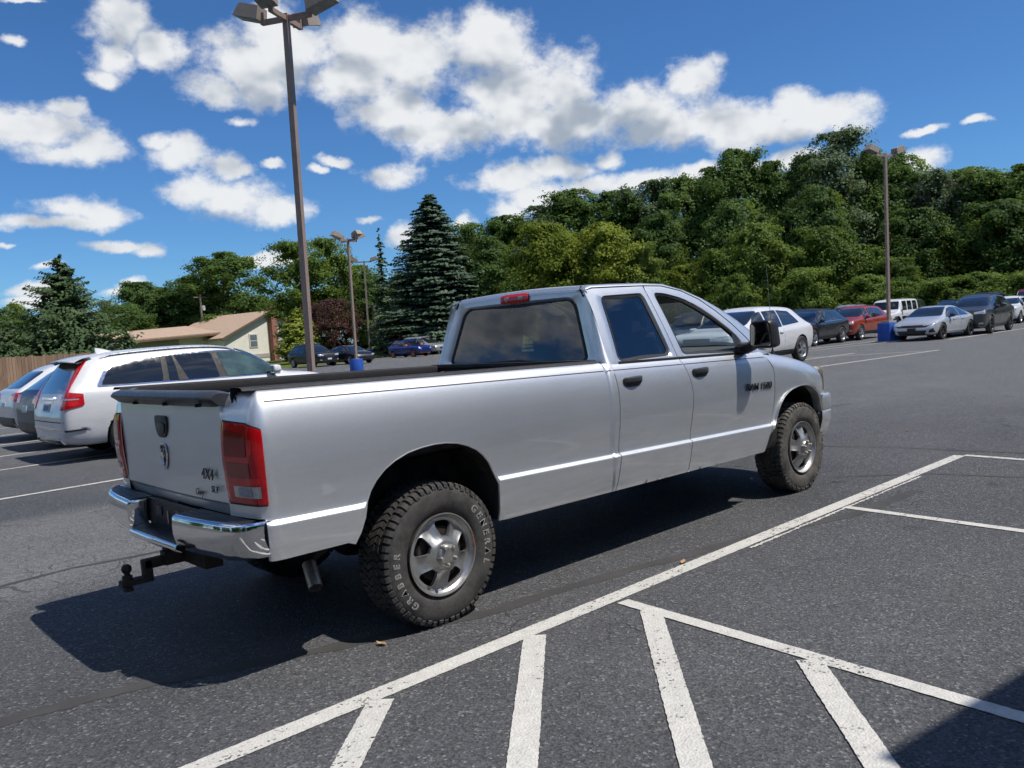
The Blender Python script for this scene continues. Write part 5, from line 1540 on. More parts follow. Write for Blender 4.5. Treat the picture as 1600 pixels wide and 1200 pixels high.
def polyfill(poly, nx, nz):
    """columns across a 2D polygon, each with nz+1 points"""
    xs = sorted(set([p[0] for p in poly])); x0, x1 = xs[0], xs[-1]
    cols = sorted(set([round(lerp(x0 + 1e-4, x1 - 1e-4, k / nx), 5) for k in range(nx + 1)] + [round(x, 5) for x in xs[1:-1]]))
    out = []; N = len(poly)
    for x in cols:
        zs = []
        for k in range(N):
            a, b_ = poly[k], poly[(k + 1) % N]
            if (a[0] - x) * (b_[0] - x) <= 0 and abs(a[0] - b_[0]) > 1e-9: zs.append(lerp(a[1], b_[1], (x - a[0]) / (b_[0] - a[0])))
        if len(zs) < 2: continue
        lo, hi = min(zs), max(zs); out.append([(x, lerp(lo, hi, k / nz)) for k in range(nz + 1)])
    return out
class Car:
    def __init__(s, name, L, W, H, st, wheel_r, ax_r, ax_f, paint, arch=1.10, sub=2, detail=1):
        """st: stations (x, zlo, zsh, ztop, wlo, wsh, wtop) from tail to nose, x measured from the middle"""
        s.root = empty(name); s.paint = MATS[paint]; s.L, s.W, s.H = L, W, H; s.wr = wheel_r; s.ax = (ax_r, ax_f)
        P = []
        for (x, zlo, zsh, zt, wlo, wsh, wt) in st:
            g = max(zt - zsh, .02); h = zsh - zlo
            half = [(0, zlo), (wlo * .88, zlo), (wlo, zlo + .05), (lerp(wlo, wsh, .75), zlo + .34 * h), (wsh, zlo + .68 * h), (wsh - .012, zsh - .05 * min(1, h)), (wsh - .055, zsh + .004), (lerp(wsh - .06, wt, .5) + .018 * min(1, g / .4), zsh + .5 * g), (wt, zt - .09 * min(1, g / .35)), (wt - .07, zt - .018), (wt * .5, zt + .008), (0, zt + .014)]
            P.append([(x, -y, z) for y, z in half] + [(x, y, z) for y, z in reversed(half[1:-1])])
        m = MB(); n = len(P[0]); m.grid(P, closed_v=True)
        for base, fl in ((0, False), ((len(P) - 1) * n, True)):
            for k in range(11):
                a, b_, c, d = base + k, base + k + 1, base + (n - k - 1) % n, base + (n - k) % n
                q = [a, b_]
                if c not in q: q.append(c)
                if d not in q: q.append(d)
                m.F.append(tuple(q if fl else q[::-1]))
        o = m.build('body', s.paint, None, angle=40)
        md = o.modifiers.new('s', 'SUBSURF'); md.levels = sub; md.render_levels = sub
        dg = bpy.context.evaluated_depsgraph_get(); me = bpy.data.meshes.new_from_object(o.evaluated_get(dg))
        o.modifiers.clear(); o.data = me
        bm = bmesh.new(); bm.from_mesh(me); s.bvh = BVHTree.FromBMesh(bm); bm.free()
        # wheel arches
        R = wheel_r * arch
        cm = MB()
        for ax in s.ax:
            for y0, y1 in ((-W, -W / 2 + .26), (W / 2 - .26, W)):
                cm.prism([(ax + R * math.cos(2 * PI * k / 40), wheel_r + .01 + R * math.sin(2 * PI * k / 40)) for k in range(40)], y0, y1)
        co = cm.build('cut', None, None, smooth=False)
        bo = o.modifiers.new('b', 'BOOLEAN'); bo.object = co; bo.operation = 'DIFFERENCE'; bo.solver = 'EXACT'
        dg = bpy.context.evaluated_depsgraph_get(); me2 = bpy.data.meshes.new_from_object(o.evaluated_get(dg))
        o.modifiers.clear(); o.data = me2; cd = co.data; bpy.data.objects.remove(co); bpy.data.meshes.remove(cd)
        o.data.materials.clear(); o.data.materials.append(s.paint); o.data.materials.append(MATS['undercoat'])
        mi = []
        for p in o.data.polygons:
            c = p.center; inside = any((c.x - ax) ** 2 + (c.z - wheel_r - .01) ** 2 < (R * 1.012) ** 2 for ax in s.ax) and abs(c.y) < W / 2 - .012
            mi.append(1 if inside and (abs(p.normal.y) > .9 and abs(c.y) < W / 2 - .2 or min(abs(math.hypot(c.x - ax, c.z - wheel_r - .01) - R) for ax in s.ax) < .02) else 0)
        o.data.polygons.foreach_set('material_index', mi)
        o.data.polygons.foreach_set('use_smooth', [True] * len(o.data.polygons)); o.data.set_sharp_from_angle(angle=rad(38))
        o.parent = s.root; s.body = o
    def wheels(s, style='five', tw=None):
        for ax in s.ax:
            for sd in (-1, 1):
                w = bpy.data.objects.new('wheel', None); COL.objects.link(w); w.parent = s.root
                w.location = (ax, sd * (s.W / 2 - .115), s.wr); w.scale = (s.wr, .235, s.wr)
                w.rotation_euler = (0, random.Random(int(ax * 100) + sd).random() * 6, 0) if sd < 0 else (0, .4, PI)
                t = link_mesh('tyre', _tyre_me, None, w); r = link_mesh('rim', _proto[style], None, w); r.scale = (.66, .5, .66); r.location = (0, -.34, 0)
                h = link_mesh('hub', _hub_me, None, w); h.scale = (1, .6, 1); h.location = (0, -.1, 0)
    def patch(s, name, poly, view, mat, off=.006, nx=10, nz=6, parent=None, mirror=True, depth=.03):
        """piece laid on the body: poly in the frame of a view direction (side: x,z; rear/front: y,z; or ('q', angle))"""
        sides = (-1, 1) if mirror else (-1,)
        res = []
        for sd in sides:
            if view == 'side': d = Vector((0, -sd, 0)); fr = lambda a, b_: Vector((a, sd * 3.0, b_))
            elif view == 'rear': d = Vector((1, 0, 0)); fr = lambda a, b_: Vector((-5.0, -sd * a if mirror else a, b_))
            elif view == 'front': d = Vector((-1, 0, 0)); fr = lambda a, b_: Vector((5.0, -sd * a if mirror else a, b_))
            elif view == 'top': d = Vector((0, 0, -1)); fr = lambda a, b_: Vector((a, -sd * b_ if mirror else b_, 4.0))
            else:
                an = view[1]       # where the viewer stands, degrees from +x (given for the right-hand side); a runs to the viewer's right
                c, s_ = math.cos(rad(an)), math.sin(rad(an)) * (1 if sd < 0 else -1)
                d = Vector((-c, -s_, 0)); rt = Vector((d.y, -d.x, 0)) * (1 if sd < 0 else -1)
                fr = lambda a, b_, d=d, rt=rt: -d * 5 + rt * a + Vector((0, 0, b_))
            m = MB(); P = []
            for col in polyfill(poly, nx, nz):
                row = []
                for a, b_ in col:
                    h = s.bvh.ray_cast(fr(a, b_), d)
                    row.append(None if h[0] is None else h[0] + (h[1] if h[1].dot(d) < 0 else -h[1]) * off)
                P.append(row)
            nv = len(P[0]); idx = {}
            for i, row in enumerate(P):
                for j, p in enumerate(row):
                    if p is not None: idx[(i, j)] = len(m.V); m.V.append(tuple(p))
            for i in range(len(P) - 1):
                for j in range(nv - 1):
                    k = [(i, j), (i + 1, j), (i + 1, j + 1), (i, j + 1)]
                    if all(q in idx for q in k):
                        pts = [Vector(m.V[idx[q]]) for q in k]
                        if max((pts[0] - pts[2]).length, (pts[1] - pts[3]).length) < .9: m.F.append(tuple(idx[q] for q in k))
            if m.F: res.append(m.build(name, MATS[mat], parent or s.root, merge=.0003, flange=(tuple(d), depth), angle=50))
        return res
    def place(s, x, y, rz, label, cat, group=None, scale=1.0):
        s.root.location = (x, y, 0); s.root.rotation_euler = (0, 0, rz); s.root.scale = (scale,) * 3
        tag(s.root, label, cat, group); return s
    def common(s, seams=(), handles=(), mirror_x=None, mirror_z=1.05, mirror_mat=None, belt=None):
        for x, z0, z1, lean in seams:
            s.patch('door_seam', [(x, z0), (x + .012, z0), (x + .012 + lean, z1), (x + lean, z1)], 'side', 'rubber', .002, 1, 10, depth=.01)
        for x, z in handles:
            for sd in (-1, 1):
                h = s.bvh.ray_cast(Vector((x, sd * 3, z)), Vector((0, -sd, 0)))
                if h[0]: MB().box(h[0] + Vector((0, sd * .012, 0)), (.20, .035, .035)).build('door_handle', s.paint, s.root, bevel=.01)
        if mirror_x is not None:
            for sd in (-1, 1):
                h = s.bvh.ray_cast(Vector((mirror_x, sd * 3, mirror_z - .06)), Vector((0, -sd, 0)))
                y = h[0].y if h[0] else sd * s.W / 2
                m = MB(); P = []
                pl = roundpoly([(-.10, .085), (.10, .085), (.12, -.03), (.05, -.085), (-.09, -.07)], .04, 4)
                for t, sc in ((-.075, .82), (-.06, .95), (.0, 1.0), (.06, .85), (.09, .5)): P.append([(mirror_x + t, y + sd * (.13 + a), mirror_z + .02 + c * sc) for a, c in [(q[0] * sc, q[1]) for q in pl]])
                m.grid(P, closed_v=True); m.F.append(tuple(range(len(pl)))); n = len(m.V); m.F.append(tuple(range(n - len(pl), n)))
                mr = m.build('door_mirror', mirror_mat or s.paint, s.root)
                MB().tube([(mirror_x + .02, y - sd * .03, mirror_z - .06), (mirror_x, y + sd * .09, mirror_z - .045)], [.035, .025], 8).build('mirror_arm', MATS['black_plastic'], mr)
                MB().box((mirror_x - .078, y + sd * .13, mirror_z + .02), (.006, .17, .12)).build('mirror_glass', MATS['mirror_glass'], mr, bevel=.002)

def suv_stations(L, W, H, belt=.98, hood=1.05, tail_slope=.35, nose=0.0, roof_w=.62, roof_drop=.09, wind=.62, cowl=.62):
    hl, hw = L / 2, W / 2; b = belt
    e = b + .05                # the waistline rises towards the tail
    return [(-hl, .42, .72, .76, hw * .60, hw * .72, hw * .55), (-hl + .03, .33, .80, .86, hw * .78, hw * .88, hw * .74), (-hl + .10, .28, e, e + .04, hw * .84, hw * .955, hw * .80),
            (-hl + .20, .26, e + .02, e + .08, hw * .86, hw * .98, hw * .78), (-hl + .20 + tail_slope * .55, .25, e + .01, lerp(e, H - roof_drop, .62), hw * .88, hw * .99, hw * .70), (-hl + .20 + tail_slope, .24, e - .01, H - roof_drop - .03, hw * .90, hw, hw * roof_w + .03),
            (-hl + .50 + tail_slope, .24, b + .02, H - roof_drop * .62, hw * .90, hw, hw * roof_w + .05), (-.25, .24, b, H - .012, hw * .90, hw * .995, hw * roof_w + .05), (.15, .24, b - .02, H - .022, hw * .90, hw, hw * roof_w + .04),
            (hl - 1.20 - wind - cowl * .5, .24, b - .03, H - .10, hw * .90, hw, hw * roof_w + .03), (hl - 1.22 - cowl * .25, .24, b - .02, lerp(hood, H, .40), hw * .90, hw, hw * .70), (hl - 1.12, .24, b - .02, hood, hw * .90, hw, hw * .80),
            (hl - .70, .25, hood - .06, hood - .01, hw * .90, hw * .99, hw * .79), (hl - .30, .26, hood - .09, hood - .045, hw * .89, hw * .975, hw * .77), (hl - .12, .28, hood - .15 - nose, hood - .09 - nose, hw * .84, hw * .92, hw * .72), (hl - .03, .32, hood - .26 - nose, hood - .20 - nose, hw * .76, hw * .83, hw * .64), (hl, .40, hood - .42 - nose, hood - .38 - nose, hw * .62, hw * .68, hw * .52)]

def crossover(name, paint, L=4.65, W=1.88, H=1.66, wr=.355, glass_m='glass_car', rim='five', belt=1.0, hood=1.08, grille='black_plastic', roof=None, tail=.42, rails=True, cladding='black_plastic', lamp='headlight', chrome_belt=False, seat=True):
    c = Car(name, L, W, H, suv_stations(L, W, H, belt, hood, tail), wr, -L / 2 + .92, L / 2 - .92, paint)
    hl, hw = L / 2, W / 2
    zt = H - .16; zb = belt + .045
    xf = hl - 1.12 - .62 * .6       # foot of the screen pillar on the side glass
    c.patch('side_window', roundpoly([(-hl + .58 + tail * .6, zb + .10), (-hl + .80 + tail * .85, zt - .05), (-.62, zt + .005), (-.62, zb + .035)], .05, 3), 'side', glass_m)
    c.patch('side_window', roundpoly([(-.56, zb + .015), (-.56, zt + .008), (.20, zt - .01), (.25, zb)], .03, 3), 'side', glass_m)
    c.patch('side_window', roundpoly([(.32, zb), (.27, zt - .012), (.60, zt - .05), (xf + .10, zb + .01)], .03, 3), 'side', glass_m)
    c.patch('windscreen', roundpoly([(-hw * .78, hood + .06), (-hw * .62, H - .14), (hw * .62, H - .14), (hw * .78, hood + .06)], .06, 3), 'front', glass_m, mirror=False, nx=14, nz=8)
    c.patch('rear_window', roundpoly([(-hw * .70, belt + .13), (-hw * .60, H - .20), (hw * .60, H - .20), (hw * .70, belt + .13)], .08, 3), 'rear', glass_m, mirror=False, nx=14, nz=6)
    c.patch('tail_lamp', roundpoly([(-hw * .95, belt - .14), (-hw * .95, belt + .05), (-hw * .52, belt + .03), (-hw * .50, belt - .10)], .03, 3), 'rear', 'lens_red')
    c.patch('rear_skirt', [(-hw * .9, .30), (-hw * .9, .52), (hw * .9, .52), (hw * .9, .30)], 'rear', cladding, mirror=False, nx=16)
    c.patch('number_plate', [(-.17, .72), (-.17, .84), (.17, .84), (.17, .72)], 'rear', 'plate_white', .012, mirror=False, nx=2, nz=2)
    c.patch('head_lamp', roundpoly([(-hw * .93, hood - .29), (-hw * .90, hood - .15), (-hw * .50, hood - .20), (-hw * .48, hood - .29)], .03, 3), 'front', lamp, .008)
    c.patch('grille', roundpoly([(-hw * .40, hood - .54), (-hw * .44, hood - .20), (hw * .44, hood - .20), (hw * .40, hood - .54)], .05, 3), 'front', grille, .01, mirror=False, nx=12)
    c.patch('lower_grille', roundpoly([(-hw * .60, .34), (-hw * .66, .46), (hw * .66, .46), (hw * .60, .34)], .03, 3), 'front', 'black_plastic', .006, mirror=False, nx=12)
    c.patch('fog_lamp', roundpoly([(-hw * .84, .46), (-hw * .84, .54), (-hw * .66, .52), (-hw * .66, .46)], .02, 3), 'front', lamp, .008)
    c.patch('number_plate', [(-.17, .50), (-.17, .62), (.17, .62), (.17, .50)], 'front', 'plate_white', .03, mirror=False, nx=2, nz=2)
    if cladding:
        c.patch('sill_cladding', [(c.ax[0] + wr + .06, .26), (c.ax[0] + wr + .06, .42), (c.ax[1] - wr - .06, .42), (c.ax[1] - wr - .06, .26)], 'side', cladding)
    if chrome_belt:
        c.patch('belt_trim', [(-hl + .62 + tail * .5, zb + .02), (-hl + .62 + tail * .5, zb + .05), (xf + .05, zb - .005), (xf + .05, zb - .035)], 'side', 'chrome', .008, 14, 1)
    c.common([(-.62, .34, belt, .02), (.26, .30, belt, .0), (xf - .05, .34, belt - .05, -.05)], [(-.42, belt - .10), (.48, belt - .12)], xf - .02, belt + .08, MATS['black_plastic'] if paint in ('paint_charcoal', 'paint_grey') else None)
    if rails:
        for sd in (-1, 1):
            pts = []
            for k in range(12):
                x = lerp(-hl + .75 + tail, .55, k / 11); h = c.bvh.ray_cast(Vector((x, sd * hw * .60, 3)), Vector((0, 0, -1)))
                if h[0]: pts.append(h[0] + Vector((0, 0, .035 if 0 < k < 11 else 0)))
            MB().tube(pts, .014, 6).build('roof_rail', MATS['chrome' if paint in ('paint_navy',) else 'grey_plastic'], c.root)
    c.wheels(rim)
    return c

def sedan(name, paint, rim='five_dark', glass_m='glass_car'):
    L, W, H = 4.88, 1.86, 1.45; hl, hw = L / 2, W / 2
    st = [(-hl, .42, .70, .74, hw * .55, hw * .66, hw * .50), (-hl + .04, .32, .86, .92, hw * .76, hw * .86, hw * .66), (-hl + .14, .27, .92, .99, hw * .84, hw * .95, hw * .70), (-hl + .40, .22, .92, 1.02, hw * .88, hw * .99, hw * .70),
          (-hl + .72, .20, .92, 1.10, hw * .90, hw, hw * .66), (-hl + 1.20, .19, .91, 1.30, hw * .90, hw, hw * .60), (-hl + 1.75, .19, .90, 1.41, hw * .90, hw, hw * .62), (-.10, .19, .89, 1.445, hw * .90, hw, hw * .63), (.30, .19, .88, 1.43, hw * .90, hw, hw * .63),
          (.72, .19, .87, 1.33, hw * .90, hw, hw * .66), (1.08, .19, .87, 1.13, hw * .90, hw, hw * .74), (1.36, .19, .87, .98, hw * .90, hw, hw * .80), (1.75, .20, .82, .92, hw * .89, hw * .99, hw * .76), (hl - .32, .21, .74, .83, hw * .87, hw * .96, hw * .72), (hl - .11, .24, .64, .72, hw * .80, hw * .88, hw * .66), (hl - .02, .28, .52, .58, hw * .70, hw * .76, hw * .56), (hl, .34, .46, .48, hw * .5, hw * .58, hw * .42)]
    c = Car(name, L, W, H, st, .345, -hl + 1.06, hl - .94, paint)
    c.patch('side_window', roundpoly([(-1.28, .97), (-1.05, 1.13), (-.72, 1.27), (-.40, 1.315), (-.36, .965)], .03, 3), 'side', glass_m)
    c.patch('side_window', roundpoly([(-.30, .96), (-.34, 1.32), (.05, 1.335), (.45, 1.27), (.90, 1.04), (1.0, .95)], .03, 3), 'side', glass_m)
    c.patch('windscreen', roundpoly([(-hw * .80, .99), (-hw * .60, 1.355), (hw * .60, 1.355), (hw * .80, .99)], .06, 3), 'front', glass_m, mirror=False, nx=14, nz=8)
    c.patch('sun_roof', [(-.9, -.50), (-.9, .50), (.35, .50), (.35, -.50)], 'top', glass_m, mirror=False)
    c.patch('rear_window', roundpoly([(-hw * .72, 1.08), (-hw * .58, 1.34), (hw * .58, 1.34), (hw * .72, 1.08)], .06, 3), 'rear', glass_m, mirror=False, nx=14)
    c.patch('tail_lamp', roundpoly([(-hw * .94, .76), (-hw * .94, .90), (-hw * .40, .88), (-hw * .40, .80)], .02, 3), 'rear', 'lens_red')
    c.patch('head_lamp', roundpoly([(-hw * .93, .66), (-hw * .90, .76), (-hw * .50, .67), (-hw * .48, .62)], .02, 3), 'front', 'headlight', .008)
    c.patch('grille', roundpoly([(-hw * .60, .56), (-hw * .80, .66), (hw * .80, .66), (hw * .60, .56)], .03, 3), 'front', 'black_plastic', .007, mirror=False, nx=14)
    c.patch('lower_grille', roundpoly([(-hw * .56, .27), (-hw * .66, .44), (hw * .66, .44), (hw * .56, .27)], .04, 3), 'front', 'black_plastic', .008, mirror=False, nx=14)
    c.patch('fog_lamp', roundpoly([(-hw * .90, .34), (-hw * .88, .52), (-hw * .76, .44), (-hw * .72, .34)], .02, 3), 'front', 'black_plastic', .008)
    c.patch('number_plate', [(-.17, .44), (-.17, .54), (.17, .54), (.17, .44)], 'front', 'black_plastic', .03, mirror=False, nx=2, nz=2)
    c.patch('belt_trim', [(-1.30, .945), (-1.30, .965), (1.02, .945), (1.02, .925)], 'side', 'chrome', .008, 14, 1)
    c.common([(-.34, .28, .93, .0), (.78, .28, .90, .04), (-1.12, .45, .93, .03)], [(-.55, .80), (.40, .80)], .74, .97, MATS['black_plastic'])
    c.wheels(rim)
    return c

def hatch(name, paint, trim, glass_m='glass_car'):
    L, W, H = 3.95, 1.69, 1.51; hl, hw = L / 2, W / 2
    st = suv_stations(L, W, H, .92, .98, .30, 0, .62, .04, .55, .6)
    c = Car(name, L, W, H, st, .30, -hl + .68, hl - .78, paint)
    zb, zt = .965, H - .15; xf = hl - 1.45
    c.patch('side_window', roundpoly([(-hl + .62, zb + .06), (-hl + .80, zt), (-.48, zt), (-.46, zb + .02)], .04, 3), 'side', glass_m)
    c.patch('side_window', roundpoly([(-.40, zb), (-.42, zt), (.10, zt - .03), (xf + .22, zb)], .03, 3), 'side', glass_m)
    c.patch('windscreen', roundpoly([(-hw * .78, 1.03), (-hw * .62, H - .13), (hw * .62, H - .13), (hw * .78, 1.03)], .06, 3), 'front', glass_m, mirror=False, nx=12)
    c.patch('rear_window', roundpoly([(-hw * .66, 1.05), (-hw * .56, H - .16), (hw * .56, H - .16), (hw * .66, 1.05)], .06, 3), 'rear', glass_m, mirror=False)
    c.patch('tail_lamp', roundpoly([(-hw * .93, .70), (-hw * .93, .95), (-hw * .74, .93), (-hw * .72, .74)], .03, 3), 'rear', 'lens_red')
    c.patch('head_lamp', roundpoly([(-hw * .92, .68), (-hw * .88, .86), (-hw * .62, .74), (-hw * .56, .66)], .03, 3), 'front', 'headlight', .008)
    c.patch('grille', roundpoly([(-hw * .40, .36), (-hw * .52, .50), (hw * .52, .50), (hw * .40, .36)], .03, 3), 'front', 'black_plastic', .008, mirror=False)
    c.patch('bumper_trim', roundpoly([(-hw * .82, .28), (-hw * .82, .35), (hw * .82, .35), (hw * .82, .28)], .02, 3), 'front', trim, .012, mirror=False, nx=14)
    c.patch('roof_trim', [(-hl + .55, -.62), (-hl + .55, .62), (-hl + .75, .62), (-hl + .75, -.62)], 'top', trim, .012, mirror=False)
    c.common([(-.45, .32, .92, .0), (.42, .32, .90, .0)], [(-.25, .80)], xf - .0, .99, MATS[trim])
    c.wheels('orange')
    return c

def minivan(name, paint, glass_m='glass_car'):
    L, W, H = 5.1, 1.98, 1.74; hl, hw = L / 2, W / 2
    st = suv_stations(L, W, H, .98, .98, .26, .05, .66, .03, .75, .75)
    c = Car(name, L, W, H, st, .34, -hl + 1.05, hl - 1.0, paint)
    zb, zt = 1.03, H - .17; xf = hl - 1.62
    c.patch('side_window', roundpoly([(-hl + .40, zb + .05), (-hl + .55, zt), (-1.18, zt), (-1.15, zb)], .04, 3), 'side', glass_m)
    c.patch('side_window', roundpoly([(-1.08, zb), (-1.10, zt), (-.10, zt), (-.06, zb - .01)], .03, 3), 'side', glass_m)
    c.patch('side_window', roundpoly([(.0, zb - .01), (-.02, zt), (.42, zt - .04), (xf + .15, zb - .01)], .03, 3), 'side', glass_m)
    c.patch('windscreen', roundpoly([(-hw * .78, 1.05), (-hw * .62, H - .13), (hw * .62, H - .13), (hw * .78, 1.05)], .06, 3), 'front', glass_m, mirror=False, nx=12)
    c.patch('sun_roof', [(-.4, -.45), (-.4, .45), (.15, .45), (.15, -.45)], 'top', glass_m, mirror=False)
    c.patch('rear_window', roundpoly([(-hw * .72, 1.10), (-hw * .62, H - .18), (hw * .62, H - .18), (hw * .72, 1.10)], .06, 3), 'rear', glass_m, mirror=False)
    c.patch('tail_lamp', roundpoly([(-hw * .95, .80), (-hw * .95, 1.04), (-hw * .70, 1.02), (-hw * .70, .84)], .03, 3), 'rear', 'lens_red')
    c.patch('head_lamp', roundpoly([(-hw * .92, .64), (-hw * .88, .78), (-hw * .52, .70), (-hw * .50, .62)], .03, 3), 'front', 'headlight', .008)
    c.patch('grille', roundpoly([(-hw * .42, .52), (-hw * .46, .66), (hw * .46, .66), (hw * .42, .52)], .03, 3), 'front', 'black_plastic', .008, mirror=False)
    c.common([(-1.12, .34, .96, .0), (-.03, .34, .96, .0), (xf - .06, .34, .92, .0)], [(-.95, .86), (.15, .86)], xf - .02, 1.05, None)
    c.wheels('five')
    return c

def boxy_offroader(name, paint):
    """upright off-roader with a flat screen and a slotted nose"""
    L, W, H = 4.6, 1.95, 1.92; hl, hw = L / 2, W / 2
    st = [(-hl, .60, 1.14, 1.80, hw * .82, hw * .88, hw * .74), (-hl + .03, .55, 1.16, 1.88, hw * .88, hw * .93, hw * .80), (-hl + .10, .52, 1.16, H - .02, hw * .90, hw * .95, hw * .82), (-.6, .50, 1.16, H, hw * .90, hw * .95, hw * .82), (.35, .50, 1.15, H - .02, hw * .90, hw * .95, hw * .82), (.50, .50, 1.15, H - .10, hw * .90, hw * .95, hw * .80), (.78, .50, 1.14, 1.25, hw * .90, hw * .95, hw * .82), (.95, .50, 1.11, 1.19, hw * .90, hw * .95, hw * .80), (1.6, .52, 1.07, 1.15, hw * .88, hw * .93, hw * .70), (hl - .22, .55, 1.05, 1.12, hw * .84, hw * .90, hw * .66), (hl - .15, .56, 1.02, 1.09, hw * .80, hw * .86, hw * .62), (hl - .12, .62, .96, 1.02, hw * .70, hw * .78, hw * .55)]
    c = Car(name, L, W, H, st, .40, -hl + .85, hl - .72, paint, arch=1.14)
    zb, zt = 1.23, H - .15
    for x0, x1 in ((-hl + .30, -1.28), (-1.12, -.42), (-.28, .40)):
        c.patch('side_window', roundpoly([(x0, zb), (x0 + .02, zt), (x1 - .03, zt), (x1, zb)], .05, 3), 'side', 'glass_car')
    c.patch('windscreen', roundpoly([(-hw * .76, 1.30), (-hw * .72, H - .16), (hw * .72, H - .16), (hw * .76, 1.30)], .05, 3), 'front', 'glass_car', mirror=False, nx=12)
    c.patch('rear_window', roundpoly([(-hw * .60, 1.25), (-hw * .56, 1.72), (hw * .56, 1.72), (hw * .60, 1.25)], .05, 3), 'rear', 'glass_car', mirror=False)
    c.patch('tail_lamp', roundpoly([(-hw * .86, .80), (-hw * .86, 1.05), (-hw * .72, 1.05), (-hw * .72, .80)], .02, 3), 'rear', 'lens_red')
    for k in range(7):
        a = (k - 3) * .115
        c.patch('grille_slot', roundpoly([(a - .035, .72), (a - .035, 1.0), (a + .035, 1.0), (a + .035, .72)], .03, 3), 'front', 'black_plastic', .008, 4, 3, mirror=False)
    for sd in (-1, 1):
        MB().lathe([(0, -.02), (.09, -.015), (.10, 0), (.10, .05)], 20, (0, 0, 0)).build('head_lamp', MATS['headlight'], c.root).matrix_local = Matrix.Translation((hl - .09, sd * hw * .62, .93)) @ Matrix.Rotation(PI / 2, 4, 'Z')
    MB().box((hl - .02, 0, .58), (.18, W * .92, .17)).build('front_bumper', MATS['black_plastic'], c.root, bevel=.03)
    MB().box((-hl - .02, 0, .58), (.16, W * .92, .17)).build('rear_bumper', MATS['black_plastic'], c.root, bevel=.03)
    MB().lathe([(0, .16), (.25, .16), (.36, .12), (.39, 0), (.36, -.12), (.2, -.12)], 28).build('spare_wheel', MATS['tyre_dark'], c.root).matrix_local = Matrix.Translation((-hl - .16, 0, 1.05)) @ Matrix.Rotation(PI / 2, 4, 'Z')
    c.common([(.46, .60, 1.12, 0), (-.35, .60, 1.12, 0)], [(-.22, 1.02), (-1.02, 1.02)], .52, 1.28, MATS['black_plastic'])
    for ax in c.ax:
        for sd in (-1, 1):
            P = []
            for k in range(15):
                a = PI * k / 14; P.append([(ax + r_ * math.cos(a), sd * y_, .42 + r_ * math.sin(a)) for r_, y_ in ((.47, hw * .84), (.50, hw + .06), (.46, hw + .07))])
            MB().grid(P).build('arch_flare', MATS['black_plastic'], c.root)
    c.wheels('five_dark')
    return c

def far_pickup(name, paint, cap=True):
    L, W, H = 5.8, 2.0, 1.92; hl, hw = L / 2, W / 2
    st = [(-hl, .55, 1.10, 1.14, hw * .80, hw * .88, hw * .80), (-hl + .05, .50, 1.18, 1.80, hw * .86, hw * .95, hw * .74), (-hl + .14, .48, 1.20, 1.88, hw * .88, hw * .97, hw * .76), (-1.0, .46, 1.20, 1.90, hw * .90, hw * .98, hw * .76), (-.6, .46, 1.18, H, hw * .90, hw * .98, hw * .76), (.4, .46, 1.16, H, hw * .90, hw * .98, hw * .74), (.75, .46, 1.15, H - .10, hw * .90, hw * .98, hw * .72), (1.25, .46, 1.14, 1.28, hw * .90, hw * .98, hw * .80), (1.5, .46, 1.12, 1.22, hw * .90, hw * .98, hw * .80), (hl - .3, .48, 1.04, 1.14, hw * .88, hw * .96, hw * .76), (hl - .06, .50, .96, 1.05, hw * .84, hw * .90, hw * .72), (hl, .56, .82, .92, hw * .76, hw * .82, hw * .66)]
    c = Car(name, L, W, H, st, .40, -hl + 1.15, hl - .95, paint)
    for x0, x1, z1 in ((-hl + .35, -1.05, 1.70), (-.85, -.10, 1.76), (.0, .95, 1.72)):
        c.patch('side_window', roundpoly([(x0, 1.27), (x0 + .04, z1), (x1 - (.35 if x1 > .5 else .03), z1), (x1, 1.25)], .05, 3), 'side', 'glass_car')
    c.patch('windscreen', roundpoly([(-hw * .76, 1.33), (-hw * .66, 1.76), (hw * .66, 1.76), (hw * .76, 1.33)], .05, 3), 'front', 'glass_car', mirror=False)
    c.patch('rear_window', roundpoly([(-hw * .62, 1.30), (-hw * .58, 1.72), (hw * .58, 1.72), (hw * .62, 1.30)], .05, 3), 'rear', 'glass_car', mirror=False)
    c.patch('tail_lamp', roundpoly([(-hw * .88, .85), (-hw * .88, 1.12), (-hw * .76, 1.12), (-hw * .76, .85)], .02, 3), 'rear', 'lens_red')
    c.patch('head_lamp', roundpoly([(-hw * .86, .76), (-hw * .86, .94), (-hw * .58, .92), (-hw * .58, .78)], .03, 3), 'front', 'headlight', .008)
    c.patch('grille', roundpoly([(-hw * .5, .70), (-hw * .5, .95), (hw * .5, .95), (hw * .5, .70)], .03, 3), 'front', 'black_plastic', .008, mirror=False)
    c.common([(.0, .55, 1.15, 0), (1.0, .55, 1.12, 0)], [(.12, 1.05)], 1.0, 1.30, MATS['black_plastic'])
    c.wheels('five_dark')
    return c

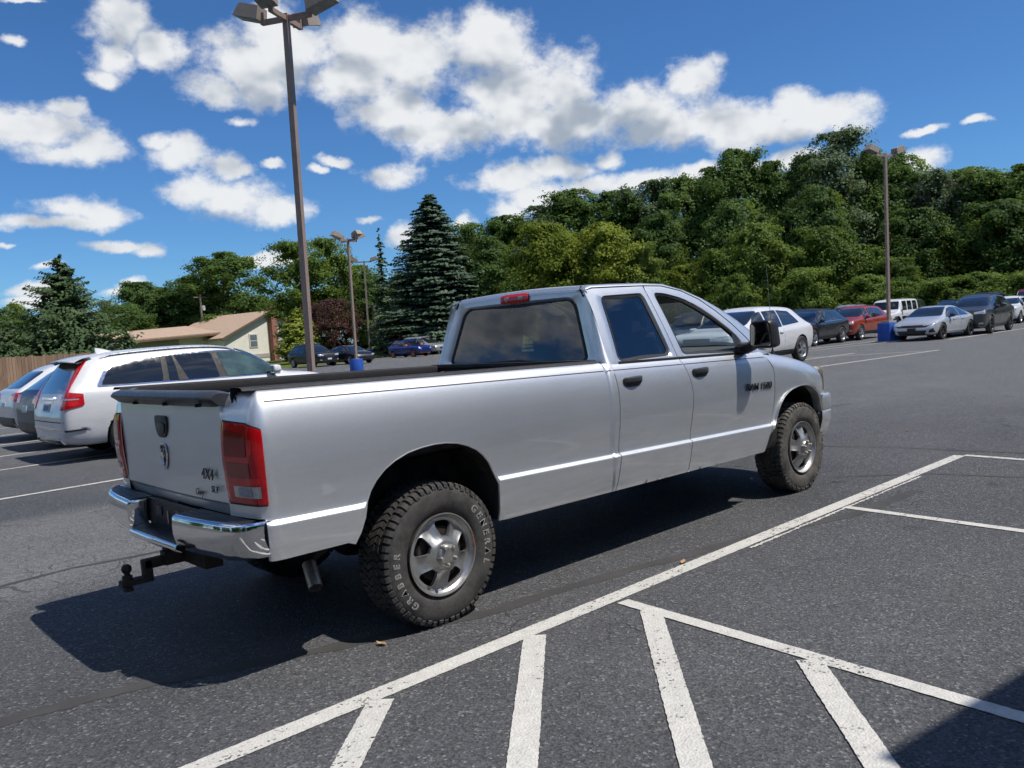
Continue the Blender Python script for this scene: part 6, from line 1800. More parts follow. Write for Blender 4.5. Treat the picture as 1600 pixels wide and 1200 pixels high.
# ---- the large white SUV beside the truck ---------------------------------------
def big_suv():
    L, W, H = 4.95, 1.97, 1.775; hl, hw = L / 2, W / 2
    st = [(-hl, .42, .70, .73, hw * .62, hw * .74, hw * .60), (-hl + .025, .34, .78, .83, hw * .80, hw * .88, hw * .76), (-hl + .08, .30, .98, 1.03, hw * .86, hw * .955, hw * .84), (-hl + .16, .28, 1.08, 1.14, hw * .88, hw * .985, hw * .84),
          (-hl + .30, .26, 1.08, 1.40, hw * .89, hw * .995, hw * .77), (-hl + .44, .25, 1.07, 1.62, hw * .90, hw, hw * .70), (-hl + .62, .25, 1.06, 1.70, hw * .90, hw, hw * .68), (-hl + 1.05, .24, 1.05, 1.745, hw * .90, hw, hw * .68), (-.40, .24, 1.03, 1.772, hw * .90, hw, hw * .69),
          (.25, .24, 1.02, 1.755, hw * .90, hw, hw * .68), (.72, .24, 1.01, 1.66, hw * .90, hw, hw * .68), (1.08, .24, 1.00, 1.45, hw * .90, hw, hw * .72), (1.36, .24, 1.00, 1.22, hw * .90, hw, hw * .78), (1.52, .24, 1.03, 1.16, hw * .90, hw, hw * .80),
          (1.85, .25, 1.03, 1.13, hw * .90, hw * .99, hw * .79), (hl - .26, .27, .99, 1.08, hw * .89, hw * .965, hw * .77), (hl - .09, .30, .90, .99, hw * .84, hw * .91, hw * .72), (hl - .015, .34, .72, .82, hw * .77, hw * .83, hw * .64), (hl, .42, .56, .62, hw * .64, hw * .70, hw * .52)]
    st = [(x, zl, zs + (.075 if zs >= 1.0 else 0), max(zt, zs + .12) if zs >= 1.0 else zt, a_, b2, c2) for (x, zl, zs, zt, a_, b2, c2) in st]
    c = Car('white_suv', L, W, H, st, .375, -hl + 1.06, hl - .91, 'paint_white', sub=3)
    R = c.root
    # side glass with bright surround
    gl = [roundpoly([(-1.84, 1.215), (-1.70, 1.42), (-1.52, 1.535), (-1.34, 1.560), (-.82, 1.590), (-.86, 1.185)], .06, 5), roundpoly([(-.76, 1.180), (-.73, 1.595), (.06, 1.605), (.12, 1.165)], .03, 4), roundpoly([(.26, 1.160), (.17, 1.605), (.48, 1.590), (.76, 1.505), (1.05, 1.365), (1.24, 1.195), (1.24, 1.160)], .03, 4)]
    c.patch('window_surround', roundpoly([(-1.92, 1.18), (-1.76, 1.435), (-1.55, 1.570), (-1.34, 1.595), (-.4, 1.632), (.20, 1.640), (.51, 1.620), (.80, 1.53), (1.10, 1.380), (1.30, 1.195), (1.30, 1.130)], .05, 4), 'side', 'chrome', .006, 90, 24)
    c.patch('pillar_cover', roundpoly([(-1.85, 1.20), (-1.70, 1.43), (-1.52, 1.548), (-1.34, 1.575), (-.4, 1.612), (.20, 1.620), (.50, 1.602), (.78, 1.513), (1.06, 1.368), (1.25, 1.185), (1.25, 1.150)], .05, 4), 'side', 'rubber', .011, 90, 24)
    for g, mt in zip(gl, ('glass_car', 'glass_car', 'glass_green')): c.patch('side_window', g, 'side', mt, .016, 50, 20)
    c.patch('quarter_divider', [(-.60, 1.17), (-.63, 1.60), (-.60, 1.60), (-.44, 1.17)], 'side', 'rubber', .019, 8, 20)
    c.patch('windscreen', roundpoly([(-hw * .78, 1.19), (-hw * .64, 1.65), (hw * .64, 1.65), (hw * .78, 1.19)], .06, 4), 'front', 'glass_green', mirror=False, nx=20, nz=12)
    # tail: glass, spoiler, lamps, plate, bumper trim
    c.patch('rear_window', roundpoly([(-hw * .72, 1.12), (-hw * .62, 1.60), (hw * .62, 1.60), (hw * .72, 1.12)], .06, 4), 'rear', 'glass_car', mirror=False, nx=24, nz=12)
    P = []
    for k in range(25):
        y = lerp(-.66, .66, k / 24); e = (abs(y) / .66) ** 4
        P.append([(-hl + .62, y, 1.715 - .03 * (y / .66) ** 2), (-hl + .42 + .03 * e, y, 1.685 - .035 * (y / .66) ** 2), (-hl + .255 + .10 * e, y, 1.645 - .035 * (y / .66) ** 2), (-hl + .245 + .10 * e, y, 1.63 - .035 * (y / .66) ** 2), (-hl + .30 + .08 * e, y, 1.605 - .03 * (y / .66) ** 2), (-hl + .46, y, 1.60)])
    sp = MB().grid(P).build('roof_spoiler', c.paint, R, angle=40)
    MB().grid([[(x + .01, y, z - .008) for x, y, z in row[4:]] + [(row[5][0] + .02, row[5][1], 1.57)] for row in P]).build('spoiler_underside', MATS['black_plastic'], sp)
    lp = c.patch('tail_lamp', roundpoly([(-1.20, .86), (-1.19, 1.06), (-1.13, 1.17), (-1.00, 1.13), (-.835, 1.10), (-.825, .92), (-.90, .90), (-1.05, .87)], .025, 4), ('q', 225), 'lens_red', .012, 20, 10)
    c.patch('lamp_column', [(-1.155, 1.12), (-1.00, 1.60), (-.93, 1.62), (-1.01, 1.25), (-1.02, 1.12)], ('q', 225), 'lens_red', .011, 16, 12)
    c.patch('lamp_bar', [(-1.13, 1.015), (-1.12, 1.035), (-.88, 1.03), (-.88, 1.01)], ('q', 225), 'lens_clear', .016, 10, 2)
    c.patch('brake_lens', roundpoly([(-1.0, .92), (-1.0, .99), (-.89, .99), (-.88, .93)], .01, 3), ('q', 225), 'lens_red_bright', .015, 6, 4)
    c.patch('plate_recess', roundpoly([(-.32, .80), (-.30, 1.0), (.30, 1.0), (.32, .80)], .03, 3), 'rear', 'paint_silver', .004, mirror=False, nx=8)
    c.patch('number_plate', [(-.19, .82), (-.19, .95), (.19, .95), (.19, .82)], 'rear', 'plate_white', .014, mirror=False, nx=3, nz=3)
    c.patch('plate_legend', [(-.15, .845), (-.15, .925), (.15, .925), (.15, .845)], 'rear', 'plate_blue', .018, mirror=False, nx=3, nz=3)
    c.patch('plate_handle', roundpoly([(-.36, 1.015), (-.36, 1.045), (.36, 1.045), (.36, 1.015)], .01, 3), 'rear', 'chrome', .02, mirror=False, nx=10, nz=2)
    c.patch('hatch_seam', [(-hw * .88, .66), (-hw * .88, .675), (hw * .88, .675), (hw * .88, .66)], 'rear', 'rubber', .003, mirror=False, nx=20, nz=1)
    c.patch('bumper_trim', [(-hw * .96, .545), (-hw * .96, .575), (hw * .96, .575), (hw * .96, .545)], 'rear', 'chrome', .010, mirror=False, nx=24, nz=2)
    c.patch('reflector', roundpoly([(-1.10, .515), (-1.10, .545), (-.84, .555), (-.84, .53)], .01, 3), ('q', 225), 'badge', .012, 8, 2)
    c.patch('rear_skirt', [(-hw * .62, .30), (-hw * .70, .42), (hw * .70, .42), (hw * .62, .30)], 'rear', 'paint_silver', .008, mirror=False, nx=16)
    c.patch('exhaust_finisher', roundpoly([(-hw * .74, .32), (-hw * .74, .40), (-hw * .50, .40), (-hw * .50, .32)], .02, 3), 'rear', 'chrome', .02, 8, 4)
    c.patch('exhaust_outlet', roundpoly([(-hw * .72, .333), (-hw * .72, .387), (-hw * .52, .387), (-hw * .52, .333)], .015, 3), 'rear', 'rubber', .024, 8, 4)
    c.patch('sill_trim', [(-hl + 1.50, .30), (-hl + 1.50, .36), (hl - 1.36, .36), (hl - 1.36, .30)], 'side', 'chrome', .008, 20, 1)
    c.patch('head_lamp', roundpoly([(-hw * .93, .78), (-hw * .90, .92), (-hw * .54, .86), (-hw * .52, .78)], .03, 3), 'front', 'headlight', .008)
    c.patch('grille', roundpoly([(-hw * .46, .56), (-hw * .48, .84), (hw * .48, .84), (hw * .46, .56)], .04, 3), 'front', 'black_plastic', .01, mirror=False, nx=12)
    h = c.bvh.ray_cast(Vector((-1.42, 0, 4)), Vector((0, 0, -1)))[0]
    MB().add([(-1.34, 0, h.z + .0), (-1.50, -.035, h.z - .01), (-1.62, -.03, h.z - .012), (-1.62, .03, h.z - .012), (-1.50, .035, h.z - .01), (-1.57, -.012, h.z + .065), (-1.62, -.014, h.z + .07), (-1.62, .014, h.z + .07), (-1.57, .012, h.z + .065)], [(0, 1, 5), (1, 2, 6, 5), (0, 5, 8), (0, 8, 4), (4, 8, 7, 3), (5, 6, 7, 8), (2, 3, 7, 6)]).build('roof_antenna', c.paint, R)
    for sd in (-1, 1):
        pts = []
        for k in range(16):
            x = lerp(-1.75, .55, k / 15); q = c.bvh.ray_cast(Vector((x, sd * hw * .655, 4)), Vector((0, 0, -1)))[0]
            pts.append(q + Vector((0, 0, .03 if 0 < k < 15 else -.005)))
        MB().tube(pts, .016, 8).build('roof_rail', MATS['rim_silver'], R)
    c.common([(-.84, .34, 1.06, .01), (.18, .30, 1.05, .01), (1.28, .34, 1.02, -.02)], [(-.40, .93), (.60, .95)], 1.13, 1.20, None)
    c.wheels('five')
    return c
a = big_suv(); a.place(.80 + 2.475, 10.52, 0.0, 'large white SUV with tall red tail lamps, parked left of the silver pickup', 'SUV')
b_ = crossover('navy_suv', 'paint_navy', 4.55, 1.86, 1.64, tail=.55, rails=False, grille='black_plastic'); b_.place(1.10 + 2.27, 13.25, 0, 'dark navy crossover between the two white SUVs at the left', 'SUV')
c_ = crossover('white_crossover', 'paint_white', 4.7, 1.9, 1.66, tail=.6, rails=True); c_.place(1.30 + 2.35, 16.0, 0, 'white crossover with a red tail lamp cut by the left edge of the picture', 'SUV')
# ---- rows on the right, all noses towards the left -------------------------------
crossover('white_suv', 'paint_white', 5.15, 2.0, 1.76, .39, tail=.55, belt=1.05, hood=1.15, chrome_belt=False, rails=False).place(20.15, 9.35, PI + .02, 'white three-row SUV just beyond the pickup\'s hood and door mirror', 'SUV', scale=1.05)
crossover('charcoal_suv', 'paint_charcoal', 4.70, 1.90, 1.66, .37, chrome_belt=True, tail=.45).place(33.3, 13.95, PI + .03, 'charcoal crossover with bright window trim, right behind the white three-row SUV', 'SUV')
crossover('red_suv', 'paint_red', 4.75, 1.88, 1.68, .365, tail=.45).place(38.1, 14.0, PI + .03, 'orange-red crossover between the charcoal crossover and the blue lamp-post base', 'SUV')
sedan('silver_sedan', 'paint_silver_blue').place(35.55, 9.25, PI - .04, 'pale silver sedan with a dark roof, right beside the blue lamp-post base', 'sedan')
crossover('grey_suv', 'paint_grey', 5.0, 1.98, 1.80, .40, rim='five_dark', belt=1.08, hood=1.20, tail=.35).place(39.65, 8.85, PI + .05, 'tall dark grey SUV parked right behind the pale silver sedan', 'SUV')
boxy_offroader('white_offroader', 'paint_white').place(48.2, 16.4, PI + .04, 'boxy white off-roader with an upright screen behind the silver sedan', 'off-roader')
crossover('white_suv', 'paint_white', 4.6, 1.88, 1.62, .36, tail=.5).place(52.8, 11.3, PI + .04, 'white crossover cut by the right edge of the picture', 'SUV')
far_pickup('dark_pickup', 'paint_black').place(31.0, 18.3, PI + .03, 'dark covered pickup whose roof shows above the white three-row SUV', 'pickup truck')
crossover('white_hatch', 'paint_white', 4.5, 1.85, 1.60, tail=.5).place(39.2, 20.3, PI, 'white car roof peeping out between the covered pickup and the charcoal crossover', 'car')
crossover('black_suv', 'paint_black', 4.8, 1.9, 1.72, tail=.4).place(43.2, 19.6, PI, 'black SUV whose roof shows behind the charcoal crossover', 'SUV')
crossover('silver_suv', 'paint_silver', 4.8, 1.9, 1.78, tail=.35).place(45.8, 17.9, PI, 'silver SUV half hidden behind the orange-red crossover and the lamp post', 'SUV')
far_pickup('black_pickup', 'paint_black').place(54.5, 18.6, PI, 'black vehicle roof showing above the boxy white off-roader', 'pickup truck')
crossover('dark_suv', 'paint_darkgreen', 4.7, 1.88, 1.66).place(54.6, 15.2, PI, 'dark crossover in the gap between off-roader and tall grey SUV', 'SUV')
crossover('grey_crossover', 'paint_charcoal', 4.8, 1.95, 1.95, .40).place(55.6, 13.4, PI, 'dark roof showing above the tall grey SUV', 'SUV')
crossover('red_crossover', 'paint_crimson', 4.7, 1.88, 2.0, .40).place(58.0, 11.6, PI, 'crimson roof at the right edge above the white crossover', 'SUV')
crossover('white_wagon', 'paint_white', 4.6, 1.86, 1.60, tail=.5).place(26.6, 13.6, PI + .03, 'white car seen through the pickup\'s open front window', 'car')
crossover('teal_wagon', 'paint_darkgreen', 4.5, 1.84, 1.55, tail=.5).place(23.6, 16.2, PI, 'dark green car seen through the pickup\'s front window beside a white one', 'car')
# ---- the far side of the lot, noses towards us -----------------------------------
Q = -PI / 2
crossover('black_suv', 'paint_black', 4.75, 1.86, 1.74, .36, tail=.3).place(28.55, 50.9, Q, 'black SUV behind the tall near lamp post', 'SUV')
sedan('black_sedan', 'paint_black', 'five').place(30.95, 49.9, Q + .05, 'black sedan beside the round blue lamp-post base', 'sedan')
hatch('blue_hatchback', 'paint_blue', 'orange_trim').place(40.15, 54.6, Q + .15, 'small blue hatchback with orange mirrors and wheels', 'hatchback')
minivan('silver_minivan', 'paint_silver').place(43.7, 57.2, Q + .10, 'silver minivan beside the blue hatchback, behind the pickup\'s cab', 'minivan')
crossover('white_van', 'paint_white', 4.8, 1.9, 1.85, tail=.25).place(50.2, 83.0, Q + .6, 'distant white vehicle beyond the grass behind the second lamp post', 'van')
crossover('dark_van', 'paint_black', 4.8, 1.9, 1.80, tail=.3).place(54.2, 82.0, Q + 1.1, 'distant black SUV beside the wooden pole stump', 'SUV')

# ------------------------------------------------------------------ lamp posts
UPG = Vector((0.0062, -0.0166, 0.9998))       # the lot falls slightly, so true plumb leans a degree
def lamp_post(x, y, h, w, heads, yaw, base, label, hs=1.0):
    root = empty('lamp_post', (x, y, 0), 0, label, 'lamp post', 'lamp posts of the car lot')
    q = Vector((0, 0, 1)).rotation_difference(UPG)
    root.rotation_mode = 'QUATERNION'; root.rotation_quaternion = q @ Matrix.Rotation(yaw, 3, 'Z').to_quaternion()
    z0 = .78 if base else .15
    if base == 'round':
        MB().lathe([(0, 0), (.33, 0), (.34, .1), (.33, .72), (.31, .78), (0, .78)], 28, axis='z').build('base', MATS['base_blue'], root)
    elif base == 'square':
        MB().box((0, 0, .42), (.66, .66, .80)).build('base', MATS['base_blue'], root, bevel=.03)
        MB().box((0, 0, .86), (.44, .44, .10)).build('footing', MATS['concrete'], root, bevel=.02); z0 = .9
    else:
        MB().lathe([(0, 0), (.33, 0), (.33, .15), (0, .15)], 24, axis='z').build('base', MATS['concrete'], root)
    m = MB(); a = w / 2
    P = []
    for z, k in ((z0, 1.0), (h * .5, .96), (h, .90)):
        P.append([(s_ * a * k, t_ * a * k, z) for s_, t_ in ((-1, -1), (1, -1), (1, 1), (-1, 1))])
    m.grid(P, closed_v=True); m.F.append((8, 9, 10, 11)); m.build('pole', MATS['pole_bronze'], root, smooth=False)
    MB().box((0, 0, z0 + .02), (w * 2.0, w * 2.0, .04)).build('base_plate', MATS['pole_bronze'], root, bevel=.005)
    for k in heads:
        an = k * PI / 2
        r3 = Matrix.Rotation(an, 3, 'Z')
        m = MB(); m.box((.36 * hs, 0, h - .10), (.62 * hs, .085, .11)); m.box((.64 * hs, 0, h - .02), (.10, .10, .26))
        m.V = [tuple(r3 @ Vector(v)) for v in m.V]; m.build('arm', MATS['pole_bronze'], root, smooth=False, bevel=.006)
        rt = r3 @ Matrix.Rotation(-.30, 3, 'Y')
        c = r3 @ Vector((.98 * hs, 0, h + .16))
        m = MB(); L, B, T = .72 * hs, .46 * hs, .17 * hs
        vs = [(-L / 2, -B / 2, -T), (L / 2, -B / 2, -T), (L / 2, B / 2, -T), (-L / 2, B / 2, -T), (-L / 2 + .05, -B / 2 + .02, T), (L / 2 - .10, -B / 2 + .02, T), (L / 2 - .10, B / 2 - .02, T), (-L / 2 + .05, B / 2 - .02, T)]
        m.add([tuple(rt @ Vector(v) + c) for v in vs], [(0, 3, 2, 1), (4, 5, 6, 7), (0, 1, 5, 4), (1, 2, 6, 5), (2, 3, 7, 6), (3, 0, 4, 7)])
        hd = m.build('lamp_head', MATS['lamp_housing'], root, smooth=False, bevel=.008)
        m = MB(); vs = [(-L * .43, -B * .43, -T - .004), (L * .43, -B * .43, -T - .004), (L * .43, B * .43, -T - .004), (-L * .43, B * .43, -T - .004)]
        m.add([tuple(rt @ Vector(v) + c) for v in vs], [(3, 2, 1, 0)]); m.build('lens', MATS['lamp_lens'], hd, smooth=False)
    return root
lamp_post(6.52, 12.0, 8.80, .135, (0, 1, 2, 3), rad(30), None, 'tall bronze lamp post rising behind the white SUV, with four lamp heads', .88)
lamp_post(19.70, 31.0, 6.75, .115, (0, 1, 2, 3), rad(5), 'round', 'bronze lamp post on a round blue base behind the pickup bed', .72)
lamp_post(42.1, 63.9, 9.4, .16, (0, 2), rad(-40), 'round', 'farthest lamp post, on a small round blue base at the grass edge', 1.0)
lamp_post(33.65, 10.5, 8.05, .12, (0, 2), rad(-20), 'square', 'bronze lamp post on a square blue base beside the silver sedan', .78)
MB().box((33.65, 10.5, .02), (1.1, 1.1, .05)).build('lamp_pad', MATS['concrete']).__setitem__('kind', 'structure')

# ------------------------------------------------------------------ houses, fence, poles, sign
HR = rad(15)
H1 = empty('beige_house', (46.3, 95.6, 0), HR, 'beige sided house with a brown roof and a brick chimney on its gable', 'house')
gab = [(-5.6, 0), (-5.6, 3.35), (1.7, 6.35), (4.7, 4.95), (4.7, 0)]
MB().prism(gab, 0, 12, 'xz').build('wall', MATS['siding'], H1, smooth=False)
def slab(pts, th, name, mat, par):
    a, b, c, d = [Vector(p) for p in pts]; n = (b - a).cross(d - a).normalized() * th
    return MB().add([a, b, c, d, a + n, b + n, c + n, d + n], [(0, 3, 2, 1), (4, 5, 6, 7), (0, 1, 5, 4), (1, 2, 6, 5), (2, 3, 7, 6), (3, 0, 4, 7)]).build(name, MATS[mat], par, smooth=False)
rf = slab([(-6.2, -.6, 3.13), (1.72, -.6, 6.40), (1.72, 12.5, 6.40), (-6.2, 12.5, 3.13)], .14, 'roof', 'roof_brown', H1)
slab([(1.70, -.6, 6.40), (5.3, -.6, 4.72), (5.3, 12.5, 4.72), (1.70, 12.5, 6.40)], .14, 'roof_slope', 'roof_brown', H1)
slab([(-6.22, -.64, 3.0), (1.72, -.64, 6.27), (1.72, -.58, 6.27), (-6.22, -.58, 3.0)], .26, 'barge_board', 'trim_brown', H1)
slab([(1.72, -.64, 6.27), (5.32, -.64, 4.59), (5.32, -.58, 4.59), (1.72, -.58, 6.27)], .26, 'barge_board', 'trim_brown', H1)
MB().box((2.05, -.36, 3.55), (.85, .70, 7.1)).build('chimney', MATS['brick'], H1, smooth=False)
wn = MB().box((-1.05, -.04, 2.75), (1.35, .10, 1.75)).build('window', MATS['window_frame'], H1, smooth=False)
for dz in (-.40, .40): MB().box((-1.05, -.10, 2.75 + dz), (1.05, .05, .66)).build('pane', MATS['house_glass'], wn, smooth=False)
MB().box((-.9, -.03, .75), (11.0, .05, .5)).build('skirting', MATS['wall_grey'], H1, smooth=False)
# the lower wing on the left
MB().prism([(-14.5, 0), (-14.5, 3.5), (-5.4, 3.9), (-5.4, 0)], 3.2, 10.5, 'xz').build('wing_wall', MATS['siding'], H1, smooth=False)
MB().box((-13.0, 3.1, 1.7), (6.5, .2, 3.3)).build('shaded_porch_wall', MATS['wall_grey'], H1, smooth=False)  # grey panel over the siding stands in for shade under the porch roof
slab([(-17.5, 1.8, 3.45), (-4.5, 1.8, 3.95), (-4.5, 8.5, 5.1), (-17.5, 8.5, 4.5)], .16, 'wing_roof', 'roof_brown', H1)
MB().box((-11.0, 1.78, 3.60), (13.0, .06, .22), Matrix.Rotation(-.038, 3, 'Y')).build('fascia', MATS['trim_brown'], H1, smooth=False)
for k in (-15.0, -12.2):
    f_ = MB().box((k, 2.98, 2.1), (1.1, .06, 1.3)).build('window', MATS['window_frame'], H1, smooth=False)
    MB().box((k, 2.94, 2.1), (.9, .05, 1.1)).build('pane', MATS['house_glass'], f_, smooth=False)
H2 = empty('grey_roofed_house', (37.0, 119.0, 0), rad(10), 'house with a grey roof, white gable trim and a short brick chimney', 'house')
MB().prism([(-9, 0), (-9, 3.6), (0, 3.6), (3.2, 5.6), (6.4, 3.6), (6.4, 0)], 0, 9, 'xz').build('wall', MATS['wall_white'], H2, smooth=False)
slab([(-10, -.5, 3.5), (1.5, -.5, 3.5), (3.0, 4.5, 6.0), (-10, 4.5, 6.0)], .15, 'roof', 'roof_grey', H2)
slab([(-.6, -.6, 3.35), (3.2, -.6, 5.75), (3.2, 9, 5.75), (-.6, 9, 3.35)], .15, 'gable_roof', 'roof_grey', H2)
slab([(3.2, -.6, 5.75), (7.0, -.6, 3.35), (7.0, 9, 3.35), (3.2, 9, 5.75)], .15, 'gable_roof', 'roof_grey', H2)
slab([(-.6, -.66, 3.2), (3.2, -.66, 5.6), (3.2, -.6, 5.6), (-.6, -.6, 3.2)], .3, 'barge_board', 'trim_white', H2)
slab([(3.2, -.66, 5.6), (7.0, -.66, 3.2), (7.0, -.6, 3.2), (3.2, -.6, 5.6)], .3, 'barge_board', 'trim_white', H2)
MB().box((4.6, 2.2, 5.4), (1.0, .8, 4.0)).build('chimney', MATS['brick'], H2, smooth=False)

FN = empty('plank_fence', (0, 0, 0), 0, 'weathered brown plank fence behind the parked white cars', 'fence')
rr = random.Random(11); m = MB()
A0, A1 = Vector((1.0, 37.6)), Vector((17.5, 42.8)); L = (A1 - A0).length; dr = (A1 - A0).normalized(); an = math.atan2(dr.y, dr.x)
k = 0.0
while k < L:
    w = .138 + rr.uniform(-.006, .006); p = A0 + dr * k; t = 2.08 + rr.uniform(-.03, .03) - .006 * k
    m.box((p.x, p.y + rr.uniform(-.012, .012), t / 2), (w, .022, t), Matrix.Rotation(an, 3, 'Z')); k += w + .010
o = m.build('plank', MATS['fence_wood'], FN, smooth=False); o['kind'] = 'stuff'
for zz in (.4, 1.7): MB().box((*((A0 + A1) / 2 + Vector((-dr.y, dr.x)) * .05), zz), (L, .04, .09), Matrix.Rotation(an, 3, 'Z')).build('rail', MATS['fence_wood'], FN, smooth=False)

def utility_pole(x, y, h, r, label, arm=True):
    u = empty('utility_pole', (x, y, 0), 0, label, 'utility pole')
    MB().tube([(0, 0, 0), (.0, 0, h * .5), (.03, 0, h)], [r, r * .92, r * .8], 10).build('pole', MATS['pole_wood'], u)
    if arm:
        MB().box((0, 0, h - .4), (2.2, .10, .12), Matrix.Rotation(.3, 3, 'Z')).build('cross_arm', MATS['pole_wood'], u, smooth=False)
        MB().lathe([(0, 0), (.22, .02), (.24, .3), (.22, .62), (0, .66)], 14, (.34, 0, h - 2.2), 'z').build('transformer', MATS['trim_white'], u)
    return u
utility_pole(43.6, 106.6, 9.6, .16, 'utility pole with a transformer standing behind the beige house')
utility_pole(57.9, 105.0, 8.6, .14, 'plain thin utility pole right of the brick chimney', False)
utility_pole(49.7, 74.0, 5.6, .24, 'thick weathered pole stump on the grass beside the blue hatchback', False)
def wire(a, b, sag, label):
    pts = [tuple(Vector(a).lerp(Vector(b), k / 16) - Vector((0, 0, sag * 4 * (k / 16) * (1 - k / 16)))) for k in range(17)]
    tag(MB().tube(pts, .022, 5).build('overhead_wire', MATS['wire']), label, 'wire', 'overhead wires behind the houses')
wire((43.6, 106.6, 9.3), (57.9, 105.0, 8.5), .25, 'upper overhead wire strung between the two utility poles')
wire((43.6, 106.6, 7.4), (57.9, 105.0, 6.9), .25, 'lower overhead wire strung between the two utility poles')
SG = empty('roadside_sign', (52.3, 74.2, 0), rad(-35), 'small white and red roadside sign under the spruces', 'sign')
MB().box((0, 0, 2.35), (1.45, .10, 1.15)).build('panel', MATS['sign_white'], SG, smooth=False)
MB().box((-.55, -.06, 2.30), (.30, .03, .95)).build('colour_block', MATS['sign_red'], SG, smooth=False)
MB().box((.52, -.06, 2.25), (.34, .03, .85)).build('colour_block', MATS['sign_red'], SG, smooth=False)
MB().box((.0, -.06, 1.90), (.55, .03, .16)).build('colour_block', MATS['sign_yellow'], SG, smooth=False)
MB().box((.0, -.06, 2.45), (.45, .03, .22)).build('colour_block', MATS['sign_red'], SG, smooth=False)
for s_ in (-.55, .55): MB().box((s_, 0, .9), (.10, .10, 1.8)).build('post', MATS['trim_white'], SG, smooth=False)
MB().box((0, 0, 2.98), (1.55, .14, .10)).build('cap', MATS['trim_brown'], SG, smooth=False)

# dry leaves blown onto the near asphalt
rr = random.Random(31)
for (x, y, a, lab) in ((1.66, -1.36, .4, 'small tan leaf lying on the long white line'), (-.42, -.92, 1.9, 'pale scrap of leaf beside the truck shadow'), (7.9, -.35, 2.6, 'tiny pale leaf on the open asphalt ahead of the truck')):
    l = .034; q = [(-l, 0, .010), (-l * .3, l * .45, .018), (l * .5, l * .38, .014), (l * 1.1, 0, .022), (l * .5, -l * .4, .012), (-l * .3, -l * .42, .016)]
    o = MB().add([(0, 0, .006)] + q, [(0, k + 1, (k + 1) % 6 + 1) for k in range(6)]).build('fallen_leaf', MATS['dry_leaf']); o.location = (x, y, 0); o.rotation_euler = (0, 0, a); tag(o, lab, 'leaf', 'dry leaves on the asphalt')
# ------------------------------------------------------------------ trees
def cards(centres, normals, size, rs, long=1.5):
    """pointed leaf cards as one mesh array"""
    n = len(centres)
    t = rs.normal(size=(n, 3)); t -= normals * (t * normals).sum(1, keepdims=True); t /= np.linalg.norm(t, axis=1, keepdims=True) + 1e-9
    b = np.cross(normals, t)
    s = size[:, None] if hasattr(size, 'shape') else size
    V = np.empty((n, 4, 3))
    V[:, 0] = centres - t * s * long * .5; V[:, 2] = centres + t * s * long * .5 - normals * s * .25
    V[:, 1] = centres - b * s * .55; V[:, 3] = centres + b * s * .55
    return V.reshape(-1, 3)
def quad_mesh(name, V, mat):
    me = bpy.data.meshes.new(name); n = len(V) // 4
    me.vertices.add(n * 4); me.vertices.foreach_set('co', V.astype('f').ravel())
    me.loops.add(n * 4); me.loops.foreach_set('vertex_index', np.arange(n * 4, dtype='i'))
    me.polygons.add(n); me.polygons.foreach_set('loop_start', np.arange(0, n * 4, 4, dtype='i')); me.polygons.foreach_set('loop_total', np.full(n, 4, 'i'))
    me.update(); me.validate(); me.materials.append(MATS[mat]); return me
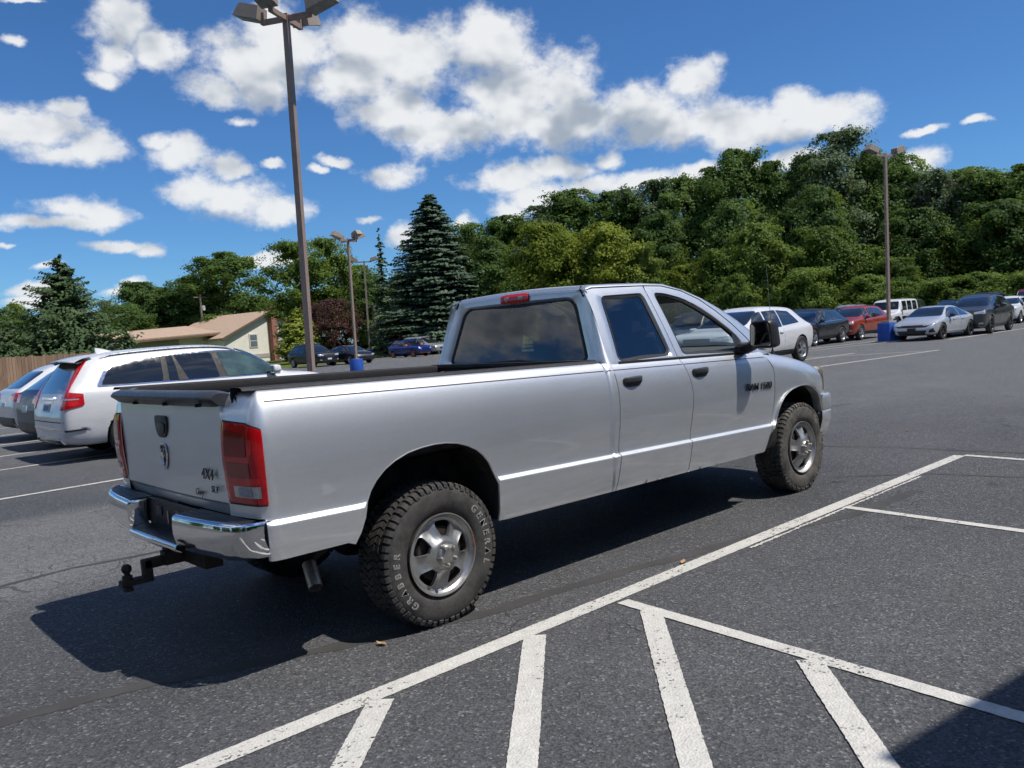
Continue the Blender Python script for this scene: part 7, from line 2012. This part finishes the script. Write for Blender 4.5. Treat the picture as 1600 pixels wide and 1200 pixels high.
def broadleaf(seed, h, w, leafm, bark, n_spray, n_leaf, size, low=.16, lobe=.3, open_=0.0, top=.5, bare=0.0):
    """trunk, limbs that fork into sprays, and leaves scattered along the sprays"""
    rs = np.random.RandomState(seed); rr = random.Random(seed)
    def env(t):
        t = (t - low) / (1 - low)
        return w * max(.06, (1 - abs((t - top * .8) / (1 - top * .8 if t > top * .8 else top * .8 + .15)) ** 2.0)) ** .5
    ang0 = rr.random() * 6.28
    lop = [rr.uniform(.65, 1.1) for _ in range(7)]           # the crown bulges and gaps with direction
    def bulge(a, t): return .55 * lop[int((a + ang0) / 6.2832 * 7) % 7] + .45 * lop[int((a * 1.7 + t * 9) % 7)]
    m = MB(); bend = rr.uniform(-.05, .05) * h; R0 = .021 * h
    def axis(z): f = z / h; return Vector((bend * f * f, bend * .5 * f, z))
    m.tube([tuple(axis(h * f)) for f in (0, .2, .45, .7, .9)], [R0 * 1.3, R0 * .95, R0 * .7, R0 * .4, R0 * .12], 9)
    C, N, S = [], [], []
    tips = []
    n_limb = 15
    for k in range(n_limb):
        t = low + (1 - low) * ((k + rr.random() * .8) / n_limb); a = k * 2.4 + rr.uniform(-.5, .5)
        e = env(min(t, .98)) * bulge(a, t)
        p0 = axis(h * max(.10, t - .16 - .12 * rr.random())); p1 = Vector((math.cos(a) * e * .85, math.sin(a) * e * .85, min(t * h, h * .97))) + Vector((axis(t * h).x, axis(t * h).y, 0)) * .8
        mid = p0.lerp(p1, .5) + Vector((0, 0, .05 * h))
        m.tube([tuple(p0), tuple(mid), tuple(p1)], [R0 * .42, R0 * .25, R0 * .08], 5, cap=False)
        for j in range(max(2, n_spray // n_limb)):
            f = rr.uniform(.25, 1.05); q = p0 * (1 - f) ** 2 + mid * 2 * f * (1 - f) + p1 * f * f if f <= 1 else p1
            d = Vector((math.cos(a + rr.uniform(-1.2, 1.2)), math.sin(a + rr.uniform(-1.2, 1.2)), rr.uniform(-.25, .75))).normalized()
            ln = w * lobe * rr.uniform(.6, 1.7)
            tips.append((q, d, ln))
            if j % 2 == 0: m.tube([tuple(q), tuple(q + d * ln * .5), tuple(q + d * ln + Vector((0, 0, -.1 * ln)))], [R0 * .12, R0 * .07, R0 * .02], 4, cap=False)
    for k in range(5):                                         # leader shoots
        tips.append((axis(h * rr.uniform(.80, .93)), Vector((rr.uniform(-.5, .5), rr.uniform(-.5, .5), 1)).normalized(), w * lobe * rr.uniform(.5, 1.0)))
    wt = np.array([l for _, _, l in tips]); cnt = (wt / wt.sum() * n_leaf * .66).astype(int)
    for (q, d, ln), c in zip(tips, cnt):
        s = rs.rand(c, 1) ** .8
        g = rs.normal(size=(c, 3)) * np.array([1, 1, .62])
        q_, d_ = np.array(q), np.array(d)
        pt = q_ + d_ * ln * s + g * ln * (.30 - .10 * s) + np.array([0, 0, -.12]) * ln * s ** 2
        nn = g * .6 + d_ * .4 + np.array([0, 0, .55]) + rs.normal(size=(c, 3)) * .45; nn /= np.linalg.norm(nn, axis=1, keepdims=True)
        C.append(pt); N.append(nn); S.append(size * (.55 + .9 * rs.rand(c)))
    # the body of the crown: a lumpy shell, thick at the rim, thin inside
    c = int(n_leaf * .42)
    ts = low + (1 - low) * rs.rand(c) ** .9; aa = rs.rand(c) * 6.2832
    ph = rs.rand(8) * 6.28
    lump = .94 + .24 * np.sin(aa * 2 + ph[0] + ts * 5) + .20 * np.sin(aa * 3 + ph[1] - ts * 11) + .15 * np.sin(aa * 5 + ph[2] + ts * 23) + .10 * np.sin(aa * 7 + ph[3] - ts * 37) + .05 * np.sin(aa * 11 + ph[4] + ts * 61)
    ee = np.array([env(min(t_, .985)) for t_ in ts]); k_ = rs.rand(c) ** .38
    rr_ = ee * .92 * lump * k_
    zz = ts * h + rs.normal(size=c) * .012 * h + (1 - k_) * .05 * h
    pt = np.stack([rr_ * np.cos(aa) + bend * ts * ts, rr_ * np.sin(aa) + bend * .5 * ts, np.minimum(zz, h * (1.0 - .02 * rs.rand(c)))], 1)
    out = np.stack([np.cos(aa), np.sin(aa), .35 + 1.2 * (ts - .35)], 1)
    nn = out + rs.normal(size=(c, 3)) * .5; nn /= np.linalg.norm(nn, axis=1, keepdims=True)
    gap = np.sin(aa * 4 + ph[5] + ts * 17) + np.sin(aa * 6 + ph[6] - ts * 29) + np.sin(ts * 41 + ph[7]) + rs.normal(size=c) * .6
    kp = gap > -.75
    C.append(pt[kp]); N.append(nn[kp]); S.append((size * (.55 + .9 * rs.rand(c)))[kp])
    C, N, S = np.concatenate(C), np.concatenate(N), np.concatenate(S)
    keep = (C[:, 2] > low * h * .35) & (C[:, 2] < h * 1.03)
    if open_ > 0:
        keep &= (np.sin(C[:, 0] * 2.1 + seed) + np.sin(C[:, 1] * 2.3) + np.sin(C[:, 2] * 1.9 + 1) + rs.normal(size=len(C)) * .5) > open_ * 3 - 1.8
    crown = quad_mesh('crown', cards(C[keep], N[keep], S[keep], rs), leafm)
    t = m.build('trunk', MATS[bark]); me = t.data; bpy.data.objects.remove(t)
    return me, crown
def conifer(seed, h, w, leafm, layers, per, seg, size, droop=.22, power=.85, low=.03, ragged=.15):
    rs = np.random.RandomState(seed); rr = random.Random(seed); C, N, S = [], [], []
    m = MB(); m.tube([(0, 0, 0), (0, 0, h * .6), (0, 0, h * .99)], [.018 * h, .010 * h, .002 * h], 8)
    for i in range(layers):
        t = low + (1 - low) * (i + rr.random() * .6) / layers; R = w * (1 - t) ** power * (1 + rr.uniform(-ragged, ragged)) + .12
        nb = max(4, int(per * (.35 + .65 * (1 - t))))
        for b in range(nb):
            a = 6.283 * (b + rr.random() * .9) / nb + i * .7; Rb = R * rr.uniform(1 - ragged * 1.6, 1.08); tz = t + rr.uniform(-2.6, 2.6) / layers; dp = droop + rr.uniform(-.12, .12)
            ns = max(3, int(seg * (.25 + .75 * Rb / w)))
            for k in range(ns):
                f = (k + .6) / ns; f = f ** .7
                for s_ in (-1, 0, 1):
                    off = s_ * Rb * .20 * (1 - f * .55) * rr.uniform(.5, 1.2)
                    x = Rb * f * math.cos(a) - off * math.sin(a); y = Rb * f * math.sin(a) + off * math.cos(a)
                    z = tz * h - dp * Rb * f ** 1.5 + .10 * Rb * f ** 4 + rr.uniform(-.1, .1) * size * 2
                    C.append((x, y, z)); nv = Vector((math.cos(a) * .55 + rr.uniform(-.45, .45), math.sin(a) * .55 + rr.uniform(-.45, .45), .75 + rr.uniform(-.3, .3))).normalized(); N.append(tuple(nv)); S.append(size * rr.uniform(.7, 1.3))
            if b % 3 == 0: m.tube([(0, 0, t * h), (Rb * .5 * math.cos(a), Rb * .5 * math.sin(a), t * h - droop * Rb * .35), (Rb * .9 * math.cos(a), Rb * .9 * math.sin(a), t * h - droop * Rb * .8)], [.03, .02, .008], 4, cap=False)
    crown = quad_mesh('crown', cards(np.array(C), np.array(N), np.array(S), rs, 1.8), leafm)
    tk = m.build('trunk', MATS['bark']); me = tk.data; bpy.data.objects.remove(tk)
    return me, crown
KINDS = {
    'oak': ([broadleaf(s, 16, 4.2, 'leaf_oak', 'bark', 90, 46000, .16, low=.24, open_=.06) for s in (1, 2, 3, 4)], 16, 3.3),
    'dark': ([broadleaf(s, 12, 3.6, 'leaf_dark', 'bark', 75, 38000, .155) for s in (11, 12, 13)], 12, 2.9),
    'light': ([broadleaf(s, 8.5, 2.9, 'leaf_light', 'bark', 75, 32000, .13, low=.03) for s in (21, 22, 23)], 8.5, 2.5),
    'lime': ([broadleaf(s, 10, 3.6, 'leaf_lime', 'bark', 75, 36000, .14, low=.04, top=.62) for s in (31, 32)], 10, 3.2),
    'silver': ([broadleaf(s, 16, 4.0, 'leaf_silver', 'bark_pale', 90, 44000, .15, open_=.05, low=.2) for s in (41, 42)], 16, 3.2),
    'loose': ([broadleaf(51, 13.5, 4.2, 'leaf_light', 'bark', 60, 28000, .155, low=.34, lobe=.26, open_=.16)], 13.5, 4.0),
    'plum': ([broadleaf(61, 6, 3.8, 'leaf_plum', 'bark_pale', 75, 26000, .11, low=.2, lobe=.26, open_=.10, top=.6)], 6, 3.8),
    'shrub': ([broadleaf(s, 4.5, 2.3, 'leaf_light', 'bark', 60, 20000, .115, low=.0, lobe=.36, top=.3) for s in (71, 72, 73)], 4.5, 2.0),
    'spruce_big': ([conifer(81, 15.6, 4.9, 'needle_blue', 84, 30, 17, .19, power=.64, ragged=.20)], 15.6, 3.1),
    'spruce_thin': ([conifer(82, 13, 2.5, 'needle_green', 40, 13, 8, .18, droop=.30, ragged=.35)], 13, 2.3),
    'spruce_bushy': ([conifer(83, 8.3, 5.2, 'needle_green', 44, 28, 18, .15, droop=-.10, power=.85, ragged=.36)], 8.3, 4.6),
    'thuja': ([conifer(84, 5.2, 2.0, 'thuja', 50, 24, 9, .12, droop=-.35, power=.62, ragged=.08)], 5.2, 1.9),
}
TREES = [
    ('oak', 57.0, 65.4, 13.7, 3.1), ('oak', 60.1, 62.6, 14.4, 3.3), ('silver', 62.9, 59.8, 15.1, 3.3), ('oak', 65.4, 57.3, 16.6, 4.0), ('oak', 68.3, 53.9, 16.1, 3.6), ('silver', 70.7, 50.8, 16.8, 3.6),
    ('oak', 73.0, 47.7, 16.7, 3.3), ('oak', 74.3, 45.6, 17.5, 2.7), ('oak', 76.0, 42.9, 19.1, 3.6), ('oak', 77.8, 39.9, 17.4, 2.9), ('oak', 79.2, 37.3, 17.6, 3.1), ('silver', 80.6, 34.3, 19.4, 4.0),
    ('oak', 81.9, 31.4, 17.3, 2.6), ('oak', 82.8, 29.2, 16.2, 3.3), ('silver', 83.9, 26.4, 14.2, 3.6), ('oak', 84.8, 23.7, 14.2, 3.6), ('oak', 85.6, 21.2, 13.3, 3.1), ('oak', 86.1, 19.2, 13.8, 3.7),
    ('silver', 86.8, 16.7, 12.6, 3.7), ('dark', 53.4, 57.9, 10.9, 2.7), ('dark', 64.6, 45.6, 12.1, 2.6), ('dark', 68.8, 39.4, 12.8, 3.0), ('dark', 72.5, 32.7, 13.1, 2.9), ('dark', 75.8, 25.2, 10.1, 2.9),
    ('dark', 77.9, 19.0, 10.0, 3.1), ('lime', 50.3, 47.0, 10.8, 3.6), ('lime', 53.5, 43.5, 10.5, 3.7), ('light', 55.5, 41.0, 8.5, 2.0), ('lime', 57.7, 38.2, 6.3, 2.1), ('light', 59.4, 35.6, 7.3, 2.2),
    ('light', 61.3, 32.6, 9.3, 2.6), ('light', 62.6, 30.2, 7.1, 2.1), ('light', 63.8, 27.8, 8.5, 2.6), ('light', 64.9, 25.5, 6.7, 2.2), ('oak', 65.8, 23.2, 5.4, 1.7), ('shrub', 56.6, 32.5, 4.8, 1.8),
    ('shrub', 59.4, 27.7, 4.9, 2.2), ('shrub', 61.4, 23.5, 4.0, 2.2), ('shrub', 62.4, 21.1, 3.3, 1.8), ('shrub', 63.2, 18.8, 3.3, 2.2), ('shrub', 64.0, 16.6, 3.5, 2.3), ('shrub', 64.5, 14.9, 3.0, 2.1),
    ('shrub', 64.9, 13.5, 3.3, 2.3), ('spruce_big', 49.0, 61.6, 15.6, 4.3), ('spruce_thin', 49.3, 71.3, 13.2, 2.3), ('dark', 51.4, 77.1, 8.5, 2.3), ('dark', 55.1, 75.8, 9.1, 2.6), ('dark', 54.6, 62.2, 8.5, 2.2),
    ('loose', 43.5, 79.5, 13.3, 4.3), ('loose', 48.7, 81.1, 14.0, 3.7), ('oak', 53.8, 82.7, 11.0, 2.7), ('oak', 53.7, 105.8, 8.0, 2.9), ('plum', 40.0, 67.7, 6.0, 3.8), ('oak', 48.7, 109.3, 15.7, 4.7),
    ('dark', 45.9, 116.0, 12.7, 4.4), ('dark', 39.8, 118.3, 12.4, 3.6), ('dark', 43.3, 119.1, 11.7, 3.5), ('oak', 54.4, 112.2, 9.6, 3.4), ('silver', 32.9, 110.0, 9.3, 2.0), ('dark', 33.2, 107.8, 8.4, 3.7),
    ('light', 50.9, 120.4, 12.5, 3.6), ('spruce_bushy', 13.1, 55.4, 8.3, 4.8), ('spruce_thin', 11.7, 69.0, 7.7, 1.5), ('light', 14.3, 73.6, 6.8, 1.5), ('light', 12.5, 71.9, 5.8, 1.8), ('dark', 13.0, 63.6, 4.9, 2.0),
    ('dark', 9.6, 64.3, 6.0, 2.2), ('spruce_bushy', 9.4, 54.2, 4.1, 2.2), ('spruce_bushy', 16.5, 54.3, 3.4, 1.6), ('thuja', 36.6, 67.4, 5.1, 2.3),
]

# trees stand all round the lot; the belt behind the camera shows only in the paint, chrome and glass
_, bc = broadleaf(91, 11, 4.6, 'leaf_dark', 'bark', 60, 8000, .42, low=.04)
n_ = len(bc.vertices); co = np.empty(n_ * 3, 'f'); bc.vertices.foreach_get('co', co); co = co.reshape(-1, 3)
rr = random.Random(21); parts_ = []
for k in range(36):
    a = rad(112 + k * 7.3 + rr.uniform(-2, 2)); d = rr.uniform(46, 60) if k < 26 else rr.uniform(88, 100); c_, s_ = math.cos(a * 3), math.sin(a * 3); sc = rr.uniform(.5, .85) * (1.0 if k < 6 else 1.7 if k < 26 else 2.2)  # unseen rank behind the truck raised to darken what its tailgate reflects
    q = co * sc; q = np.stack([q[:, 0] * c_ - q[:, 1] * s_, q[:, 0] * s_ + q[:, 1] * c_, q[:, 2]], 1)
    parts_.append(q + np.array([CAM.x + d * math.cos(a), CAM.y + d * math.sin(a), 0]))
tag(link_mesh('tree_belt', quad_mesh('tree_belt', np.concatenate(parts_), 'leaf_dark'), None), 'belt of dark trees closing the lot behind the camera', 'trees', kind='stuff')
WORDS = {'oak': ('broad_tree', 'tall green broadleaf tree'), 'dark': ('broad_tree', 'dark green broadleaf tree'), 'light': ('broad_tree', 'light green bushy tree'), 'lime': ('broad_tree', 'yellow-green broadleaf tree'),
         'silver': ('broad_tree', 'silvery green tree'), 'loose': ('broad_tree', 'loose open-crowned tree'), 'plum': ('plum_tree', 'purple-leaved plum tree'), 'shrub': ('shrub', 'low leafy shrub'),
         'spruce_big': ('spruce_tree', 'big dense blue spruce'), 'spruce_thin': ('spruce_tree', 'thin dark spruce'), 'spruce_bushy': ('spruce_tree', 'wide bushy dark spruce'), 'thuja': ('thuja', 'golden green cone-shaped thuja')}
SPECIAL = {'plum': 'behind the black sedan', 'spruce_big': 'standing left of the pickup\'s cab', 'thuja': 'between the brick chimney and the near lamp post'}
rr = random.Random(4); seen = {}
for (kind, x, y, h, w) in TREES:
    protos, h0, w0 = KINDS[kind]; n = seen.get(kind, 0); seen[kind] = n + 1
    tk, cr = protos[n % len(protos)]
    dx_, dy_ = x - CAM.x, y - CAM.y; right = dx_ * .729 - dy_ * .681; dist = math.hypot(dx_, dy_)
    g = None
    if kind in SPECIAL: where = SPECIAL[kind]
    elif right > -6:
        where = {92: 'in the back rank of the wood', 84: 'in the middle rank of the wood', 74: 'at the front of the wood', 70: 'along the foot of the wood'}.get(round(dist), 'beside the blue spruce')
        if kind == 'spruce_thin': where = 'just left of the big blue spruce'
        g = 'trees of the wood behind the lot' if kind != 'shrub' else 'shrubs along the foot of the wood'
    elif dist > 100: where = 'rising behind the houses'; g = 'trees behind the houses'
    elif right < -34: where = 'behind the plank fence'; g = 'trees behind the plank fence'
    else: where = 'behind the purple-leaved plum'; g = 'trees behind the purple-leaved plum'
    ords = seen.setdefault((kind, where), 0); seen[(kind, where)] += 1
    nm, wd = WORDS[kind]
    root = empty(nm, (x, y, -.03), rr.random() * 6.28 if kind not in ('spruce_big',) else .4, wd + ' ' + where, 'shrub' if kind == 'shrub' else 'tree', g)
    root.scale = (w / w0, w / w0, h / h0); root['_k'] = ords
    link_mesh('trunk', tk, None, root); link_mesh('crown', cr, None, root)
# where several share kind and place, say which one from the left
ORD = ['first', 'second', 'third', 'fourth', 'fifth', 'sixth', 'seventh', 'eighth', 'ninth', 'tenth', 'eleventh', 'twelfth', 'thirteenth', 'fourteenth', 'fifteenth', 'sixteenth']
byl = {}
for o in list(COL.objects):
    if '_k' in o:
        byl.setdefault(o['label'], []).append(o); del o['_k']
for lab, os_ in byl.items():
    if len(os_) > 1:
        os_.sort(key=lambda o: ((o.location.x - CAM.x) * .729 - (o.location.y - CAM.y) * .681) / ((o.location.x - CAM.x) * .678 + (o.location.y - CAM.y) * .732))
        for i, o in enumerate(os_): o['label'] = lab + ', ' + ORD[i] + ' from left'
# a leafless tree whose twigs stand above the wood on the right
BT = empty('bare_tree', (83.0, 25.8, 0), 0, 'leafless dead tree whose grey twigs stand above the wood at the right', 'tree')
m = MB(); rr = random.Random(8)
def grow(p, d, L, r, n):
    q = p + d * L; m.tube([tuple(p), tuple(p.lerp(q, .5) + Vector((rr.uniform(-.1, .1), rr.uniform(-.1, .1), 0)) * L * .3), tuple(q)], [r, r * .8, r * .6], 5, cap=False)
    if n == 0: return
    for k in range(3 if n > 2 else 2):
        v = (d + Vector((rr.uniform(-.7, .7), rr.uniform(-.7, .7), rr.uniform(-.1, .5)))).normalized(); grow(p.lerp(q, rr.uniform(.6, 1)), v, L * rr.uniform(.6, .8), r * .55, n - 1)
MB().tube([(0, 0, 0), (0, 0, 6), (.2, .1, 9)], [.32, .26, .2], 8).build('trunk', MATS['bark_pale'], BT)
for k in range(4): grow(Vector((.15, .1, 7.2 + k * .5)), Vector((rr.uniform(-.5, .5), rr.uniform(-.5, .5), 1)).normalized(), 2.6, .11, 4)
m.build('crown', MATS['bark_pale'], BT)
